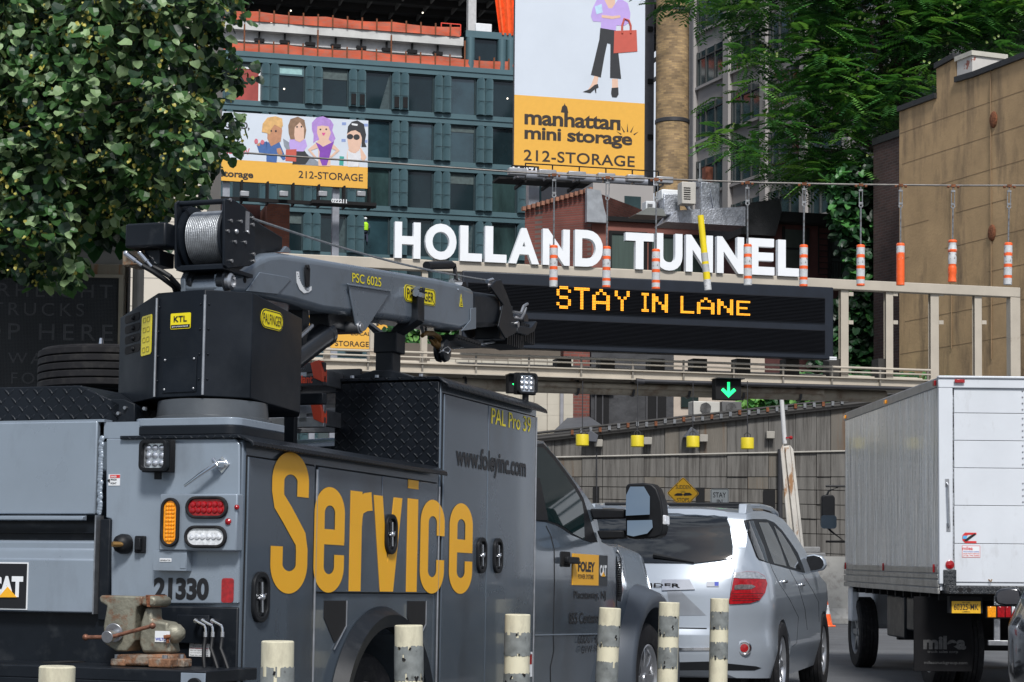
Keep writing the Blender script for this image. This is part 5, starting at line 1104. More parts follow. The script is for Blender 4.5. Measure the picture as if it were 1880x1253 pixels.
mb = MB(); p0 = b2('C6', 531, 505, -.05); p1 = b2('C6', 536, 672, -.05); mb.tube([(p0[0], -.03, p0[1]), (p0[0], -.075, p0[1]-.02), (p1[0], -.075, p1[1]+.02), (p1[0], -.03, p1[1])], .009, 8)
for q in (p0, p1): mb.box(q[0]-.02, q[0]+.02, -.034, -.028, q[1]-.04, q[1]+.04)
part('grab_handle', mb, steel(), BT)
a = b2('C6', 552, 96); b = b2('C6', 590, 84); mb = MB(); mb.box(a[0], b[0], -.062, -.05, 3.0, 3.035); part('marker_light', mb, redl, BT, bevel=.004)
mb = MB(); q = b2('C6', 485, 90); mb.box(-.03, -.012, .05, .12, 2.98, 3.03); part('marker_light', mb, redl, BT, bevel=.004)
for yy in (4.7, 2.35): mb = MB(); mb.box(-.03, -.012, yy, yy+.09, 2.98, 3.02); part('marker_light', mb, amb, BT, bevel=.004)
q = b2('C6', 539, 812, -.03); mb = MB(); mb.lathe([(.042, 0), (.042, .012), (.034, .016), (.001, .02)], (q[0], -.03, q[1]), (0,-1,0), 28); part('round_reflector', mb, redl, BT)
for yy in (.12, 2.5, 4.7): mb = MB(); mb.box(-.03, -.012, yy, yy+.03, 1.17, 1.25); part('side_marker', mb, redl, BT, bevel=.004)
# hook emblem and lease stickers
o_ = b2('C6', 585, 731); e_ = b2('C6', 638, 692); w_ = e_[0]-o_[0]; h_ = e_[1]-o_[1]; red_ = MT['sticker_red']
mb = MB(); P = [(o_[0]+w_*a_, o_[1]+h_*b_) for a_, b_ in ((1,1), (.2,1), (.02,.75), (0,.5), (.02,.25), (.2,0), (1,0), (1,.2), (.4,.2), (.25,.5), (.4,.8), (1,.8))]; mb.prism(P, 'y', -.0145, -.0122); em = part('emblem', mb, red_, dp)
mb = MB(); mb.prism([(o_[0]+w_*a_, o_[1]+h_*b_) for a_, b_ in ((.1,.2), (.3,.15), (.95,.8), (.9,.95), (.5,.65))], 'y', -.0165, -.0147, 0); mb.prism([(o_[0]+w_*a_, o_[1]+h_*b_) for a_, b_ in ((.02,.4), (.3,.4), (.34,.7), (.05,.7))], 'y', -.0185, -.0167, 1); part('emblem_detail', mb, [ink, mat('light_blue', (.1,.4,.7), .5)], em)
o_ = b2('C6', 584, 785); e_ = b2('C6', 652, 741); w_ = e_[0]-o_[0]; h_ = e_[1]-o_[1]
mb = MB(); mb.box(o_[0], e_[0], -.0142, -.0122, o_[1], e_[1], 1); mb.box(o_[0]+.004, e_[0]-.004, -.015, -.0144, o_[1]+.004, e_[1]-.004, 0)
for tt, a_, b_, c_, d_, m_ in (('milea', .03,.62,.56,.3,1), ('TRUCK SALES & LEASING', .06,.44,.88,.1,2), ('SALES PARTS SERVICE', .06,.27,.88,.1,1), ('(718) 796-0000', .06,.07,.88,.14,1)):
    mb.text(tt, (o_[0]+w_*a_, -.0152, o_[1]+h_*b_), (1,0,0), (0,0,1), w_*c_, h_*d_, .0008, .02, m_)
part('lease_sticker', mb, [wht, red_, MT['blue_ink']], BT)
mb = MB(); q = b2('C6', 690, 868); mb.tube([(q[0]-.015, -.012, q[1]), (q[0], -.04, q[1]-.02), (q[0]+.015, -.012, q[1])], .006, 6); part('door_pull', mb, MT['brass'], BT)
# step bumper
zs0 = b2('C6', 600, 921)[1]
mb = MB(); mb.box(b2('C6', 512, 850)[0], b2('C6', 560, 850)[0], -.05, .1, zb_-.06, b2('C6', 540, 831)[1]); mb.box(b2('C6', 516, 900)[0], W_B, -.22, .1, zs0, zb_-.03)
bu = part('step_bumper', mb, treadmat('bumper_tread', (.035,.038,.042)), BT, bevel=.006)
mb = MB()
for x_ in (580, 612): q = b2('C6', x_, 907, -.22); mb.cyl((q[0], -.222, q[1]), (q[0], -.2205, q[1]), .022); 
part('bumper_hole', mb, gap, bu)
# under structure
mb = MB()
for X in (.75, 1.5): mb.box(X, X+.08, .1, 6.2, .78, .95)
for yy in range(12): mb.box(.05, W_B-.05, .2+yy*.4, .26+yy*.4, .9, .965)
part('chassis_rail', mb, gap, BT)
mb = MB(); mb.box(.1, .7, 2.0, 2.9, .45, .9); mb.box(.1, .5, 1.45, 1.9, .55, .9); part('side_tank', mb, blk, BT, bevel=.02)
for X, sd in ((.22, -1), (.48, -1), (2.13, 1), (1.87, 1)): wheel(BT, (X, .98, .42), .42, .23, .26, sd, 5, mat('wheel_white', (.4,.42,.42), .5, .3, var=.2), deep=.1)
for X, sd in ((.2, -1), (2.15, 1)): wheel(BT, (X, 4.75, .42), .42, .23, .26, sd, 6, mat('wheel_grey', (.2,.21,.22), .5, .5, var=.2), deep=.05)
mb = MB(); mb.cyl((.5,.98,.45), (1.9,.98,.45), .07); mb.ball((1.2,.98,.45), .2); part('rear_axle', mb, gap, BT)
mb = MB(); mb.box(.3, 2.1, 1.2, 1.3, .5, .9); mb.box(.25, 2.1, 3.0, 3.1, .4, .9); part('crossmember', mb, gap, BT)
# mud flap with dull lettering
a = b2('C6', 405, 1212, .38); b = b2('C6', 622, 945, .38); mb = MB(); mb.box(a[0], b[0], .38, .4, max(a[1], .05), b[1]+.03); mf = part('mud_flap', mb, mat('flap_rubber', (.006,.006,.007), .8, var=.3, spec=.2), BT, bevel=.003)
fl = mat('flap_print', (.07,.07,.07), .8, var=.4, scale=30); mb = MB()
for tt, x0_, x1_, y0_, y1_, of in (('milea', 440, 600, 1130, 1080, .045), ('truck sales corp', 455, 570, 1146, 1134, .02), ('mileatruckgroup.com', 443, 605, 1188, 1175, .02)):
    p = b2('C6', x0_, y0_, .379); q = b2('C6', x1_, y1_, .379); mb.text(tt, (p[0], .3795, p[1]), (1,0,0), (0,0,1), q[0]-p[0], q[1]-p[1], .001, of)
part('lettering', mb, fl, mf)
mb = MB(); mb.box(W_B-b[0]+.0, W_B-a[0], .38, .4, .1, b[1]); part('mud_flap', mb, MT['flap_rubber'], BT, bevel=.003)
a = b2('C6', 547, 994, -.1); b = b2('C6', 655, 950, -.1); mb = MB(); mb.box(a[0], b[0], -.1, -.095, a[1], b[1]); pb_ = part('license_plate', mb, mat('plate_gold', (.75,.42,.02), .45, var=.1, scale=20), BT)
mb = MB(); mb.text('60325-MK', (a[0]+.02, -.1005, a[1]+.03), (1,0,0), (0,0,1), b[0]-a[0]-.04, b[1]-a[1]-.055, .001, .01); mb.text('NEW YORK', (a[0]+.1, -.1005, b[1]-.02), (1,0,0), (0,0,1), b[0]-a[0]-.2, .013, .001, .01); mb.text('COMMERCIAL', (a[0]+.1, -.1005, a[1]+.008), (1,0,0), (0,0,1), b[0]-a[0]-.2, .012, .001, .01); part('lettering', mb, ink, pb_)
mb = MB(); mb.box(a[0]-.02, b[0]+.02, -.094, -.0, a[1], b[1]+.05); part('plate_bracket', mb, gap, BT)
mb = MB(); ll = []
for x0_, x1_, mt_, nm in ((668, 758, amb, 'turn_lamp'), (775, 852, redl, 'brake_lamp'), (860, 918, redl, 'tail_lamp'), (930, 975, clear, 'reverse_lamp')):
    a = b2('Z6', x0_, 553, -.12); b = b2('Z6', x1_, 435, -.12); mb = MB(); mb.box(a[0], b[0], -.12, -.06, a[1], b[1]); part(nm, mb, mt_, BT, bevel=.006)
mb = MB(); a = b2('Z6', 650, 565, -.1); b = b2('Z6', 990, 425, -.1); mb.box(a[0], b[0], -.1, -.04, a[1], b[1]); part('lamp_housing', mb, pls, BT, bevel=.01)
mb = MB(); a = b2('Z6', 660, 853, 0); b = b2('Z6', 1500, 805, 0); mb.box(a[0], b[0], -.05, .0, a[1], b[1]); mb.box(a[0]+.06, a[0]+.12, -.03, 0, b[1], .95); part('hitch_bar', mb, steel(), BT, bevel=.004)
# cab seen under and beside the box
mb = MB(); mb.prism([(LB+.1,.45), (LB+.1,2.3), (LB+.25,2.4), (LB+1.1,2.4), (LB+1.7,1.45), (LB+1.75,.5)], 'x', .36, W_B-.3); part('cab', mb, bw, BT, bevel=.06, seg=3)
mb = MB(); mb.prism([(LB+.35,1.45), (LB+.35,2.15), (LB+1.0,2.15), (LB+1.45,1.45)], 'x', .35, .3595); part('side_window', mb, glass, BT)
mb = MB(); mb.box(.03, .12, 4.6, LB-.02, .55, .96); part('fender', mb, bw, BT, bevel=.02)
def bm2(x, y, Y=LB+1.3): h = B.hit(*px('C6', x, y), 1, Y); return (h.x, h.z)
yM = LB+1.3; mb = MB(); P = rrect(*[(a+b)/2 for a, b in zip(bm2(56, 672), bm2(106, 550))], abs(bm2(106, 550)[0]-bm2(56, 550)[0]), abs(bm2(56, 672)[1]-bm2(56, 550)[1]), .05); mb.prism(P, 'y', yM-.05, yM+.06); m1 = part('mirror', mb, pls, BT, bevel=.015)
c_ = [(a+b)/2 for a, b in zip(bm2(60, 668), bm2(104, 636))]; mb = MB(); mb.prism(rrect(*c_, .2, .17, .04), 'y', yM-.056, yM-.051); part('mirror_glass', mb, MT['mirror_glass'], m1)
mb = MB(); p = lambda x, y: (bm2(x, y)[0], yM, bm2(x, y)[1]); mb.tube([p(78,552), p(85,535), p(120,523), (.0, yM, p(152,518)[2]), (.45, yM, p(152,518)[2])], .014, 8); mb.tube([p(80,672), p(92,685), p(140,722), (.0, yM, p(158,726)[2]), (.45, yM, p(158,726)[2])], .014, 8); part('mirror_arm', mb, pls, m1)
# ======================= DARK CAR =======================
d0 = at(1857, 1200, 16.0); D = Fr((d0.x, d0.y, 0), 14.6)
DC = thing('car', 'dark car at the right edge, only its door mirror and fender showing', 'car', D.M)
dkp = mat('dark_car_paint', (.02,.022,.028), .2, .3, coat=.9, var=.05)
do = [(-3.1,.3), (-3.15,.6), (-3.1,.95), (-2.6,1.05), (-2.1,1.38), (-1.2,1.44), (-.4,1.36), (.35,.98), (.9,.9), (1.15,.75), (1.2,.35)]
do += [(.72,.28)]+[(.4+.37*math.cos(R(a)), .33+.37*math.sin(R(a))) for a in range(0, 181, 15)]+[(.02,.25), (-1.9,.25)]+[(-2.3+.37*math.cos(R(a)), .33+.37*math.sin(R(a))) for a in range(0, 181, 15)]+[(-2.68,.28)]
def dw(y, z):
    x = 0
    if z > .85: x -= (z-.85)*.45
    if z < .55: x -= (.55-z)*.2
    if y > .7: x -= .5*(y-.7)**2
    if y < -2.6: x -= .5*(y+2.6)**2
    return x
# local x of this car points to its right; its left side is the one that shows, so the frame is mirrored in x
dcb, dcB = swept(do, lambda y, z: -dw(y, z), .9, 'body', dkp, DC, .1, None, bevel=.03)
for y_ in (.4, -2.3):
    wheel(DC, (.12, y_, .33), .33, .21, .22, -1, 7, deep=.02); wheel(DC, (1.68, y_, .33), .33, .21, .22, 1, 7, deep=.02)
mb = MB(); mb.prism([(-1.95,.97), (-1.7,1.3), (-1.0,1.34), (-.45,1.28), (.1,.98)], 'x', .0, .012); 
localdecal(dcB, 0, -1, [(-1.95,.97), (-1.7,1.28), (-1.0,1.34), (-.45,1.27), (.05,.98)], 'side_window', glass, dcb, .004)
yD = -.12
def dm(x, y): h = D.hit(*px('Z6', x, y), 1, yD); return (h.x, h.z)
mb = MB(); mb.prism([dm(*q) for q in ((740,330), (750,280), (800,250), (880,236), (980,236), (1015,255), (1030,330), (1020,400), (990,428), (860,430), (770,410), (745,375))], 'y', yD, yD+.12); m1 = part('mirror', mb, dkp, dcb, bevel=.02, seg=3)
mb = MB(); mb.prism([dm(*q) for q in ((765,325), (775,290), (815,268), (885,255), (975,255), (1000,275), (1010,330), (1003,385), (985,408), (865,410), (785,393), (768,365))], 'y', yD-.006, yD-.0005); part('mirror_glass', mb, mat('dim_mirror_glass', (.12,.12,.13), .05, 1), m1)
a = dm(1020, 380); mb = MB(); mb.tube([(a[0]-.03, yD+.06, a[1]-.02), (a[0]+.15, yD+.08, a[1]-.06)], .03, 8); part('mirror_arm', mb, dkp, m1)
# ======================= LANE POSTS =======================
cream = mat('cream_plastic', (.66,.62,.46), .55, var=.08, scale=8, dirt_or_sheen=(.32,.29,.22), damt=.7, dpos=(.5,.68), dscale=9, dstretch=(1,1,.4))
band = mat('worn_reflective_band', (.2,.215,.21), .55, .1, var=.3, scale=18, dirt_or_sheen=(.02,.02,.02), damt=.6, dpos=(.6,.66), dscale=16)
pinfo = [(95, 1223, 66, 5.5, 'nearest cream lane post, at the lower left corner below the bench vise'), (510, 1177, 60, 7.05, 'cream lane post with one grey band below the letter S of the truck'), (757, 1148, 52, 8.6, 'cream lane post with torn grey band by the rear wheel arch of the grey truck'), (948, 1128, 47, 10.15, 'cream lane post beside the rear edge of the grey truck cab'), (1120, 1116, 40, 11.4, 'leaning cream lane post in front of the grey truck door lettering'), (1228, 1106, 38, 12.7, 'cream lane post right of the grey truck front wheel'), (1317, 1099, 34, 13.9, 'farthest cream lane post, in front of the silver SUV bumper')]
bands = [[(60, 200)], [(47, 200)], [(38, 100), (127, 200)], [(33, 75), (107, 150)], [(32, 70), (98, 145)], [(25, 62), (82, 120)], [(24, 56), (79, 110)]]
for i, (x, y, w_, Y, lab) in enumerate(pinfo):
    p = at(x, y, Y); sc_px = FPX/Y; r = w_/2/sc_px; h = p.z
    M = Matrix.Translation((p.x, p.y, 0)) @ Matrix.Rotation(R(-3.5 if i == 4 else (-1.6 if i in (5,) else (.9*(i % 3-1)+.5*(i==3)))) *-1, 4, 'Y')
    if i in (4, 5): M = Matrix.Translation((p.x-(.045 if i == 4 else .02), p.y, 0)) @ Matrix.Rotation(R(2.6 if i == 4 else 1.3), 4, 'Y')
    PT = thing('lane_post', lab, 'post', M, 'cream plastic lane posts beside the truck')
    mb = MB(); n_ = 28; tilt = .012
    mb.lathe([(r, .04), (r, h-.004), (r-.004, h)], (0,0,0), (0,0,1), n_); part('tube', mb, cream, PT, smooth=40)
    mb = MB(); mb.lathe([(r*1.9, 0), (r*1.9, .02), (r*1.1, .045), (r*1.0, .06)], (0,0,0), (0,0,1), n_); part('base', mb, rubber(), PT)
    for (t0, t1) in bands[i]:
        z1_ = h-t0/sc_px; z0_ = max(.1, h-t1/sc_px); rg = random.Random(i*7+t0); mb = MB(); n2 = 40; rows = 9; vs = []
        wrap = i >= 4 or i == 3
        a0, a1 = (-170, 60) if wrap else (-190, 10)
        a0, a1 = (-158, -22-8*(i % 2)) if i >= 5 else (-200, 20)
        for k in range(n2+1):
            an = R(a0+(a1-a0)*k/n2)
            for j in range(rows+1):
                jz = rg.uniform(-.004, .004) if j in (0, rows) else 0; ja = rg.uniform(-.03, .03) if k in (0, n2) else 0
                vs.append(((r+.0022)*math.cos(an+ja), (r+.0022)*math.sin(an+ja), z0_+(z1_-z0_)*j/rows+jz))
        holes = {(rg.randrange(n2), rg.choice((0, 0, rows-1, rg.randrange(rows)))) for _ in range(9)}; hx_ = set()
        for a_, b_ in holes: hx_ |= {(a_, b_), (a_+1, b_), (a_, b_+1) if rg.random() < .5 else (a_, b_)}
        fs = [(k*(rows+1)+j, (k+1)*(rows+1)+j, (k+1)*(rows+1)+j+1, k*(rows+1)+j+1) for k in range(n2) for j in range(rows) if (k, j) not in hx_]
        mb.add(vs, fs); part('reflective_band', mb, band, PT, recalc=False, smooth=60)
        mb = MB(); 
        for (a_, b_) in hx_:
            if a_ < n2 and b_ < rows and rg.random() < .3:
                an = R(a0+(a1-a0)*(a_+.5)/n2); zz = z0_+(z1_-z0_)*(b_+.5)/rows; mb.box(-.004, .004, -.0015, .0015, -.006*rg.uniform(.5,2), .006*rg.uniform(.5,2), 0, Matrix.Translation(((r+.003)*math.cos(an), (r+.003)*math.sin(an), zz)) @ Matrix.Rotation(an+1.57, 4, 'Z') @ Matrix.Rotation(rg.uniform(-1,1), 4, 'Y'))
        if mb.f: part('torn_edge', mb, gap, PT, smooth=0)
# ground
mb = MB(); mb.add([(-200,-30,0), (200,-30,0), (200,400,0), (-200,400,0)], [(0,1,2,3)])
asph = mat('asphalt', (.11,.115,.122), .82, var=.18, scale=1.3, bump=.5, bscale=90, dirt_or_sheen=(.05,.05,.055), damt=.5, dpos=(.5,.7), dscale=.7)
g = part('road', mb, asph, kind='structure', smooth=0, recalc=False)
# ======================= GANTRY WITH THE TUNNEL NAME =======================
def plane(px_, py_, Y, head=-14.6):
    o = at(px_, py_, Y); return Fr((o.x, o.y, 0), head)
def f2(F, x, y, c='P', Y=0): h = F.hit(*px(c, x, y), 1, Y); return (h.x, h.z)
tan_p = mat('beige_steel_paint', (.47,.42,.345), .55, .1, var=.1, scale=2, dirt_or_sheen=(.16,.08,.04), damt=.7, dpos=(.63,.7), dscale=1.6)
G = plane(1000, 600, 34)
GA = thing('sign_gantry', 'beige steel gantry over the road carrying the white tunnel name letters', 'gantry', G.M)
def gl(x): return f2(G, x, 600)[0]
# upper beam: traced height, straight
zt0 = (f2(G, 722, 476)[1]+f2(G, 1872, 527)[1])/2; zb0_ = (f2(G, 925, 505)[1]+f2(G, 1854, 544)[1])/2
xL_, xR_ = gl(470), gl(1874)
mb = MB(); mb.box(xL_, xR_, 0, .18, zb0_, zt0); part('top_beam', mb, tan_p, GA, bevel=.012)
mb = MB(); mb.box(gl(1856), xR_, .005, .175, 3.0, zb0_-.002); part('end_post', mb, tan_p, GA, bevel=.01)
for a, b in ((1546,1560), (1629,1642), (1711,1726), (1792,1805), (775,786), (681,692), (597,608)):
    xa, xb = gl(a), gl(b); mb = MB(); zz = f2(G, a, 668)[1]-.3
    mb.box(xa, xb, .05, .055, zz, zb0_-.002); mb.box(xa, xb, .145, .15, zz, zb0_-.002); mb.box((xa+xb)/2-.006, (xa+xb)/2+.006, .055, .145, zz, zb0_-.002)
    mb.box(xa-.02, xb+.02, .04, .16, zz, zz+.03)
    up = part('upright', mb, tan_p, GA)
    if a > 1500:
        for yy in (538, 590):
            q = f2(G, b, yy); mb = MB(); mb.box(xb, xb+.09, .04, .05, q[1]-.05, q[1]+.02); part('bracket', mb, tan_p, up)
# letters
letters = [('H', 722,773,407,475), ('O', 778,839,410,479), ('L', 842,886,414,481), ('L', 888,931,415,483), ('A', 932,991,418,484), ('N', 994,1047,420,488), ('D', 1053,1108,422,491), ('T', 1146,1201,427,495), ('U', 1202,1254,428,498), ('N', 1257,1310,431,499), ('N', 1314,1367,434,501), ('E', 1372,1423,437,505), ('L', 1426,1468,440,507)]
hh_ = .63
for ch, a, b, y0_, y1_ in letters:
    x0_, x1_ = gl(a), gl(b); zt_ = f2(G, (a+b)/2, y0_+2)[1]
    mb = MB(); D_ = .11
    mb.text(ch, (x0_, .09-D_/2+.02, zt0+.002), (1,0,0), (0,0,1), x1_-x0_-.035, zt_-zt0-.002, D_, .042)
    part('letter', mb, mat('letter_white', (.8,.82,.84), .5, var=.03), GA, smooth=30)
for k in range(26):
    mb = MB()
mb = MB(); mb.box(gl(715), gl(1472), .06, .1, zt0, zt0+.012); part('letter_rail', mb, tan_p, GA)
# lower beams, rails and pipes of the walkway
def zline(y_l, x_l, y_r, x_r): return (f2(G, x_l, y_l)[1]+f2(G, x_r, y_r)[1])/2
xW0, xW1 = gl(470), gl(1706)
bz1 = zline(671, 620, 688, 1650); bz0 = zline(692, 700, 706, 1650)
mb = MB(); mb.box(xW0, xW1, -.02, -.01, bz0, bz1); mb.box(xW0, xW1, -.08, -.01, bz1-.02, bz1); mb.box(xW0, xW1, -.08, -.01, bz0, bz0+.02); mb.box(xW0, xW1, .9, .91, bz0, bz1)
part('walkway_beam', mb, tan_p, GA)
mb = MB(); mb.box(xW0, xW1, .0, .9, bz1-.04, bz1-.02); part('walkway_grating', mb, mat('grating', (.08,.08,.08), .7, .3), GA)
mb = MB()
for zz, r in ((zline(655, 620, 672, 1650)+.02, .022), (zline(655, 620, 672, 1650)-.06, .016)): mb.cyl((xW0, -.05, zz), (xW1, -.05, zz), r, n=10)
mb.cyl((xW0, .5, bz1+.05), (xW1, .5, bz1+.05), .04, n=12); mb.cyl((xW0, .3, bz1+.03), (xW1, .3, bz1+.03), .03, n=12)
part('hand_rail', mb, tan_p, GA)
x = xW0
k = 0
while x < xW1:
    mb = MB(); mb.box(x, x+.03, -.06, -.03, bz0-.02, zline(655, 620, 672, 1650)+.05); part('rail_post', mb, mat('bracket_grey', (.22,.2,.17), .6, .3, var=.3), GA); x += .93; k += 1
mb = MB(); dk = mat('pipe_dark', (.05,.05,.055), .45, .3); mb.cyl((gl(1165), -.09, bz0-.02), (gl(1690), -.09, bz0-.0), .035, n=12); mb.cyl((gl(1165), -.09, bz0-.02), (gl(1180), -.09, bz0-.03), .05, n=12); part('conduit', mb, dk, GA)
mb = MB(); mb.cyl((xW0, .35, bz0-.14), (gl(1640), .35, bz0-.12), .11, n=20); mb.cyl((gl(990), .2, bz0-.1), (gl(1520), .2, bz0-.08), .05, n=14)
part('main_pipe', mb, mat('pipe_beige', (.33,.29,.23), .6, .1, var=.25, scale=2, dirt_or_sheen=(.12,.06,.03), damt=.6), GA)
for a in (735, 862, 1070, 1172, 1275, 1375, 1480):
    mb = MB(); c_ = gl(a); mb.ring(ell(.35, bz0-.13, .135, n=20), ell(.35, bz0-.13, .118, n=20), 'x', c_-.02, c_+.02); part('pipe_clamp', mb, dk, GA)
# dark blocks between the uprights
for a in (1040, 1120, 1212, 1290, 1370, 1460, 1540, 1630):
    mb = MB(); z_ = f2(G, a, 664)[1]; mb.box(gl(a)-.13, gl(a)+.13, .12, .4, bz1-.0, z_+.06); part('bearing_block', mb, mat('block_dark', (.04,.038,.035), .8), GA)
# message sign
VM = thing('message_sign', 'black electronic message sign showing amber words under the white letters', 'sign', G.M)
xv0, xv1 = gl(842), gl(1520); vt = zline(506, 960, 531, 1520)-.0; vb = zline(640, 900, 664, 1516)
navy = mat('sign_navy', (.009,.0135,.023), .45, .2, var=.2)
mb = MB(); mb.box(xv0, xv1, -.25, -.02, vb, vt); part('cabinet', mb, navy, VM, bevel=.02)
lz = [(zline(527+5, 960, 545, 1505), zline(563, 960, 585, 1505)), (zline(582, 960, 601, 1500), zline(624, 960, 644, 1500))]
F1 = [f2(G, 1280, 545)[1], f2(G, 1280, 585)[1], f2(G, 1280, 601)[1], f2(G, 1280, 643)[1]]
for (a, b) in ((F1[0]+.04, F1[1]-.02), (F1[2], F1[3])):
    mb = MB(); mb.box(xv0+.1, xv1-.17, -.262, -.252, b, a, 0); n_ = 18
    for k in range(n_): z_ = b+(a-b)*k/n_; mb.add([(xv0+.1, -.262, z_+.02), (xv1-.17, -.262, z_+.02), (xv1-.17, -.285, z_+.004), (xv0+.1, -.285, z_+.004)], [(0,1,2,3), ], 1)
    part('louvre_field', mb, [gap, mat('louvre', (.006,.007,.01), .6, spec=.2)], VM, smooth=0)
mb = MB(); mb.box(gl(1512), gl(1520)+.05, -.27, -.0, vb+.02, vb+.05); mb.box(gl(1512), gl(1520)+.05, -.27, -.0, vb-.005, vb+.012); part('corner_plate', mb, wht, VM)
# amber matrix text
FONT = {'S': ['01110','10001','10000','01110','00001','10001','01110'], 'T': ['11111','00100','00100','00100','00100','00100','00100'], 'A': ['00100','01010','10001','10001','11111','10001','10001'],
 'Y': ['10001','10001','01010','00100','00100','00100','00100'], 'I': ['111','010','010','010','010','010','111'], 'N': ['10001','11001','11001','10101','10011','10011','10001'], 'L': ['10000','10000','10000','10000','10000','10000','11111'], 'E': ['11111','10000','10000','11110','10000','10000','11111']}
led = mat('amber_led', (.9,.4,.02), .5, emit=(1,.33,.012), estr=1.15)
for ch, a, b in (('S', 1013,1039), ('T', 1045,1073), ('A', 1078,1110), ('Y', 1119,1146), ('I', 1168,1181), ('N', 1187,1216), ('L', 1239,1264), ('A', 1269,1301), ('N', 1306,1335), ('E', 1341,1366)):
    xa, xb = gl(a), gl(b); g = FONT[ch]; zt_ = f2(G, (a+b)/2, 530+(a-1013)*.085)[1]; zb_ = f2(G, (a+b)/2, 571+(a-1013)*.037)[1]; zt_ = f2(G, a, 529+(a-1013)*.082)[1]; zb_ = f2(G, a, 570.5+(a-1013)*.037)[1]
    nr, nc = 14, len(g[0])*2+(0 if len(g[0]) > 3 else 0); mb = MB(); cw, chh = (xb-xa)/nc, (zt_-zb_)/nr
    for r in range(nr):
        for c in range(nc):
            if g[r//2][c//2] == '1':
                x_, z_ = xa+c*cw, zt_-(r+1)*chh; mb.add([(x_+cw*.06, -.292, z_+chh*.16), (x_+cw*.94, -.292, z_+chh*.16), (x_+cw*.94, -.292, z_+chh*.9), (x_+cw*.06, -.292, z_+chh*.9)], [(0,1,2,3)])
    part('lit_letter', mb, led, VM, smooth=0, recalc=False)
# lane signals
grn = mat('green_led', (.02,.7,.2), .5, emit=(.01,1,.22), estr=1.6)
for (a, b, c, d, lab) in ((1314, 696, 1361, 735, 'green arrow lane signal in a black box above the concrete wall'), (934, 688, 958, 722, 'green lane signal half hidden behind the work light on the grey truck roof')):
    x0_, z1_ = f2(G, a, b, 'P', -.3); x1_, z0_ = f2(G, c, d, 'P', -.3); LS = thing('lane_signal', lab, 'traffic signal', G.M, 'lane signals under the gantry')
    mb = MB(); mb.box(x0_, x1_, -.3, -.1, z0_, z1_); bx = part('box', mb, gap, LS, bevel=.01)
    mb = MB(); mb.box(x0_-.01, x1_+.02, -.42, -.1, z1_, z1_+.015); part('hood', mb, blk, bx)
    cx_, cz_ = (x0_+x1_)/2, (z0_+z1_)/2; w_ = (x1_-x0_)*.5; h_ = (z1_-z0_)*.72
    if a < 1000: w_ *= .8; h_ *= .4
    mb = MB(); y_ = -.305
    mb.prism([(cx_-w_*.1, cz_+h_*.5), (cx_-w_*.1, cz_-h_*.15), (cx_-w_*.42, cz_+h_*.1), (cx_-w_*.58, cz_-h_*.06), (cx_, cz_-h_*.55), (cx_+w_*.58, cz_-h_*.06), (cx_+w_*.42, cz_+h_*.1), (cx_+w_*.1, cz_-h_*.15), (cx_+w_*.1, cz_+h_*.5)], 'y', y_, -.301)
    part('arrow', mb, grn, bx, smooth=0)
    mb = MB(); mb.box(cx_-.02, cx_+.02, -.2, -.15, z1_, bz0+.02); part('hanger', mb, dk, bx)
# yellow weights on rods
ywm = mat('yellow_weight', (.7,.56,.02), .5, var=.1, scale=8, dirt_or_sheen=(.06,.05,.03), damt=.9, dpos=(.62,.66), dscale=9)
for k, (x_, y_, lab) in enumerate(((1069, 808, 'yellow hanging weight nearest the black awning'), (1170, 810, 'yellow hanging weight, second from the black awning'), (1272, 811, 'yellow hanging weight straight above the yellow diamond sign'), (1372, 814, 'yellow hanging weight just below the green arrow signal, nearest the white mast'))):
    p = at(x_, y_+11, 32.5); s_ = FPX/32.5; r = 12/s_; h = 21/s_; WT = thing('hanging_weight', lab, 'weight', p, 'yellow weights hanging under the gantry')
    mb = MB(); mb.lathe([(r*.92, 0), (r, .01), (r, h-.01), (r*.96, h), (r*.1, h+.004)], (0,0,0), (0,0,1), 28); part('drum', mb, ywm, WT, smooth=30)
    mb = MB(); zt_ = at(x_, 700, 32.5).z-p.z; mb.cyl((0,0,h), (0,0,zt_), .008, n=6); part('rod', mb, dk, WT)
    mb = MB(); mb.tube([(-.05,0,h), (-.05,0,h+.05), (0,0,h+.09), (.05,0,h+.05), (.05,0,h)], .008, 6); part('shackle', mb, dk, WT)
# ---- cable with striped markers ----
cpts = [(-60, 262), (390, 277), (700, 299), (940, 316), (1080, 324), (1210, 329), (1400, 336), (1560, 339), (1760, 341), (1940, 341)]
CY = 26
CB = thing('overhead_cable', 'steel cable strung across the road carrying the striped hanging tubes', 'cable', (0,0,0))
mb = MB(); mb.tube([at(x, y, CY) for x, y in cpts], .013, 8); part('strand', mb, mat('cable_steel', (.16,.15,.14), .5, .6, var=.3), CB, smooth=60)
def cabz(x):
    for (a, b), (c, d) in zip(cpts, cpts[1:]):
        if a <= x <= c: return b+(d-b)*(x-a)/(c-a)
    return cpts[-1][1]
wsh = mat('marker_white', (.55,.56,.57), .5, var=.15, scale=14, dirt_or_sheen=(.12,.11,.1), damt=.8, dpos=(.58,.64), dscale=16); orm = mat('marker_orange', (.85,.12,.02), .5, var=.12, scale=12, dirt_or_sheen=(.55,.5,.48), damt=.6, dpos=(.6,.66), dscale=14)
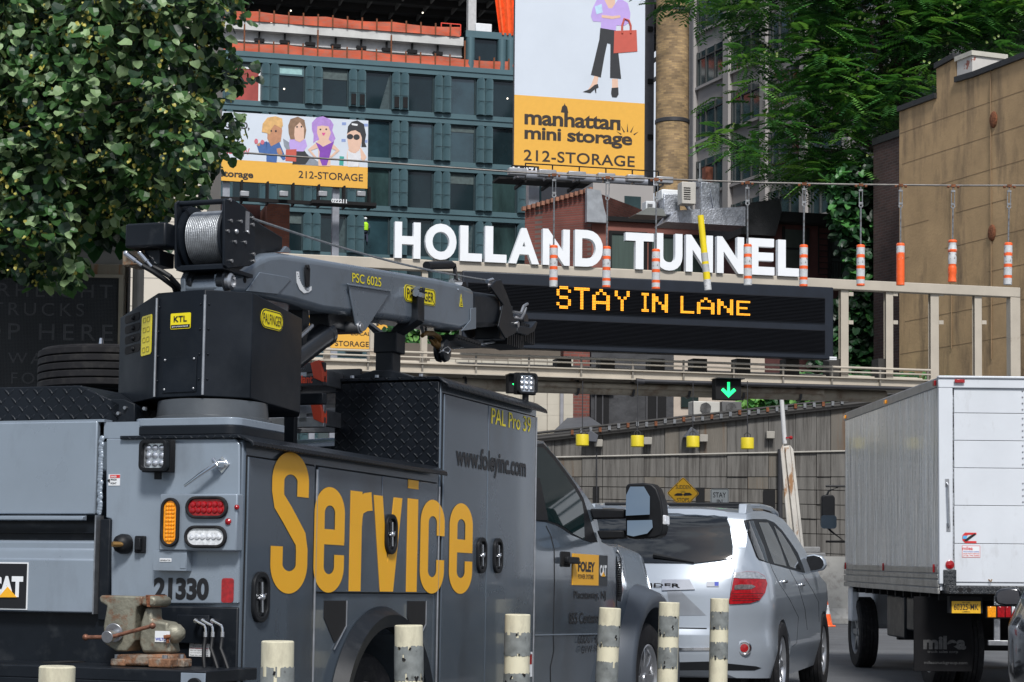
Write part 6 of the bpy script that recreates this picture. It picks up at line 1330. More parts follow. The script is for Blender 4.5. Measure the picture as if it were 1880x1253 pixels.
mk = [(1016,450,527,0,'hanging striped tube between the letters A and N'), (1113,452,528,0,'hanging striped tube just right of the letter D'), (1204,457,531,1,'hanging striped tube between the letters T and U, scribbled on'), (1373,448,524,0,'hanging striped tube in front of the letter E'), (1475,449,526,1,'hanging striped tube just right of the last letter L'), (1580,449,525,0,'clean hanging striped tube in front of the dark ivy'), (1653,446,524,3,'hanging tube with its lower half worn to bare orange, where brick meets tan wall'), (1748,440,518,3,'scuffed and crumpled hanging tube, hung highest in front of the tan wall'), (1850,445,523,1,'rightmost hanging striped tube, by the end post of the gantry')]
hw = mat('galvanised', (.25,.26,.27), .45, .7, var=.3, scale=20, dirt_or_sheen=(.12,.05,.02), damt=.6, dpos=(.55,.65))
for k, (x, y0_, y1_, wear_, lab) in enumerate(mk):
    p = at(x, y1_, CY); s_ = FPX/CY; H_ = (y1_-y0_)/s_; r = 7.6/s_; ct = (y1_-cabz(x))/s_
    MKt = thing('striped_tube', lab, 'hanging marker', Matrix.Translation(p) @ Matrix.Rotation(R((0, .4, 0, -.4, .4, .2, .3, .8, 1.2)[k]), 4, 'Y'), 'orange and white tubes hanging over the road')
    rg = random.Random(k+3); fr = [(0,.93-.0),]
    def rad(t): return r*(1+(.09*math.sin(t*26+k)+.05*math.sin(t*61) if (wear_ == 3 and k == 7) else .012*math.sin(t*9+k)))
    segs = [(0,.06,1), (.06,.2,0), (.2,.27,1), (.27,.44,0), (.44,.51,1), (.51,.68,0), (.68,.76,1), (.76,.93,0), (.93,1,1)] if k not in (6, 7) else [(0,.3,1), (.3,.42,1), (.42,.7,0 if k == 7 else 1), (.7,.77,1), (.77,.93,0), (.93,1,1)]
    if k not in (6,7): segs = [(0,.045,1 if k in (1,2,4,5) else 0), (.045,.15,0), (.15,.22,1), (.22,.41,0), (.41,.49,1), (.49,.68,0), (.68,.76,1), (.76,.93,0), (.93,1.0,1)]
    for (t0, t1, o_) in segs:
        mb = MB(); n_ = 4; mb.lathe([(rad(t0+(t1-t0)*j/n_)*(1 if t0+(t1-t0)*j/n_ < .985 else .8), H_*(t0+(t1-t0)*j/n_)) for j in range(n_+1)], (0,0,0), (0,0,1), 20); part('stripe', mb, orm if o_ else wsh, MKt, smooth=50)
    mb = MB(); mb.cyl((0,0,H_), (0,0,ct-.28), .011, n=8); mb.ring(ell(0, ct-.26, .03, n=12), ell(0, ct-.26, .015, n=12), 'y', -.008, .008); part('rod', mb, hw, MKt)
    mb = MB(); 
    for sx in (-.02, .02): mb.cyl((sx,0,ct-.23), (sx,0,ct-.06), .006, n=6)
    mb.box(-.026,.026,-.012,.012,ct-.24,ct-.215); mb.box(-.026,.026,-.012,.012,ct-.07,ct-.045); mb.cyl((0,0,ct-.05), (0,0,ct+.02), .009, n=6); part('turnbuckle', mb, hw, MKt)
    mb = MB(); mb.box(-.03,.03,-.02,.02,ct-.005,ct+.03); mb.cyl((-.08,0,ct), (-.05,0,ct), .018, n=8); mb.cyl((.05,0,ct), (.08,0,ct), .018, n=8); part('cable_clamp', mb, rst, MKt)
# yellow leaning pole
YP = thing('hanging_pole', 'yellow pole with grey bands hanging crooked in front of the letters', 'hanging marker', (0,0,0))
a = at(1286, 396, CY-.0); b = at(1300, 533, CY); d_ = (b-a); mb = MB()
cuts = [0, .6, .67, .7, .77, .88, .95, 1]; cuts = [0, .505, .62, .655, .76, .86, 1.0]
for i in range(len(cuts)-1):
    mb = MB(); mb.cyl(a+d_*cuts[i], a+d_*cuts[i+1], .042+.006*cuts[i], n=20)
    part('pole_section', mb, (mat('pole_yellow', (.8,.62,.01), .45, var=.06) if i % 2 == 0 else mat('pole_grey', (.45,.46,.46), .5, var=.15)) if i != 5 else wsh, YP)
mb = MB(); q = at(1285, cabz(1285), CY); mb.cyl(a, q, .008, n=6); mb.box(q.x-.03, q.x+.03, q.y-.02, q.y+.02, q.z-.02, q.z+.02); part('hanger', mb, hw, YP)
# ======================= BUILDINGS AND WALLS =======================
conc = mat('streaked_concrete', (.135,.128,.117), .85, var=.22, scale=2.2, stretch=(3.2,1,.35), dirt_or_sheen=(.05,.045,.04), damt=.75, dpos=(.48,.62), dscale=3.4, dstretch=(3.5,1,.16), bump=.3, bscale=30)
conc2 = mat('streaked_concrete_rusty', (.14,.126,.106), .85, var=.2, scale=2, stretch=(3.2,1,.35), dirt_or_sheen=(.12,.06,.025), damt=.7, dpos=(.52,.66), dscale=2.8, dstretch=(3.5,1,.14), bump=.3, bscale=30)
Wf = plane(1300, 1000, 44, 0)
RW = thing('retaining_wall', 'tall streaked concrete panel wall behind the signs and the SUV', 'wall', Wf.M)
rowsL = [800, 841, 876, 893, 915, 940, 968, 1000, 1040, 1100]; rowsR = [742, 830, 876, 901, 928, 955, 982, 1018, 1058, 1110]
rg = random.Random(5); x0w, x1w = 700, 1960
xs = [x0w]
while xs[-1] < x1w: xs.append(xs[-1]+rg.choice((26, 38, 38, 50)))
def wy(k, x):
    t = (x-1030)/520; t = min(1.6, t)
    return rowsL[k]+(rowsR[k]-rowsL[k])*t
for k in range(len(rowsL)-1):
    A = MB(); 
    for i in range(len(xs)-1):
        a, b = xs[i], xs[i+1]; o_ = rg.uniform(0, .035)
        P = [f2(Wf, a+.6, wy(k+1, a)-.6), f2(Wf, b-.4, wy(k+1, b)-.6), f2(Wf, b-.4, wy(k, b)+.8), f2(Wf, a+.6, wy(k, a)+.8)]
        A.prism(P, 'y', -.06-o_, .1, 1 if rg.random() < .18 else 0)
    part('panel_row', A, [conc, conc2], RW, smooth=0)
mb = MB(); P = [f2(Wf, x0w, 1115), f2(Wf, x1w, 1120), f2(Wf, x1w, wy(0, x1w)), f2(Wf, x0w, wy(0, x0w))]; mb.prism(P, 'y', -.03, .5); part('backing', mb, gap, RW)
mb = MB(); mb.tube([(f2(Wf, x, wy(1, x))[0], -.12, f2(Wf, x, wy(1, x)-1)[1]) for x in (x0w, 1000, 1200, 1400, 1555, 1700, x1w)], .018, 6); part('thin_pipe', mb, mat('pale_pipe', (.4,.38,.34), .5), RW)
mb = MB()
for d_, r in ((0, .035), (5, .05), (-6, .03), (9, .03)): mb.tube([(f2(Wf, x, 1)[0], -.14-.03*(d_ > 0), f2(Wf, x, wy(0, x)-2+d_)[1]) for x in (x0w, 1000, 1200, 1400, 1555, 1700, x1w)], r, 8)
part('cable_bundle', mb, mat('cable_bundle', (.03,.028,.026), .7), RW)
for x in range(1050, 1560, 17):
    q = f2(Wf, x, wy(0, x)-3+rg.uniform(-2, 2)); mb = MB(); mb.box(q[0]-.03, q[0]+.03, -.24, -.1, q[1]-.05, q[1]+.05); part('cable_clip', mb, hw if x % 3 else rst, RW)
for (a, b, c, d) in ((1088, 894, 1100, 940), (1277, 896, 1293, 945), (1400, 900, 1422, 960)):
    p, q = f2(Wf, a, d), f2(Wf, c, b); mb = MB(); mb.box(p[0], q[0], -.115, -.1, p[1], q[1]); part('niche', mb, gap, RW)
for (x, y) in ((1098, 815), (1188, 811), (1290, 806), (1412, 800)):
    q = f2(Wf, x, y); mb = MB(); mb.box(q[0]-.09, q[0]+.09, -.28, -.1, q[1]-.08, q[1]+.08); part('junction_box', mb, mat('box_beige', (.33,.31,.27), .6), RW, bevel=.01)
for (x, y) in ((1083, 803), (1266, 797)):
    q = f2(Wf, x, y); mb = MB(); mb.prism([(q[0]-.17, q[1]-.1), (q[0]+.0, q[1]+.13), (q[0]+.17, q[1]+.02), (q[0]+.14, q[1]-.13)], 'y', -.4, -.1); part('flood_lamp', mb, mat('lamp_slate', (.08,.085,.1), .5), RW, bevel=.01)
mb = MB(); q = [f2(Wf, 1430, y) for y in (826, 1000)]; mb.cyl((q[0][0], -.2, q[0][1]), (q[1][0], -.2, q[1][1]), .055, n=12); part('downpipe', mb, dk, RW)
mb = MB(); q = [f2(Wf, 1095, y) for y in (800, 940)]; mb.cyl((q[0][0], -.16, q[0][1]), (q[1][0], -.16, q[1][1]), .012, n=6); part('drop_wire', mb, dk, RW)
# jersey barrier
JB = thing('concrete_barrier', 'pale concrete road barrier at the foot of the streaked wall', 'barrier', plane(1530, 1090, 40, 0).M); Jf = plane(1530, 1090, 40, 0)
zt_ = f2(Jf, 1530, 1022)[1]; mb = MB(); x0_ = f2(Jf, 1200, 1000)[0]; mb.prism([(-.3, 0), (-.3, .1), (-.12, .3), (-.08, zt_), (.08, zt_), (.12, .3), (.3, .1), (.3, 0)], 'x', x0_, x0_+9); part('barrier_body', mb, mat('pale_concrete', (.42,.41,.38), .8, var=.12, scale=3, dirt_or_sheen=(.2,.18,.16), damt=.5), JB)
# cone
q = at(1508, 1106, 38); q.z = 0; q = at(1512, 1113, 38); CN = thing('traffic_cone', 'orange and white traffic cone behind the SUV door mirror', 'cone', (q.x, q.y, 0)); hC = (1113-1046)/FPX*38
mb = MB(); mb.box(-.2,.2,-.2,.2,0,.03); part('base', mb, orm, CN, bevel=.01)
for t0, t1, m_ in ((0,.3,orm), (.3,.55,wsh), (.55,.66,orm), (.66,.86,wsh), (.86,1,orm)): mb = MB(); mb.cyl((0,0,.03+hC*t0), (0,0,.03+hC*t1), .14*(1-t0)+.03, .14*(1-t1)+.03, n=20); part('cone_band', mb, m_, CN)
# leaning mast
MS = thing('barrier_arm', 'tall white rusty mast with small red lamps leaning in front of the concrete wall', 'mast', (0,0,0)); my_ = 40
mb = MB(); mb.tube([at(1433, 705, my_), at(1441, 815, my_)], .045, 12); ms_ = part('upper_tube', mb, mat('mast_white', (.6,.6,.6), .5, var=.06), MS)
rw_ = mat('rusty_white', (.58,.55,.5), .6, var=.1, scale=3, dirt_or_sheen=(.3,.13,.03), damt=.9, dpos=(.56,.62), dscale=2.6, dstretch=(2,1,.5))
def mastq(p0, p1, p2, p3, y0, y1, name):
    A = [at(*p, my_) for p in (p0, p1, p2, p3)]; mb = MB(); mb.prism([(v.x, v.z) for v in A], 'y', y0, y1); return part(name, mb, rw_, MS, bevel=.01)
mastq((1432,826), (1437,816), (1452,1012), (1448,1016), my_-.1, my_-.04, 'flange'); mastq((1440,822), (1449,822), (1470,1005), (1460,1008), my_-.1, my_-.0, 'web'); mastq((1449,818), (1455,826), (1475,1010), (1469,1006), my_-.12, my_-.02, 'flange')
mastq((1436,820), (1450,818), (1468,1010), (1453,1012), my_-.03, my_+.02, 'web')
for (x, y) in ((1446, 730), (1452, 804)): q = at(x, y, my_-.05); mb = MB(); mb.ball(q, .04, n=8); mb.box(q.x-.1, q.x, q.y-.01, q.y+.01, q.z-.015, q.z+.015); part('red_lamp', mb, redl, MS)
q = at(1480, 1015, 40.5); mb = MB(); mb.box(q.x-.35, q.x+.35, q.y-.3, q.y+.2, 0, q.z); mb.box(q.x-.2, q.x+.25, q.y-.25, q.y+.1, q.z, q.z+.12); part('pivot_base', mb, mat('pivot_grey', (.25,.25,.25), .6, var=.2), MS, bevel=.02)
# signs
SF = plane(1254, 900, 38, 0)
DS = thing('warning_sign', 'yellow diamond sign reading sudden stops in front of the wall', 'sign', SF.M)
cx_, cz_ = f2(SF, 1254, 906); hd_ = 30/FPX*38
sy_ = mat('sign_amber', (.97,.52,.01), .45, var=.05); rr2 = lambda c, s, r: [(c[0]+(x-0)*math.cos(R(45))-(y)*math.sin(R(45)), c[1]+x*math.sin(R(45))+y*math.cos(R(45))) for x, y in rrect(0, 0, s, s, r)]
mb = MB(); S_ = hd_*1.414; mb.prism(rr2((cx_, cz_), S_, .04), 'y', -.01, 0); sp_ = part('sign_plate', mb, sy_, DS)
mb = MB(); mb.ring(rr2((cx_, cz_), S_*.96, .035), rr2((cx_, cz_), S_*.92, .03), 'y', -.013, -.0105); part('sign_border', mb, ink, sp_)
mb = MB(); mb.text('SUDDEN', (cx_-.14, -.0115, cz_+.08), (1,0,0), (0,0,1), .28, .075, .002, .0); mb.text('STOPS', (cx_-.115, -.0115, cz_-.165), (1,0,0), (0,0,1), .23, .075, .002, .0)
mb.prism([(cx_-.17, cz_-.035), (cx_-.12, cz_+.0), (cx_-.03, cz_-.0), (cx_+.0, cz_-.03), (cx_-.02, cz_-.05), (cx_-.16, cz_-.05)], 'y', -.014, -.0115); mb.prism([(cx_+.0, cz_-.03), (cx_+.04, cz_+.01), (cx_+.13, cz_+.01), (cx_+.17, cz_-.025), (cx_+.16, cz_-.04), (cx_+.02, cz_-.05)], 'y', -.0145, -.0116)
for a in (30, 60, 90, 120, 150): u = Vector((math.cos(R(a)), math.sin(R(a)))); n = Vector((-u.y, u.x))*.004; c = Vector((cx_, cz_)); mb.prism([tuple(c+u*.02-n), tuple(c+u*.075), tuple(c+u*.02+n)], 'y', -.013, -.0115)
part('lettering', mb, ink, sp_, smooth=0); mb = MB(); mb.box(cx_-.03, cx_+.03, .001, .04, 0, cz_+.2); part('post', mb, hw, DS)
LSn = thing('lane_sign', 'white rectangular sign reading stay in lane beside the yellow diamond', 'sign', SF.M)
xa, zb_ = f2(SF, 1304, 948); xb, za = f2(SF, 1338, 898); mb = MB(); mb.prism(rrect((xa+xb)/2, (za+zb_)/2, xb-xa, za-zb_, .03), 'y', -.01, 0); sp_ = part('sign_plate', mb, mat('sign_white', (.6,.62,.6), .5, var=.1, scale=9), LSn)
mb = MB(); mb.ring(rrect((xa+xb)/2, (za+zb_)/2, xb-xa-.02, za-zb_-.02, .025), rrect((xa+xb)/2, (za+zb_)/2, xb-xa-.036, za-zb_-.036, .02), 'y', -.012, -.0105)
for tt, y_, w_ in (('STAY', 914, .7), ('IN', 927, .3), ('LANE', 940, .7)): q = f2(SF, 1321, y_); W_ = (xb-xa)*w_; mb.text(tt, (q[0]-W_/2, -.0115, q[1]), (1,0,0), (0,0,1), W_, .1, .002, .01)
part('lettering', mb, ink, sp_, smooth=0); mb = MB(); q = (xa+xb)/2; mb.box(q-.03, q+.03, .001, .04, 0, za); part('post', mb, hw, LSn)
# ---------- low buildings behind the wall ----------
rb = brickmat('red_brick', (.2,.06,.045), (.13,.04,.03), (.12,.09,.08), .22, .075)
dbk = brickmat('dark_brick', (.085,.045,.04), (.055,.032,.03), (.09,.075,.07), .25, .08)
salm = mat('salmon_stucco', (.24,.095,.075), .85, var=.12, scale=1.5)
wing = mat('window_glass_green', (.035,.06,.065), .08, var=.2, scale=1, coat=.5)
Lf = plane(1085, 500, 62); 
LB1 = thing('brick_building', 'low red brick building with a salmon front behind the white letters', 'building', Lf.M)
xr = lambda x, y=500: f2(Lf, x, y)[0]
z1 = f2(Lf, 1100, 400)[1]
# side wall in brick, running back to the left
Ls = Fr(Lf.o, -62); p0 = Lf.M.inverted()
sl2 = [Ls.hit(x, y, 0, 0) for x, y in ((1085, 350), (1040, 362), (1000, 374), (964, 385))]
mb = MB(); dep = abs(sl2[-1].y)
def toL(y, z, x=0): return tuple(p0 @ (Ls.M @ Vector((x, y, z))))
P = [toL(0, 0), toL(sl2[-1].y, 0), toL(sl2[-1].y, sl2[-1].z), toL(0, sl2[0].z)]
P2 = [toL(0, 0, 6), toL(sl2[-1].y, 0, 6), toL(sl2[-1].y, sl2[-1].z, 6), toL(0, sl2[0].z, 6)]
mb.add(P+P2, [(0,1,2,3), (7,6,5,4), (0,4,5,1), (1,5,6,2), (2,6,7,3), (3,7,4,0)]); part('side_wall', mb, rb, LB1, smooth=0)
mb = MB()
for k in range(15):
    t = k/14; q = Vector(toL(sl2[-1].y*(t), sl2[0].z+(sl2[-1].z-sl2[0].z)*t, -.1)); mb.box(q.x-.05, q.x+.05, q.y-.1, q.y+.1, q.z-.06, q.z+.07)
part('coping_tile', mb, mat('tile_terracotta', (.3,.14,.09), .8, var=.3), LB1)
q = Vector(toL(0, sl2[0].z, -.2)); mb = MB(); mb.prism([(q.x-.1, z1-.2), (q.x-.1, q.z), (q.x+.35, q.z-.05), (q.x+.45, z1+.3), (q.x+.6, z1-.2)], 'y', -.3, -.1); part('flashing', mb, mat('silver_roofing', (.33,.35,.38), .5, .3, var=.2), LB1)
mb = MB(); mb.box(xr(1086), xr(1362), 0, 8, 0, z1-.1); part('front_wall', mb, salm, LB1)
mb = MB(); mb.box(xr(1086), xr(1362), -.15, 0, z1-.1, z1+.02); mb.box(xr(1086), xr(1362), -.05, 8, z1+.02, z1+.06); part('cornice', mb, gap, LB1)
for (a, b, c, d) in ((1122, 433, 1182, 500), (1196, 438, 1250, 500), (1262, 440, 1320, 500)):
    p, q = f2(Lf, a, d), f2(Lf, b if False else c, b); mb = MB(); mb.box(p[0], q[0], -.02, .02, p[1]-1.2, q[1]); wn_ = part('window', mb, mat('blind_green', (.055,.085,.075), .5, var=.2, scale=3, stretch=(6,1,.2)), LB1)
    mb = MB(); mb.box(p[0]-.1, p[0], -.06, .02, p[1]-1.2, q[1]+.1); mb.box(q[0], q[0]+.1, -.06, .02, p[1]-1.2, q[1]+.1); mb.box(p[0], q[0], -.06, .02, q[1], q[1]+.1); part('frame', mb, gap, wn_)
# small roof box with skylight, AC units on roof
DKf = plane(1450, 450, 60)
LB2 = thing('dark_townhouse', 'dark brown town house with black cornice right of the white letters', 'building', DKf.M)
xk = lambda x, y=450: f2(DKf, x, y)[0]; zk = lambda y, x=1450: f2(DKf, x, y)[1]
mar = mat('maroon_wall', (.075,.026,.024), .85, var=.2)
mb = MB(); mb.box(xk(1362), xk(1550), 0, 7, 0, zk(405)); part('front_wall', mb, mar, LB2)
mb = MB(); mb.prism([(xk(1350), zk(440)), (xk(1352), zk(385)), (xk(1420), zk(372)), (xk(1424), zk(395)), (xk(1412), zk(440))], 'y', -.5, 3); part('tar_parapet', mb, mat('tar', (.02,.021,.024), .6, var=.3, scale=6, bump=.5), LB2)
mb = MB(); mb.box(xk(1412), xk(1545), -.4, .5, zk(413), zk(393)); part('cornice', mb, gap, LB2, bevel=.05)
for (a, b, c, d) in ((1440, 422, 1480, 492), (1524, 430, 1560, 508)):
    mb = MB(); mb.box(xk(a), xk(c), -.03, 0, zk(d), zk(b)); w_ = part('window', mb, mat('blind_grey', (.04,.05,.045), .4, var=.2), LB2)
    mb = MB(); mb.box(xk(a)-.08, xk(a), -.06, 0, zk(d), zk(b)+.08); mb.box(xk(c), xk(c)+.08, -.06, 0, zk(d), zk(b)+.08); mb.box(xk(a), xk(c), -.05, 0, (zk(d)+zk(b))/2-.03, (zk(d)+zk(b))/2+.03); part('frame', mb, gap, w_)
mb = MB()
for k in range(9): mb.box(xk(1522)+k*.09, xk(1522)+.02+k*.09, -.3, -.28, zk(508), zk(480))
mb.box(xk(1520), xk(1560), -.31, -.27, zk(481), zk(479)); part('fire_escape', mb, gap, LB2)
mb = MB()
for k in range(10): mb.box(xk(1500), xk(1522), -.1, -.07, zk(415)-k*.18-.02, zk(415)-k*.18)
mb.box(xk(1500), xk(1500)+.03, -.1, -.07, zk(500), zk(400)); mb.box(xk(1522), xk(1522)+.03, -.1, -.07, zk(500), zk(400)); part('ladder', mb, gap, LB2)
# roof clutter
def acunit(x0, y0, x1, y1, Y, lab, fan=True, col=(.5,.49,.45)):
    Fq = plane(x0, y1, Y); a = f2(Fq, x0, y1); b = f2(Fq, x1, y0); AC = thing('air_conditioner', lab, 'air conditioner', Fq.M @ Matrix.Translation((0,0,a[1])), 'air conditioners on the roofs'); h = b[1]-a[1]; w_ = b[0]-a[0]
    mb = MB(); mb.box(a[0], b[0], 0, .4, 0, h); part('casing', mb, mat('ac_'+str(col[0]), col, .5, var=.08), AC, bevel=.02)
    c_ = (a[0]+w_*.45, h*.5); r = min(w_, h)*.4
    if fan:
        mb = MB(); mb.prism(ell(*c_, r), 'y', -.01, -.002); g_ = part('fan_opening', mb, gap, AC); mb = MB()
        for k in range(5): mb.ring(ell(*c_, r*(k+1)/5), ell(*c_, r*(k+1)/5-.012), 'y', -.03, -.02)
        for k in range(6): u = Vector((math.cos(k*1.047), math.sin(k*1.047))); n = Vector((-u.y, u.x)); c = Vector(c_); mb.prism([tuple(c-n*.03), tuple(c+u*r*.9-n*.1), tuple(c+u*r*.9+n*.02), tuple(c+n*.03)], 'y', -.018, -.012)
        part('fan_guard', mb, mat('guard_grey', (.12,.12,.12), .6), AC)
    else:
        mb = MB()
        for k in range(6): mb.box(a[0]+w_*.12, a[0]+w_*.6, -.012, -.002, h*(.2+.1*k), h*(.24+.1*k))
        part('grille', mb, gap, AC)
acunit(1273, 738, 1322, 762, 49, 'white air conditioner with round fan below the green arrow signal'); acunit(1326, 738, 1362, 762, 50, 'dark grey air conditioner beside the white one with a fan', True, (.12,.12,.12)); acunit(1252, 335, 1278, 374, 57, 'cream air conditioner perched over the salmon building roof', False, (.48,.46,.42)); acunit(1186, 370, 1206, 390, 58, 'small white roof unit left of the silver duct', False, (.62,.64,.66))  # the second unit has a dark grey casing
Rf = plane(1220, 400, 58)
RD = thing('roof_duct', 'silver rooftop duct wrapped in foil in front of the brick chimney stack', 'duct', Rf.M); r2 = lambda x, y: f2(Rf, x, y)
foil = mat('foil', (.36,.38,.42), .38, .6, var=.3, scale=9, bump=.8, bscale=22)
for i, (a, b, c, d) in enumerate(((1212, 398, 1243, 360), (1210, 368, 1244, 352), (1282, 390, 1318, 338), (1278, 345, 1296, 332))):
    p, q = r2(a, b), r2(c, d); mb = MB(); mb.box(p[0], q[0], -.3+.05*i, .3, p[1], q[1]); part('duct_section', mb, foil if i != 1 else wht, RD, bevel=.03)
mb = MB(); mb.tube([(*r2(1250, 375), 0)[0:1]+(-.3,)+(r2(1250, 375)[1],), (r2(1262, 392)[0], -.3, r2(1262, 392)[1]), (r2(1285, 392)[0], -.3, r2(1285, 392)[1])], .06, 8)
mb.tube([(r2(1300, 350)[0], -.2, r2(1300, 350)[1]), (r2(1305, 385)[0], -.25, r2(1305, 385)[1]), (r2(1330, 400)[0], -.2, r2(1330, 400)[1]), (r2(1352, 388)[0], -.2, r2(1352, 388)[1])], .03, 6); part('pipe', mb, foil, RD)
mb = MB(); p, q = r2(1293, 331), r2(1307, 308); mb.box(p[0], q[0], -.1, .2, p[1]-.2, q[1]); part('flue', mb, mat('flue_rust', (.22,.07,.04), .8, var=.3), RD); mb = MB(); q = r2(1285, 300); mb.cyl((q[0], 0, q[1]-1.3), (q[0], 0, q[1]), .03, n=8); part('vent_pipe', mb, hw, RD)
mb = MB(); p, q = r2(1300, 412), r2(1355, 398); mb.prism([(p[0]-1.5, p[1]-.1), (p[0]-1.2, p[1]+.25), (q[0], q[1]+.2), (q[0]+.0, p[1]-.1)], 'y', -.6, .5); part('foil_parapet', mb, foil, RD)
mb = MB(); p = r2(1155, 400); q = r2(1205, 391); mb.prism([(p[0], p[1]), (p[0]+.4, q[1]+.04), (q[0], q[1]+.02), (q[0]+.1, p[1])], 'y', -.6, .2); part('skylight', mb, mat('skylight_grey', (.16,.17,.16), .5), RD)
# lower storey strip seen between gantry and wall
Uf = plane(1100, 740, 50)
u2 = lambda x, y: f2(Uf, x, y)
TW = thing('tiled_wall', 'cream tiled wall with rust stains beside the work light', 'wall', Uf.M)
crt = mat('cream_tile', (.5,.46,.38), .6, var=.08, scale=2, dirt_or_sheen=(.2,.09,.03), damt=.9, dpos=(.58,.7), dscale=1.1)
mb = MB(); rg = random.Random(8)
ys = [660, 702, 718, 743, 763, 790, 830]
for i in range(-3, 8):
    for j in range(6): p, q = u2(860+i*24+.5, ys[j+1]-.5), u2(884+i*24-.3, ys[j]+.3); mb.box(p[0], q[0], -.02-rg.uniform(0,.008), .1, p[1], q[1])
part('tiles', mb, crt, TW, smooth=0); mb = MB(); p, q = u2(700, 850), u2(1029, 640); mb.box(p[0], q[0], 0, .3, 0, q[1]); part('backing', mb, mat('grout', (.12,.1,.08), .9), TW)
mb = MB(); p = u2(1030, 690); mb.cyl((p[0], -.08, 0), (p[0], -.08, p[1]), .05, n=10); part('downpipe', mb, mat('pipe_lilac', (.3,.3,.32), .5), TW)
BW_ = thing('rear_workshop', 'black tarred and brick workshop wall seen just under the gantry', 'building', Uf.M)
mb = MB(); p, q = u2(1033, 900), u2(1083, 640); mb.box(p[0], q[0], .0, 5, 0, q[1]); part('brick_wall', mb, rb, BW_); mb = MB(); p, q = u2(1083, 900), u2(1236, 640); mb.box(p[0], q[0], -.05, 5, 0, q[1])
bwl = part('tarred_wall', mb, mat('tarred_wall', (.045,.046,.05), .75, var=.35, scale=2.5, bump=1.0, bscale=7, dirt_or_sheen=(.12,.05,.035), damt=.7, dpos=(.62,.66), dscale=1.5), BW_)
for (a, b, c, d) in ((1090, 720, 1117, 790), (1184, 712, 1222, 790)):
    p, q = u2(a, d), u2(c, b); mb = MB(); mb.box(p[0], q[0], -.06, -.045, p[1], q[1]); w_ = part('window', mb, gap, BW_); mb = MB(); mb.box(p[0], p[0]+.04, -.09, -.05, p[1], q[1]); mb.box((p[0]+q[0])/2, (p[0]+q[0])/2+.03, -.09, -.06, p[1], q[1]); mb.box(p[0]-.1, q[0]+.1, -.2, -.05, q[1], q[1]+.06); part('frame', mb, mat('frame_grey', (.06,.06,.065), .6), w_)
mb = MB(); p, q, r_, s_ = u2(985, 794), u2(1080, 794), u2(1081, 766), u2(1040, 768); mb.add([(p[0], -1.6, p[1]-.05), (q[0], -1.6, q[1]), (r_[0], -.06, r_[1]), (s_[0], -.06, s_[1]), (p[0], -1.6, p[1]-.12), (q[0], -1.6, q[1]-.07)], [(0,1,2,3), (0,4,5,1)]); part('awning', mb, mat('awning', (.075,.08,.09), .7), BW_, solid=0)
BG = thing('beige_annex', 'pale beige annex wall behind the air conditioners under the gantry', 'building', Uf.M); mb = MB(); p, q = u2(1236.5, 900), u2(1420, 640); mb.box(p[0], q[0], .6, 5, 0, q[1]); part('front_wall', mb, mat('pale_beige', (.5,.43,.36), .8, var=.08), BG)
for (a, b, c, d) in ((1264, 720, 1296, 745),): p, q = u2(a, d), u2(c, b); mb = MB(); mb.box(p[0], q[0], .55, .598, p[1], q[1]); part('window', mb, glass, BG)
# ---------- tan building and dark brick strip on the right ----------
def side_plane(x, Y, head): o = at(x, 900, Y); return Fr((o.x, o.y, 0), head)
Tf = side_plane(1651, 53, -22)
t2 = lambda x, y, X=0: (lambda h: (h.y, h.z))(Tf.hit(x, y, 0, X))
TB = thing('tan_building', 'tan stucco building with stained wall and stepped parapet at the right', 'building', Tf.M)
tan_s = mat('tan_stucco', (.46,.31,.165), .85, var=.2, scale=.8, dirt_or_sheen=(.14,.1,.065), damt=.8, dpos=(.5,.66), dscale=.75, dstretch=(1,1.6,.35), bump=.25, bscale=14)
top = [t2(1651, 206), t2(1720, 181), t2(1719, 127), t2(1754, 108), t2(1756, 152), t2(1790, 142), t2(2050, 44)]
yend = top[-1][0]
mb = MB(); mb.prism([(0, 0)]+top+[(yend, 0)], 'x', 0, 9); part('stucco_wall', mb, tan_s, TB, smooth=0)
mb = MB()
for a, b in ((0,1), (2,3), (4,5), (5,6)):
    (y0_, z0_), (y1_, z1_) = top[a], top[b]; mb.prism([(y0_, z0_+.0), (y1_, z1_+.0), (y1_, z1_+.14), (y0_, z0_+.14)], 'x', -.08, 9)
part('coping', mb, mat('tar', (0,0,0)), TB)
a, b = t2(1755, 108), t2(1785, 108); mb = MB(); c_, d_ = t2(1755, 148)[1], t2(1770, 108)[1]; mb.box(.0, 1.0, b[0], a[0]-.05, c_, d_, 0); mb.box(-.05, 1.05, b[0]-.05, a[0]+.0, d_, d_+.12, 1); part('chimney', mb, [mat('peeling_white', (.55,.53,.5), .8, var=.08, scale=3, dirt_or_sheen=(.3,.08,.05), damt=.9, dpos=(.58,.62), dscale=4), mat('cap_cream', (.5,.48,.42), .8)], TB)
for (x, y) in ((1825, 220), (1822, 428)): q = t2(x, y); mb = MB(); mb.ball((-.02, q[0], q[1]), .15, (.35,1,1.4), 10); part('anchor_plate', mb, rst, TB)
mb = MB()
for k, y in enumerate(()): 
    a, b = t2(1660, y+30), t2(1880, y-60); mb.prism([(a[0], a[1]), (b[0], b[1]), (b[0], b[1]+.03), (a[0], a[1]+.03)], 'x', -.004, -.001)
for k in range(13):
    zz = 2.5+k*.85; y_ = yend
    while y_ < -.3:
        l_ = random.Random(k*99+int(-y_*7)).uniform(.6, 3.5)
        if random.Random(k*31+int(-y_*5)).random() < .6: mb.box(-.0045, -.0012, y_, min(-.05, y_+l_), zz, zz+.014)
        y_ += l_
part('wall_joint', mb, mat('joint_dark', (.27,.18,.1), .9), TB)
mb = MB()
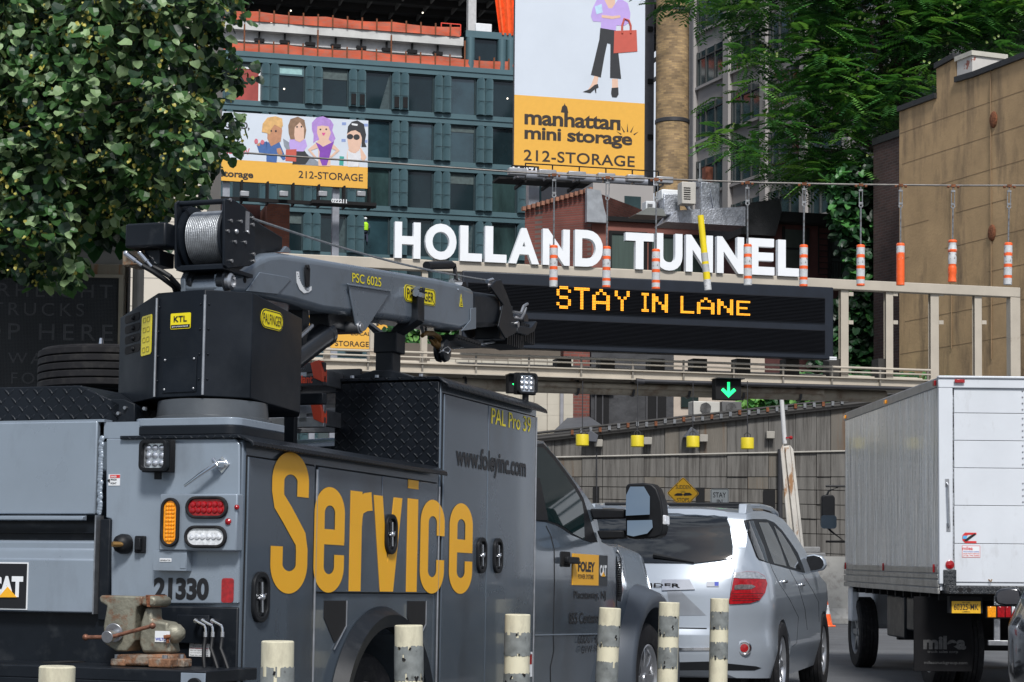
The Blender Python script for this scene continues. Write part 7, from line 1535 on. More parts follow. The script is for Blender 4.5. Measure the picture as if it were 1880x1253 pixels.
for (x, y0_, y1_) in ((1748, 340, 640), (1820, 130, 660)): a, b = t2(x, y0_), t2(x, y1_); mb.cyl((-.03, a[0], a[1]), (-.03, a[0], b[1]), .012, n=6)
part('wall_wire', mb, mat('joint_dark', (0,0,0)), TB)
Df2 = side_plane(1604, 56.5, -22); d2 = lambda x, y: (lambda h: (h.y, h.z))(Df2.hit(x, y, 0, 0))
DB = thing('dark_brick_building', 'narrow dark brick wall beside the tan building', 'building', Df2.M); a, b = d2(1604, 268), d2(1655, 250)
mb = MB(); mb.prism([(0,0), (0,a[1]), (b[0], b[1]), (b[0], 0)], 'x', 0, 6); part('brick_wall', mb, dbk, DB, smooth=0); mb = MB(); mb.prism([(0,a[1]), (0,a[1]+.2), (b[0], b[1]+.2), (b[0], b[1])], 'x', -.05, 6); part('coping', mb, MT['tar'], DB)
# ---------- big grey building behind the right tree ----------
Gf = side_plane(1268, 125, -22); g2 = lambda x, y: (lambda h: (h.y, h.z))(Gf.hit(x, y, 0, 0))
GB = thing('grey_office_block', 'tall pale grey building with dark green window bands behind the right tree', 'building', Gf.M)
gst = mat('grey_limestone', (.36,.34,.33), .8, var=.07, scale=.4)
zf = g2(1290, 100)[1]-g2(1290, 200)[1]; zr = g2(1272, 103)[1]
mb = MB(); mb.box(.0, 20, -95, 0, 0, zr+zf*2); part('wall', mb, gst, GB)
bayw = 4.6
for r in range(-9, 3):
    zc_ = zr+zf*r
    if zc_ < 2: continue
    for b_ in range(14):
        y1_ = -.8-b_*bayw; y0_ = y1_-bayw+.9; mb = MB(); mb.box(-.02, -.001, y0_, y1_, zc_-zf*.62, zc_); w_ = part('window', mb, wing, GB)
        mb = MB()
        for t in (.0, .33, .66, .97): yy = y0_+(y1_-y0_)*t; mb.box(-.12, -.02, yy, yy+.1, zc_-zf*.62, zc_)
        mb.box(-.1, -.02, y0_, y1_, zc_-zf*.14, zc_-zf*.12); part('frame', mb, mat('frame_bronze', (.05,.055,.055), .5), w_)
for b_ in range(15):
    mb = MB(); y_ = -.05-b_*bayw; mb.box(-.3, 0, y_-.7, y_, 0, zr+zf*2); part('pier', mb, gst, GB)
mb = MB()
for r in range(-9, 3):
    zc_ = zr+zf*r
    if zc_ < 2: continue
    mb.box(-.2, -.0, -69, -.06, zc_-zf*.69, zc_-zf*.64)
part('sill', mb, gst, GB)
# ---------- yellow brick stack ----------
CF = at(1232, 700, 104); r_ = 31/FPX*104
CS = thing('brick_chimney', 'tall round yellow brick chimney stack with black iron bands', 'chimney', (CF.x, CF.y, 0)); zt_ = at(1232, -250, 104).z
mb = MB(); mb.lathe([(r_*1.02, 0), (r_*.985, zt_)], (0,0,0), (0,0,1), 48); part('stack', mb, brickmat('yellow_brick', (.4,.27,.13), (.2,.135,.075), (.26,.19,.11), .3, .11, 'cyl', .4, radius=r_), CS, smooth=60)
for y in (26, 229): z_ = at(1232, y, 104).z; mb = MB(); mb.lathe([(r_*1.01, 0), (r_*1.04, .03), (r_*1.04, .2), (r_*1.01, .23)], (0,0,z_), (0,0,1), 48); part('iron_band', mb, dk, CS)
mb = MB(); mb.box(r_*.98, r_+.12, -.6, -.5, 0, zt_); part('cable_run', mb, dk, CS)
SFf = plane(1195, 300, 108); mb = MB(); p, q = f2(SFf, 1080, 900), f2(SFf, 1203, -300); SH_ = thing('grey_side_building', 'plain dark grey wall between the big billboard and the brick chimney', 'building', SFf.M)
mb.box(p[0], q[0], 0, 10, 0, q[1]); part('wall', mb, mat('slate_wall', (.11,.11,.12), .8), SH_)
for y in (54, 150, 252, 352): p, q = f2(SFf, 1189, y+4), f2(SFf, 1198, y-4); mb = MB(); mb.box(p[0], q[0], -.1, 0, p[1], q[1]); part('vent', mb, gap, SH_)
LWf = plane(1130, 360, 80); LWb = thing('grey_loft_building', 'pale grey loft with dark windows below the big billboard', 'building', LWf.M)
p, q = f2(LWf, 1085, 900), f2(LWf, 1200, 342); mb = MB(); mb.box(p[0], q[0], 0, 6, 0, q[1]); part('wall', mb, gst, LWb)
for (a, b, c, d) in ((1108, 372, 1138, 400), (1146, 362, 1176, 400)): p, q = f2(LWf, a, d), f2(LWf, c, b); mb = MB(); mb.box(p[0], q[0], -.05, 0, p[1], q[1]); part('window', mb, wing, LWb)
# ---------- glass office building under construction ----------
Of = plane(650, 300, 142); o2 = lambda x, y: f2(Of, x, y)
OB = thing('glass_office', 'dark teal glass building under construction with orange netting on top', 'building', Of.M)
teal = mat('teal_panel', (.085,.15,.17), .38, .3, var=.12, scale=.5); teal_d = mat('teal_dark', (.03,.05,.056), .4, .3, var=.15); gdk = mat('office_glass', (.008,.018,.022), .07, var=.4, scale=.25, spec=.6)
colx = [o2(x, 250)[0] for x in (412, 495, 575, 655, 734, 811, 889)]; pit = (colx[-1]-colx[0])/6
rz = [f2(Of, 811, y)[1] for y in (120, 208, 296)]; fh = (rz[0]-rz[2])/2; zt_ = rz[0]
mb = MB(); mb.box(colx[0]-pit*4, colx[-1]+pit*1.9, .6, 30, 0, zt_); part('core', mb, gdk, OB)
intr = mat('interior_light', (.9,.85,.75), .5, emit=(1,.9,.75), estr=2)
ncol = range(-3, 9)
for r in range(0, 9):
    z0_ = zt_-fh*r
    mb = MB(); mb.box(colx[0]-pit*4, colx[-1]+pit*1.9, .0, .6, z0_-.75, z0_); mb.box(colx[0]-pit*4, colx[-1]+pit*1.9, -.08, .0, z0_-.38, z0_-.3)
    part('spandrel', mb, teal, OB)
    if z0_ < 4: break
    for c in ncol:
        xc = colx[0]+pit*c; w_ = pit*.4; mb = MB(); n_ = 24; top_, bot = z0_-.75, z0_-fh+.0
        # two fluted half-round shafts side by side with scalloped heads
        for sdx in (-.5, .5):
            cx_ = xc+sdx*w_*.5; vs = []; rr_ = w_*.25
            for k in range(n_+1):
                a = math.pi*k/n_; xx = cx_-rr_*math.cos(a); yy = -.05-.32*math.sin(a)-.035*(k % 2); hd = .28*math.sin(a)
                vs += [(xx, yy, bot), (xx, yy, top_-.32+hd)]
            fs = [(2*k, 2*k+2, 2*k+3, 2*k+1) for k in range(n_)]; mb.add(vs, fs)
            b0 = len(mb.v); mb.box(cx_-rr_, cx_+rr_, -.04, .6, bot, top_-.3)
        o = part('pier', mb, teal, OB, smooth=0)
        mb = MB()
        for t in (.35, .68): mb.box(xc-w_*.5, xc+w_*.5, -.42, -.4, bot+(top_-bot)*t, bot+(top_-bot)*t+.02)
        if (r, c) in ((0, 3), (0, 4)):
            for sdx in (-.25, .25): mb.box(xc+w_*sdx-.17, xc+w_*sdx+.17, -.45, -.38, bot+.1, bot+(top_-bot)*.32)
        part('pier_joint', mb, gap, o)
        # window: frame, pane slightly varied, mullion
        xa, xb = xc+w_*.5, xc+pit-w_*.5; rg = random.Random(r*31+c)
        mb = MB(); mb.box(xa, xb, .3, .34, z0_-fh, z0_-.75, 0); mt_ = rg.choice((gdk, gdk, mat('office_glass_blue', (.02,.045,.055), .05, var=.6, scale=.35, spec=.9, coat=.6), mat('office_glass_teal', (.03,.06,.06), .09, var=.7, scale=.6, stretch=(1,1,.3), spec=.7)))
        w2 = part('window', mb, mt_, OB)
        mb = MB(); mb.box(xa, xa+.08, .2, .3, z0_-fh, z0_-.75); mb.box(xb-.08, xb, .2, .3, z0_-fh, z0_-.75); mb.box(xa, xb, .2, .3, z0_-.85, z0_-.75); part('frame', mb, teal_d, w2)
        if rg.random() < .22: mb = MB(); mb.box(xa+.08, xb-.08, .26, .29, z0_-.85-fh*rg.choice((.12, .2, .35)), z0_-.85); part('blind', mb, mat('blind_dim', (.07,.1,.1), .7, var=.3), w2)
        if rg.random() < .25: mb = MB(); q_ = xa+(xb-xa)*rg.uniform(.3,.6); mb.prism([(q_, z0_-fh+.05), (q_+.9, z0_-fh+.05), (xb-.1, z0_-1.2), (xb-.1, z0_-.9)], 'y', .285, .297); part('reflection_sheet', mb, mat('sheet_grey', (.05,.075,.08), .3, var=.3), w2)
        if rg.random() < .16:
            mb = MB(); mb.ball((xa+(xb-xa)*rg.uniform(.15,.85), .24, z0_-fh*rg.uniform(.4,.8)), .065, n=5); part('lamp', mb, intr, w2)
# special windows
for (x0_, y0_, x1_, y1_, m_) in ((431, 126, 477, 184, mat('red_sheet', (.32,.05,.04), .6, var=.35, scale=.6)), (513, 115, 557, 135, mat('teal_blind', (.3,.5,.5), .5))):
    p, q = o2(x0_, y1_), o2(x1_, y0_); mb = MB(); mb.box(p[0], q[0], .22, .28, p[1], q[1]); w2 = part('window', mb, m_, OB); mb = MB(); mb.ring([(p[0]-.08, p[1]-.08), (q[0]+.08, p[1]-.08), (q[0]+.08, q[1]+.08), (p[0]-.08, q[1]+.08)], [(p[0]+.05, p[1]+.05), (q[0]-.05, p[1]+.05), (q[0]-.05, q[1]-.05), (p[0]+.05, q[1]-.05)], 'y', .18, .3); part('frame', mb, wht if x0_ < 500 else teal, w2)
# open floors on top
nett = mat('orange_net', (.55,.1,.045), .8, var=.35, scale=.5, stretch=(1,1,3), dirt_or_sheen=(.3,.14,.1), damt=.6, dpos=(.45,.6), dscale=2)
def zz(y, x=500): return o2(x, y)[1]
xA, xB = colx[0]-pit*4, o2(852, 90)[0]
slb = mat('slab_concrete', (.55,.55,.53), .8, var=.15, scale=.8)
zs1, zs0 = zz(41, 500), zz(57, 500)
mb = MB(); mb.box(xA, xB, .2, 25, zs0, zs1); part('floor_slab', mb, slb, OB)
mb = MB(); mb.box(xA, xB, .8, 1.0, zs0-.72, zs0); mb.box(xA, xB, .6, 1.2, zs0-.76, zs0-.68); part('edge_beam', mb, mat('white_steel', (.5,.5,.5), .6), OB)
mb = MB(); mb.box(xA, xB+15, .9, 12, zt_+.01, zt_+.1); part('floor_slab', mb, slb, OB)
mb = MB(); mb.box(xA, xB+8, 6, 6.2, zt_, zs0-.0); part('inner_wall', mb, mat('grey_board', (.16,.16,.16), .8, var=.3, scale=.5), OB)
rg = random.Random(2)
for i, xq_ in enumerate((548, 776)):
    x_ = o2(xq_, 90)[0]; mb = MB(); mb.box(x_-.5, x_-.38, .7, 1.2, zt_, zs0-1.2); mb.box(x_+.38, x_+.5, .7, 1.2, zt_, zs0-1.2); mb.box(x_-.38, x_+.38, .9, 1.0, zt_, zs0-1.2); part('column', mb, MT['white_steel'], OB)
for k in range(9):
    x_ = o2(478+k*47, 70)[0]
    if x_ < xB: mb = MB(); mb.box(x_-.35, x_+.35, .4, .8, zs0-.75, zs0-.5); mb.box(x_-.06, x_+.06, .5, .7, zs0-.5, zs0); part('clamp', mb, gap, OB)
def net(x0_, x1_, zlo, zhi, y_, sag=.25):
    n_ = 60; mb = MB(); vs = []
    for k in range(n_+1):
        t = k/n_; x_ = x0_+(x1_-x0_)*t; s = abs(math.sin(t*n_/5*math.pi/2)); vs += [(x_, y_+rg.uniform(-.06,.06), zlo), (x_, y_+rg.uniform(-.06,.06), (zlo+zhi)/2), (x_, y_, zhi-sag*(s)*.6)]
    fs = []
    for k in range(n_): fs += [(3*k, 3*k+3, 3*k+4, 3*k+1), (3*k+1, 3*k+4, 3*k+5, 3*k+2)]
    mb.add(vs, fs); return part('safety_net', mb, nett, OB, smooth=60, recalc=False)
net(xA, xB-.3, zs1+.0, zs1+.72, .1, .2); net(xA, o2(943, 100)[0], zt_+.0, zt_+.68, .1, .2); 
for k in range(24):
    x_ = o2(395+k*27, 60)[0]
    for z_, h_ in ((zs1, .85), (zt_, .85+(1.1 if k % 5 == 2 else 0))):
        if z_ == zs1 and x_ > xB: continue
        mb = MB(); mb.box(x_-.05, x_+.05, .02, .12, z_, z_+h_); part('net_post', mb, rst, OB)
# dark ceiling with beams above
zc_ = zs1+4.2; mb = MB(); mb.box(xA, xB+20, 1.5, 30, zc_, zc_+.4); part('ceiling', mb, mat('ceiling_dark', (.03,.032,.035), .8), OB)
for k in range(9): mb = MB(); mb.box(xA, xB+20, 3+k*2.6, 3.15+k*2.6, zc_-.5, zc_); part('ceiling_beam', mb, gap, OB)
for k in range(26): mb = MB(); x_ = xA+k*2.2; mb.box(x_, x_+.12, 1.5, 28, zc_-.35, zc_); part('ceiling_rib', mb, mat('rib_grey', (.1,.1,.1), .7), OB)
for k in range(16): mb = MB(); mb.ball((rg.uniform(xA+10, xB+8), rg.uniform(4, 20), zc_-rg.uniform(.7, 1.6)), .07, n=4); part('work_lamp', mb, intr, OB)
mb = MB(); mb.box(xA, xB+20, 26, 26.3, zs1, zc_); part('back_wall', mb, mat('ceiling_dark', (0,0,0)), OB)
# right-hand bay with column, boxes and orange cloth
p, q = o2(856, 124), o2(946, 61); mb = MB(); mb.box(p[0], q[0], .5, 5, p[1]-.2, q[1]); bb3 = part('corner_bay', mb, gdk, OB)
mb = MB(); mb.box(p[0], q[0], .2, .5, q[1]-.5, q[1]); 
for a in (856, 914, 930): x_ = o2(a, 90)[0]; mb.cyl((x_+.4, .4, p[1]-.2), (x_+.4, .4, q[1]-.5), .35, n=14)
part('bay_frame', mb, teal, bb3, smooth=40)
mb = MB(); x_ = o2(868, 30)[0]; mb.box(x_-.1, x_+.5, 1, 1.6, q[1], zc_); part('column', mb, MT['white_steel'], OB)
mb = MB(); mb.box(o2(878, 50)[0], o2(908, 50)[0], .8, 2, q[1], o2(890, 38)[1]); part('wrapped_boxes', mb, wht, OB, bevel=.05)
p, q = o2(905, 62), o2(946, -30); mb = MB(); vs = []; n_ = 16
for j in range(9):
    for k in range(n_+1):
        t = k/n_; s = j/8; xl = p[0]+(q[0]-p[0])*(.55-.55*s if s < .5 else .28-.28*(s-.5)*2)*.6; x_ = xl+(q[0]+.6-xl)*t; vs.append((x_, .2+.18*math.sin(k*1.9), p[1]+(q[1]-p[1])*s))
mb.add(vs, [(j*(n_+1)+k, j*(n_+1)+k+1, (j+1)*(n_+1)+k+1, (j+1)*(n_+1)+k) for j in range(8) for k in range(n_)]); part('orange_curtain', mb, mat('orange_cloth', (.85,.12,.02), .7, var=.2), OB, smooth=60)
mb = MB(); p, q = o2(812, 60), o2(848, 42)
for z_ in (0, .5, 1): mb.box(p[0], q[0], .5, .56, p[1]+(q[1]-p[1])*z_-.03, p[1]+(q[1]-p[1])*z_+.03)
for t in (0, .5, 1): x_ = p[0]+(q[0]-p[0])*t; mb.box(x_, x_+.06, .5, .56, p[1], q[1])
part('red_guard_rail', mb, mat('guard_red', (.8,.06,.03), .5), OB)
# worker at a window
WK = thing('person', 'small figure in a bright lime vest standing at a window of the teal building', 'person', Of.M @ Matrix.Translation((o2(671, 437)[0], .1, o2(671, 446)[1])))
bm = bmesh.new(); sk = bm.verts.layers.skin.verify() if hasattr(bm.verts.layers, 'skin') else None
J = [((0,0,.95), .15), ((0,0,1.3), .17), ((0,0,1.5), .07), ((0,0,1.62), .1), ((0,0,1.75), .09), ((-.22,0,1.4), .07), ((-.3,-.05,1.15), .05), ((-.2,-.2,1.0), .04), ((.22,0,1.4), .07), ((.32,-.05,1.15), .05), ((.2,-.2,1.05), .04), ((-.1,0,.5), .08), ((-.12,.03,.05), .06), ((.12,0,.5), .08), ((.15,.03,.05), .06)]
vv = [bm.verts.new(p) for p, r in J]
for v, (p, r) in zip(vv, J): v[sk].radius = (r, r)
for a, b in ((0,1), (1,2), (2,3), (3,4), (1,5), (5,6), (6,7), (1,8), (8,9), (9,10), (0,11), (11,12), (0,13), (13,14)): bm.edges.new((vv[a], vv[b]))
vv[0][sk].use_root = True
me = bpy.data.meshes.new('body'); bm.to_mesh(me); bm.free(); ob = bpy.data.objects.new('body', me); COL.objects.link(ob); ob.parent = WK; ob.modifiers.new('skin', 'SKIN'); sbm = ob.modifiers.new('s', 'SUBSURF'); sbm.levels = sbm.render_levels = 1; me.materials.append(mat('worker_navy', (.05,.06,.1), .8))
mb = MB(); mb.lathe([(.2, .92), (.22, 1.1), (.23, 1.35), (.12, 1.5)], (0,0,0), (0,0,1), 14); part('vest', mb, mat('lime_vest', (.45,.85,.02), .6, emit=(.3,.7,0), estr=.0), WK); mb = MB(); mb.ball((0,0,1.76), .13, (1,1,.8), 8); part('helmet', mb, wht, WK)
# ---------- brick wing under the left billboard ----------
Bf = plane(500, 420, 118); bb2 = lambda x, y: f2(Bf, x, y); KB = thing('brick_wing', 'orange red brick wall below the left billboard', 'building', Bf.M)
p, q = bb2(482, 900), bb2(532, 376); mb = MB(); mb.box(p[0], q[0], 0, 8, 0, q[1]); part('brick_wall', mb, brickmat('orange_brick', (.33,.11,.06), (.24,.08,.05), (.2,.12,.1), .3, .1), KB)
p, q = bb2(380, 900), bb2(482, 372); mb = MB(); mb.box(p[0], q[0], 1, 8, 0, q[1]); part('dark_wall', mb, mat('maroon_wall', (0,0,0)), KB)  # set-back wall in plain dark maroon
# ---------- beige blank building at left ----------
Ef = plane(300, 300, 74, -6); e2 = lambda x, y: f2(Ef, x, y); EB = thing('cream_building', 'blank cream building with fine joints left of the small billboard', 'building', Ef.M)
p, q = e2(-300, 900), e2(388, -100); crm = mat('cream_panel', (.6,.55,.47), .75, var=.05, scale=.6); mb = MB(); mb.box(p[0], q[0], 0, 12, 0, q[1]); part('wall', mb, crm, EB)
mb = MB()
for y in range(-60, 700, 52): z_ = e2(300, y)[1]; mb.box(p[0], q[0]+.002, -.006, .0, z_, z_+.03)
part('joint', mb, mat('joint_grey', (.3,.28,.25), .9), EB)
# ---------- portal with the dark message board at left ----------
Pf = plane(150, 600, 25, -4); p2 = lambda x, y, Y=0: f2(Pf, x, y, 'P', Y); PB = thing('sign_portal', 'grey concrete frame with rusty beam holding the dark board at the left', 'frame', Pf.M)
cgr = mat('portal_grey', (.2,.19,.165), .8, var=.15, scale=2, dirt_or_sheen=(.14,.06,.025), damt=.6, dpos=(.58,.68), dscale=2, dstretch=(2,1,.5))
p, q = p2(230, 1200), p2(258, 335); mb = MB(); mb.box(p[0], q[0], 0, .6, 0, q[1]); part('column', mb, cgr, PB, bevel=.02)
for (a, b, d_, m_) in ((395, 452, 0, cgr), (453, 482, .02, cgr), (486, 503, -.06, mat('portal_rust', (.2,.17,.12), .8, var=.2, dirt_or_sheen=(.2,.08,.02), damt=.9, dpos=(.52,.62), dscale=3, dstretch=(3,1,.4)))):
    p, q = p2(-200, b), p2(229, a); mb = MB(); mb.box(p[0], q[0]-.003, d_+.05, .5, p[1], q[1]); part('beam', mb, m_, PB, bevel=.012)
p, q = p2(-200, 1200), p2(229, 330); mb = MB(); mb.box(p[0], q[0], .51, .8, 0, q[1]); part('back_panel', mb, mat('portal_dark', (.05,.05,.048), .8), PB)
for k in range(3): pass
SB = thing('truck_sign_board', 'dark unlit dot matrix board with faint grey words behind the spare tire', 'sign', Pf.M)
p, q = p2(-150, 1000), p2(224, 512); mb = MB(); mb.box(p[0], q[0], -.02, .3, p[1]-.5, q[1]); part('board', mb, mat('board_dark', (.016,.018,.022), .5, var=.2), SB)
mb = MB(); mb.box(p[0], q[0]+.02, -.07, .3, q[1], q[1]+.04); mb.box(q[0]-.03, q[0]+.02, -.07, .3, p[1]-.5, q[1]); part('board_frame', mb, mat('frame_tan', (.26,.23,.17), .6, var=.1), SB)
# fine grid in front of the board
gr = MB(); z_ = p[1]-.5
while z_ < q[1]: gr.box(p[0], q[0]-.03, -.032, -.03, z_, z_+.004); z_ += .018
x_ = p2(0, 600)[0]-.4
while x_ < q[0]-.03: gr.box(x_, x_+.004, -.0345, -.0325, p[1]-.5, q[1]); x_ += .018
part('mesh_screen', gr, mat('screen_grey', (.06,.065,.07), .5), SB, smooth=0)
dim = mat('dim_letter', (.15,.155,.16), .7, var=.3, scale=20)
for tt, x0_, x1_, y1_, y0_ in (('OVERHEIGHT', -105, 207, 543, 524), ('TRUCKS', -15, 155, 579, 558), ('STOP HERE', -105, 208, 622, 597), ('WAIT', 15, 120, 668, 650), ('FOR', 21, 90, 705, 685)):
    p, q = p2(x0_, y1_), p2(x1_, y0_); mb = MB(); mb.text(tt, (p[0], -.0255, p[1]), (1,0,0), (0,0,1), q[0]-p[0], q[1]-p[1], .002, .0, sp=1.35); part('lettering', mb, dim, SB, smooth=0)
# ---------- billboards ----------
bwht = mat('vinyl_pale_blue', (.62,.68,.76), .6, var=.04, scale=.4); borg = mat('vinyl_orange', (.8,.43,.06), .55, var=.03); bink = mat('vinyl_black', (.03,.022,.018), .6)
def shape(mb, pts, y, m=0, th=.006): mb.prism(pts, 'y', -y-th, -y, m)
def billboard(name, lab, c0, c1, ysplit, Y, posts=()):
    F = plane(c0[0], c1[1], Y); b = f2(F, *((c1[0], c0[1]))); a = (f2(F, c0[0], c1[1])[0], f2(F, *c1)[1]); o = thing(name, lab, 'billboard', F.M, 'yellow and white storage billboards'); zs = f2(F, c1[0], ysplit)[1]
    mb = MB(); mb.box(a[0], b[0], 0, .25, a[1], b[1]); part('panel_box', mb, mat('billboard_back', (.1,.1,.1), .7), o)
    if ysplit > c0[1]: mb = MB(); mb.box(a[0], b[0], -.02, -.002, zs, b[1]); part('poster_top', mb, bwht, o)
    mb = MB(); mb.box(a[0], b[0], -.02, -.002, a[1], zs if ysplit > c0[1] else b[1]); part('poster_bottom', mb, borg, o)
    return F, o, a, b, zs
def slab(mb, O, w_, h_, m=0):  # slab-serif digits and capitals built from the stroke font plus serifs
    pass
F1_, BB1, a, b, zs = billboard('billboard', 'tall billboard with a yellow storage advert under a pair of legs in black trousers', (943, -330), (1186, 326), 191, 90)
w1 = lambda x, y, c='B3': f2(F1_, *px(c, x, y))
def wtext(par, F, s, c, p0, p1, h, m_, off, sp=1.0, y=.021, slope=None):
    a_ = f2(F, *px(c, *p0)); b_ = f2(F, *px(c, *p1)); hz_ = f2(F, *px(c, p0[0], p0[1]-h))[1]-a_[1]; mb = MB()
    mb.text(s, (a_[0], -y, a_[1]), (1,0,0), (0,0,1), b_[0]-a_[0], hz_, .01, off, sp=sp); return part('lettering', mb, m_, par, smooth=0)
wtext(BB1, F1_, 'manhattan', 'B3', (196, 717), (748, 745), 88, bink, .028, .95); wtext(BB1, F1_, 'mini storage', 'B3', (196, 823), (815, 858), 94, bink, .028, .95); wtext(BB1, F1_, '212-STORAGE', 'B3', (192, 925), (830, 960), 64, bink, .012, 1.05)
mb = MB(); p = w1(427, 650); q = w1(427, 607); shape(mb, [(p[0]-.18, p[1]), (p[0]-.12, p[1]+.28), (p[0]-.03, p[1]+.35), (p[0], q[1]+.1), (p[0]+.03, p[1]+.35), (p[0]+.12, p[1]+.28), (p[0]+.18, p[1])], .021)
p, q = w1(695, 703), w1(748, 692); shape(mb, [(p[0], p[1]), (q[0], p[1]), (q[0], q[1]), (p[0], q[1])], .021)
cc = Vector(w1(790, 800))
for an, l0, l1 in ((150, .45, .75), (120, .42, .8), (92, .4, .85), (65, .42, .8), (35, .45, .75)): u = Vector((math.cos(R(an)), math.sin(R(an)))); n = Vector((-u.y, u.x))*.035; shape(mb, [tuple(cc+u*l0*.8-n), tuple(cc+u*l1*.85), tuple(cc+u*l0*.8+n)], .021)
part('logo_marks', mb, bink, BB1, smooth=0)
# woman's lower figure on the tall poster
def figpart(par, F, c, polys, m_, y, name='printed_figure', cut=None):
    mb = MB()
    for P in polys:
        shape(mb, [f2(F, *px(c, *p)) for p in P], y)
    return part(name, mb, m_, par, smooth=0)
lil = mat('print_lilac', (.5,.36,.75), .6, var=.06, scale=2); skin = mat('print_skin', (.75,.5,.38), .6, var=.04); trs = mat('print_black', (.025,.027,.032), .6); rbag = mat('print_red_bag', (.55,.1,.07), .6, var=.05)
figpart(BB1, F1_, 'B3', [[(600,435), (622,440), (612,500), (590,515), (560,520), (580,490)], [(700,455), (733,457), (735,520), (720,540), (700,530)], [(640,-60), (720,-60), (715,60), (690,75), (650,60)], [(640,88), (720,80), (745,95), (720,105), (645,100)]], skin, .021)
figpart(BB1, F1_, 'B3', [[(622,-20), (655,0), (680,50), (700,50), (740,-10), (790,20), (805,80), (800,130), (770,150), (725,148), (720,180), (635,165), (637,128), (590,125), (578,95), (588,50)]], lil, .026)
figpart(BB1, F1_, 'B3', [[(632,163), (722,178), (735,300), (752,455), (688,450), (690,300), (690,255), (672,250), (655,330), (635,447), (578,432), (600,340), (626,230)]], trs, .030)
figpart(BB1, F1_, 'B3', [[(532,530), (570,515), (600,490), (618,485), (622,505), (608,512), (609,537), (604,537), (600,515), (575,537)], [(694,540), (697,508), (735,505), (737,545), (725,562), (700,560)]], trs, .034)
figpart(BB1, F1_, 'B3', [[(712,180), (840,175), (845,298), (708,309)]], rbag, .038)
mb = MB(); 
for x0_, x1_ in ((757, 807),):
    pts = [w1(757, 195), w1(757, 150), w1(770, 110), w1(795, 120), w1(806, 150), w1(806, 195)]; mb.tube([(p[0], -.046, p[1]) for p in pts], .05, 6)
part('printed_bag_handle', mb, rbag, BB1); figpart(BB1, F1_, 'B3', [[(600,40), (640,25), (645,75), (610,85)]], mat('print_ice', (.5,.7,.85), .5), .034)
figpart(BB1, F1_, 'B3', [[(640,88), (700,95), (745,90), (748,104), (700,112), (640,104)]], skin, .034)
# catwalk with lamps under it
mb = MB(); z_ = a[1]; mb.cyl((a[0]+.1, -.35, z_-.3), (b[0], -.35, z_-.3), .24, n=16); part('bottom_tube', mb, mat('tube_grey', (.35,.37,.42), .4, .4), BB1)
mb = MB(); mb.box(a[0]-1.2, b[0], -2.0, -.8, z_-.85, z_-.75); 
for k in range(6): xk_ = a[0]+(b[0]-a[0])*k/5; mb.box(xk_, xk_+.08, -2.0, -.1, z_-.95, z_-.8)
cw_ = part('catwalk', mb, gap, BB1)
mb = MB(); mb.box(a[0], b[0], -2.02, -1.98, z_-.12, z_-.07)
for k in range(6): xk_ = a[0]+(b[0]-a[0])*k/5; mb.box(xk_, xk_+.05, -2.02, -1.97, z_-.8, z_-.1)
part('catwalk_rail', mb, gap, cw_)
for k in range(6): xk_ = a[0]-.9+(b[0]-a[0]+.6)*k/5; mb = MB(); mb.box(xk_, xk_+.8, -2.7, -2.3, z_-.75, z_-.45); mb.box(xk_+.35, xk_+.42, -2.5, -1.8, z_-.85, z_-.75); part('flood_lamp', mb, mat('lamp_grey', (.35,.36,.38), .4, .4), cw_, bevel=.03)
p = w1(127, 968); mb = MB(); mb.box(p[0]-.05, p[0]+1.25, -.05, -.022, p[1]-.32, p[1]+.14, 1); mb.text('M-971', (p[0], -.052, p[1]-.25), (1,0,0), (0,0,1), 1.15, .32, .01, .03, 0); part('number_tag', mb, [wht, gap], BB1)
mb = MB()
for x_ in (a[0]+.8, b[0]-1.2): mb.box(x_, x_+.5, .3, .8, 0, z_+1)
part('support_post', mb, mat('tube_grey', (0,0,0)), BB1)
# left billboard
F2_, BB2, a, b, zs = billboard('billboard', 'wide billboard with four cartoon people over a yellow storage strip', (150, 222), (676, 347), 308, 112)
wtext(BB2, F2_, 'PROTECTED,', 'B2', (-60, 735), (245, 742), 50, mat('print_charcoal', (.06,.06,.07), .6), .03, .95); wtext(BB2, F2_, 'ANDREW', 'B2', (62, 882), (245, 886), 38, mat('print_red', (.65,.05,.08), .6), .01); wtext(BB2, F2_, 'manhattan mini storage', 'B2', (-350, 1005), (266, 1005), 52, bink, .03); wtext(BB2, F2_, '212-STORAGE', 'B2', (526, 1025), (897, 1042), 42, bink, .01)
Z = lambda polys, m_, y: figpart(BB2, F2_, 'Z7', polys, m_, y)
mid = lambda c, p: None
tan2 = mat('print_tan_skin', (.5,.24,.13), .6); blo = mat('print_blond', (.7,.42,.16), .6, var=.2, scale=3); blu = mat('print_blue', (.05,.13,.35), .6); pur = mat('print_purple', (.22,.06,.42), .6); brn = mat('print_brown_hair', (.25,.15,.09), .6, var=.2); blk2 = mat('print_black', (0,0,0)); gr2 = mat('print_grey', (.25,.28,.33), .6)
Z([[(820,440), (1010,560), (1200,690), (1205,735), (960,720), (830,520)]], gr2, .021)
Z([[(590,480), (650,470), (640,600), (560,590), (535,510)], [(640,480), (780,480), (830,600), (850,660), (820,675), (760,600), (750,700), (640,690)]], blu, .024)
Z([[(655,280), (800,260), (810,360), (795,470), (690,525), (650,440)], [(750,550), (790,540), (815,600), (790,640), (755,590)], [(540,500), (575,480), (570,520), (545,520)]], tan2, .030)
Z([[(590,370), (600,280), (650,215), (740,200), (810,225), (818,300), (800,330), (730,290), (690,340), (680,400), (640,380)]], blo, .036)
Z([ell(530, 470, 20, 28), ell(597, 480, 20, 26)], mat('print_rose', (.6,.15,.2), .6), .036)
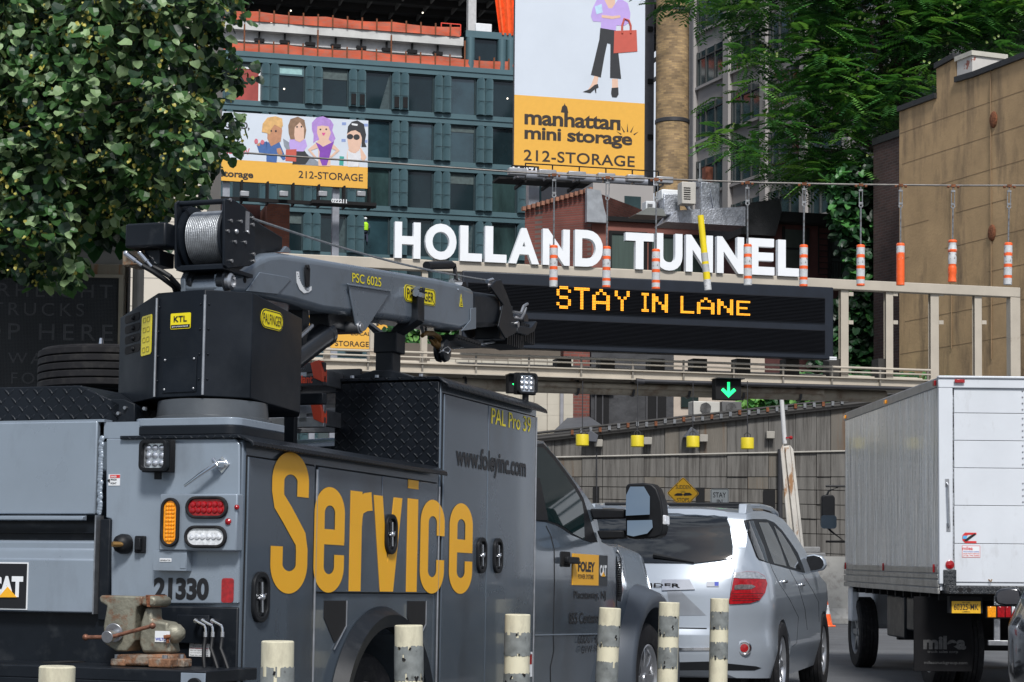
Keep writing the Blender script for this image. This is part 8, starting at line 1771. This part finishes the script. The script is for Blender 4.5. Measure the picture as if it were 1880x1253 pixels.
Z([[(890,450), (1060,450), (1080,520), (1040,580), (900,575), (885,510)]], lil, .026); Z([[(960,580), (1050,570), (1110,650), (1060,720), (920,718), (930,640)]], blk2, .024); Z([[(850,560), (965,555), (960,690), (845,680)]], rbag, .032)
Z([[(875,300), (900,230), (980,205), (1050,240), (1070,350), (1055,440), (900,450), (880,380)]], brn, .030); Z([[(945,320), (1000,265), (1045,330), (1045,450), (1000,480), (950,460), (940,400)]], skin, .036)
Z([[(1130,340), (1130,270), (1180,215), (1250,200), (1330,235), (1365,290), (1350,350), (1385,440), (1350,490), (1310,450), (1180,460), (1145,490), (1150,400)]], mat('print_violet_hair', (.42,.25,.62), .6, var=.15), .026)
Z([[(1190,310), (1240,300), (1310,310), (1335,380), (1310,450), (1360,500), (1430,570), (1340,650), (1330,630), (1390,570), (1330,540), (1330,740), (1200,735), (1200,540), (1120,570), (1180,640), (1165,655), (1085,560), (1160,500), (1210,450), (1185,380)]], skin, .033)
Z([[(1170,480), (1210,500), (1250,530), (1310,500), (1370,470), (1340,560), (1320,640), (1290,730), (1240,730), (1210,650), (1215,580)]], pur, .039); Z([[(1238,378), (1278,378), (1262,408), (1248,408)]], mat('print_pink', (.7,.1,.3), .6), .04)
Z([[(1515,560), (1660,540), (1720,640), (1690,690), (1640,640), (1640,745), (1520,745), (1505,640)]], skin, .026); Z([[(1515,560), (1550,590), (1600,600), (1650,550), (1660,640), (1630,745), (1520,745)]], mat('print_white', (.72,.73,.76), .6), .03)
Z([[(1515,470), (1510,380), (1560,330), (1660,350), (1670,470), (1640,570), (1580,600), (1530,560)]], skin, .033); Z([[(1510,390), (1520,310), (1560,260), (1620,245), (1690,285), (1715,400), (1700,480), (1720,530), (1665,530), (1670,430), (1650,380), (1600,350), (1550,360)]], blk2, .037)
Z([ell(1542, 420, 34, 28), ell(1612, 425, 34, 30)], blk2, .042); Z([[(1560,275), (1625,285), (1620,305), (1560,295)]], wht, .043); Z([[(1430,630), (1478,635), (1470,730), (1425,725)]], mat('print_teal', (.05,.35,.3), .6), .03)
Z([[(x, y), (x+45, y), (x+45, y+30), (x, y+30)] for x, y in ((1455,265), (1450,445), (1690,280), (1685,455))], mat('print_pale_blue', (.25,.33,.6), .6), .0225)
Z([ell(970, 315, 9, 10), ell(1018, 312, 9, 10), ell(692, 358, 9, 9), ell(742, 360, 10, 10), ell(1222, 342, 10, 8), ell(1285, 340, 10, 8)], blk2, .045)
mb = MB(); z_ = a[1]
for k in range(12): xk_ = a[0]+(b[0]-a[0])*k/11; mb.box(xk_, xk_+.1, -.6, .2, z_-1.3, z_)
mb.box(a[0], b[0]+.4, -.8, -.6, z_-1.25, z_-1.05); mb.box(f2(F2_, 565, 380)[0], f2(F2_, 682, 380)[0], -1.6, -.6, f2(F2_, 565, 381)[1], f2(F2_, 565, 375)[1]); part('catwalk', mb, gap, BB2)
for x_ in (444, 515, 586, 656): p = f2(F2_, x_, 368); mb = MB(); mb.box(p[0]-.25, p[0]+.25, -1.4, -1.0, p[1], p[1]+.3); part('flood_lamp', mb, mat('lamp_grey', (0,0,0)), BB2, bevel=.03)
p = f2(F2_, 600, 381); mb = MB(); mb.text('022211', (p[0], -1.61, p[1]), (1,0,0), (0,0,1), .9, .24, .01, .04); part('number_tag', mb, wht, BB2)
mb = MB()
for x_ in (a[0]+3, a[0]+8, b[0]-2): mb.box(x_, x_+.4, .3, .7, 0, z_+1)
part('support_post', mb, MT['tube_grey'], BB2)
# small billboard under the boom
F3_, BB3, a, b, zs = billboard('billboard', 'small low yellow storage billboard glimpsed under the crane boom', (546, 568), (714, 643), 560, 70)
wtext(BB3, F3_, 'manhattan mini storage', 'C2', (370, 668), (822, 685), 26, bink, .03); wtext(BB3, F3_, 'LOCAL', 'C2', (640, 738), (752, 740), 20, bink, .012); wtext(BB3, F3_, 'STORAGE', 'C2', (548, 800), (742, 806), 30, bink, .006)
mb = MB(); mb.box(a[0]+.5, a[0]+.7, .3, .5, 0, a[1]); mb.box(b[0]-.7, b[0]-.5, .3, .5, 0, a[1]); part('support_post', mb, MT['tube_grey'], BB3)
mb = MB(); 
# ======================= TREES =======================
def leafmat(name, col, var=.35, scale=1.5, trans=.25, rough=.45):
    mt = mat(name, col, rough, var=var, scale=scale); nt, b = nodes_of(mt); L = nt.links.new
    tr = N(nt, 'ShaderNodeBsdfTranslucent'); tr.inputs[0].default_value = (col[0]*1.6, col[1]*1.5, col[2]*.8, 1); mx = N(nt, 'ShaderNodeMixShader'); mx.inputs[0].default_value = trans
    out = [n for n in nt.nodes if n.type == 'OUTPUT_MATERIAL'][0]; L(b.outputs[0], mx.inputs[1]); L(tr.outputs[0], mx.inputs[2]); L(mx.outputs[0], out.inputs[0]); return mt
def inpoly(x, y, P):
    c = False
    for i in range(len(P)):
        (x1, y1), (x2, y2) = P[i], P[i-1]
        if (y1 > y) != (y2 > y) and x < (x2-x1)*(y-y1)/(y2-y1)+x1: c = not c
    return c
bark = mat('bark', (.06,.045,.035), .9, var=.4, scale=8, bump=.6)
def branches(mb, root, tips, r0, rng):
    for t in tips:
        p = Vector(root); q = Vector(t); m1 = p.lerp(q, .35)+Vector((rng.uniform(-.3,.3), rng.uniform(-.3,.3), .5)); m2 = p.lerp(q, .7)+Vector((rng.uniform(-.2,.2), rng.uniform(-.2,.2), .3))
        mb.tube([p, m1, m2, q], [r0, r0*.6, r0*.35, r0*.1], 7)
def rot_frame(d, up):
    d = d.normalized(); s = d.cross(up)
    if s.length < 1e-3: s = d.orthogonal()
    s.normalize(); return d, s, s.cross(d)
# left linden: heart-shaped leaves in drooping clusters
rng = random.Random(11)
lp = [(-260,-200), (430,-200), (455,5), (420,25), (380,40), (395,75), (425,60), (440,55), (400,85), (382,100), (420,112), (462,102), (440,130), (400,150), (435,165), (385,175), (395,215), (435,230), (440,250), (400,270), (392,300), (370,310), (365,340), (330,352), (300,365), (282,390), (255,372), (225,370), (215,400), (190,395), (175,420), (150,395), (125,400), (128,440), (142,470), (130,500), (122,520), (100,500), (70,505), (50,480), (20,500), (-20,470), (-260,480)]
LTc = at(150, 700, 19.5)
LT = thing('linden_tree', 'large leafy linden tree with yellow blossoms at the upper left', 'tree', (LTc.x-2.6, LTc.y+.5, 0))
o_ = Vector((LTc.x-2.6, LTc.y+.5, 0))
lv = [leafmat('linden_green', (.045,.115,.032)), leafmat('linden_dark', (.011,.034,.015), trans=.1), leafmat('linden_pale', (.24,.35,.17), rough=.5), leafmat('linden_blossom', (.4,.36,.07), trans=.1)]
mb = MB(); cl = []
while len(cl) < 1350:
    x, y = rng.uniform(-260, 462), rng.uniform(-200, 520)
    if not inpoly(x, y, lp): continue
    edge = min(1, min((abs(x-a)+abs(y-b)) for a, b in lp)/60)
    Y = 18.3+rng.uniform(-1.6, 2.0)*(.4+.6*edge); cl.append((at(x, y, Y), edge, x, y))
# leaf shape: heart folded along its midrib
def leaf(mb, p, d, up, s, m):
    d, sd, n = rot_frame(d, up); c = n*(-.12*s)
    v = [p, p+sd*s*.42+d*s*.1+n*.08*s, p+sd*s*.46+d*s*.45+n*.02*s, p+sd*s*.3+d*s*.85, p+d*s*1.05+c, p-sd*s*.3+d*s*.85, p-sd*s*.46+d*s*.45+n*.02*s, p-sd*s*.42+d*s*.1+n*.08*s, p+d*s*.5+c]
    mb.add(v, [(0,1,2,8), (8,2,3,4), (8,4,5,6), (0,8,6,7)], m)
for (c, e, x, y) in cl:
    pale = noise.noise(Vector((x*.02, y*.02, 0))) > .02; nl = rng.randint(14, 20)
    for k in range(nl):
        a = rng.uniform(0, 6.283); rr = rng.uniform(.03, .24)*(.4 if e < .3 else (.7 if e < .6 else 1)); p = c+Vector((math.cos(a)*rr, math.sin(a)*rr, rng.uniform(-.2, .12)))-o_
        d = Vector((math.cos(a)*.6, math.sin(a)*.6-.25, rng.uniform(-1.2, -.1))); up = Vector((rng.uniform(-.5,.5), rng.uniform(-1.2,.1), 1))
        r = rng.random(); m = 2 if (pale and r < .5) or r < .05 else (1 if r < .55 else 0); leaf(mb, p, d, up, rng.uniform(.06, .125), m)
    if rng.random() < .75:
        for k in range(rng.randint(4, 9)):
            p = c+Vector((rng.uniform(-.09,.09), rng.uniform(-.2,.0), rng.uniform(-.2,-.02)))-o_; leaf(mb, p, Vector((rng.uniform(-1,1), rng.uniform(-1,1), -1)), Vector((0,-1,1)), rng.uniform(.02,.042), 3)
part('crown', mb, lv, LT, smooth=0, recalc=False)
mb = MB(); mb.tube([(0,0,0), (.05,.0,1.5), (.1,0,3.0), (.2,0,5.2), (.4,0,7.5)], [.24,.2,.18,.14,.06], 12)
rn = random.Random(3); tips = [rn.choice(cl)[0]-o_ for _ in range(46)]; branches(mb, (.1,0,3.0), tips[:20], .07, rn); branches(mb, (.15,0,4.4), tips[20:], .06, rn); part('trunk', mb, bark, LT, smooth=60)
# interior mass so that little shows through
# right tree: pinnate fronds
rp_poly = [(1130,-200), (2000,-200), (2000,60), (1870,40), (1850,110), (1800,140), (1750,100), (1720,140), (1722,180), (1660,200), (1650,260), (1605,270), (1590,330), (1560,345), (1500,340), (1450,330), (1400,340), (1330,370), (1345,340), (1400,310), (1350,290), (1300,270), (1285,255), (1320,215), (1280,188), (1330,160), (1380,150), (1350,110), (1390,80), (1330,75), (1290,30), (1215,45), (1240,8), (1150,-10)]
T2o = at(1640, 800, 60); T2o.z = 0
RT = thing('sumac_tree', 'tall tree with feathery leaves spreading across the upper right', 'tree', T2o)
rv = [leafmat('frond_green', (.07,.22,.055), scale=.5), leafmat('frond_dark', (.02,.075,.025), scale=.5), leafmat('frond_light', (.14,.32,.07), scale=.5), leafmat('frond_seed', (.2,.28,.06))]
def frond(mb, p, d, L_, m, np_=7):
    d, sd, n = rot_frame(d, Vector((0,0,1))); 
    for k in range(np_):
        t = (k+1)/np_; q = p+d*L_*t+Vector((0,0,-.25*L_*t*t)); wl = L_*.4*(1-abs(t-.5)*.7)
        for sg in (-1, 1):
            u = (sd*sg+d*.35+Vector((0,0,-.3))).normalized(); w_ = d*L_*.075
            mb.add([q, q+u*wl*.5+w_, q+u*wl, q+u*wl*.5-w_], [(0,1,2,3)], m)
rng = random.Random(21); mb = MB(); cl2 = []
while len(cl2) < 980:
    x, y = rng.uniform(1130, 2000), rng.uniform(-200, 375)
    if not inpoly(x, y, rp_poly): continue
    dn = noise.noise(Vector((x*.012, y*.014, 3.1)))
    if dn < -.2 and rng.random() < .85: continue
    if x < 1470 and rng.random() < (.8 if x < 1330 else .62): continue
    cl2.append((at(x, y, 60+rng.uniform(-3.2, 3.2)), x, y))
for (c, x, y) in cl2:
    sh = rng.random()
    for k in range(rng.randint(8, 13)):
        a = rng.uniform(0, 6.283); d = Vector((math.cos(a), math.sin(a), rng.uniform(-.5, .35))); p = c+d*rng.uniform(.05,.3)+Vector((0,0,rng.uniform(-.25,.25)))-T2o
        r = rng.random(); m = 2 if (sh > .7 and r < .6) or r < .08 else (1 if r < .35 else 0); frond(mb, p, d, rng.uniform(.4, .75), m)
    if rng.random() < .12:
        for k in range(4): p = c+Vector((rng.uniform(-.3,.3), -.3, rng.uniform(0,.4)))-T2o; leaf(mb, p, Vector((rng.uniform(-1,1),0,1)), Vector((0,-1,0)), .08, 3)
part('crown', mb, rv, RT, smooth=0, recalc=False)
mb = MB(); tr = [at(1650, 800, 60)-T2o, at(1645, 500, 60)-T2o, at(1640, 250, 60)-T2o, at(1650, 130, 60)-T2o, at(1620, 40, 60)-T2o, at(1600, -60, 60)-T2o]; tr[0].z = 0; mb.tube(tr, [.28,.22,.18,.14,.1,.05], 10)
for (a, b) in ((((1645,200)), ((1800,60))), ((1640,260), (1500,120)), ((1640,300), (1420,230)), ((1645,230), (1740,20)), ((1630,330), (1380,310)), ((1640,180), (1560,-10)), ((1650,150), (1850,45))):
    branches(mb, at(*a, 60)-T2o, [at(*b, 59)-T2o, at(b[0]+30, b[1]-35, 61)-T2o], .1, rng)
part('trunk', mb, bark, RT, smooth=60)
# ivy-clad dark tree between town house and brick wall
def shrub(name, lab, poly, Y, dY, n, sz, mats, base, seed, cat='tree', w=None, trunk=True):
    rg = random.Random(seed); o = at(base[0], base[1], Y); o.z = 0; t = thing(name, lab, cat, o); mb = MB(); x0 = min(p[0] for p in poly); x1 = max(p[0] for p in poly); y0 = min(p[1] for p in poly); y1 = max(p[1] for p in poly); c = 0
    while c < n:
        x, y = rg.uniform(x0, x1), rg.uniform(y0, y1)
        if not inpoly(x, y, poly): continue
        c += 1; p = at(x, y, Y+rg.uniform(-dY, dY)); sh = noise.noise(Vector((x*.03, y*.03, seed)))
        for k in range(9):
            q = p+Vector((rg.uniform(-.3,.3), rg.uniform(-.3,.1), rg.uniform(-.3,.3)))-o; leaf(mb, q, Vector((rg.uniform(-1,1), rg.uniform(-1,.2), rg.uniform(-1.2,0))), Vector((rg.uniform(-.3,.3), -.6, 1)), rg.uniform(sz*.7, sz*1.2), 2 if sh+rg.uniform(-.3,.3) > .3 else (0 if sh+rg.uniform(-.3,.3) > 0 else 1))
    part('crown', mb, mats, t, smooth=0, recalc=False)
    if trunk: mb = MB(); mb.tube([(0,0,0), (.05,.1,2), (0,.1,max(3, at(base[0], (y0+y1)/2, Y).z))], [.15,.12,.05], 8); part('trunk', mb, bark, t)
shrub('ivy_tree', 'dark ivy covered tree standing between the town house and the dark brick wall', [(1535,330), (1612,300), (1625,420), (1620,700), (1500,700), (1505,600), (1555,560), (1565,480), (1545,420)], 58, 1.2, 900, .24, [rv[1], leafmat('ivy_deep', (.01,.03,.012)), rv[0]], (1580, 900), 5)
shrub('bush', 'green bush growing over the top of the concrete wall', [(1370,712), (1460,700), (1620,705), (1750,700), (1750,760), (1560,752), (1440,748), (1380,752)], 52, 1.0, 420, .2, rv[:3], (1500, 1000), 7, 'bush', trunk=False)
shrub('bush', 'leafy bush behind the sign gantry right of the yellow low billboard', [(714,590), (760,575), (850,580), (860,650), (716,650)], 60, 1.5, 300, .22, [rv[0], rv[1], rv[2]], (780, 900), 9, 'bush', trunk=False)
shrub('shade_tree', 'very dark tree mass behind the linden at the far left', [(-100,-100), (245,-100), (245,60), (245,395), (-100,395)], 23, .8, 900, .3, [rv[1], MT['ivy_deep'], lv[1]], (100, 900), 13, trunk=False)
# pavement strip and lane line
mb = MB(); mb.add([(-60,24,.004), (-4.5,24,.004), (-4.5,70,.004), (-60,70,.004)], [(0,1,2,3)]);
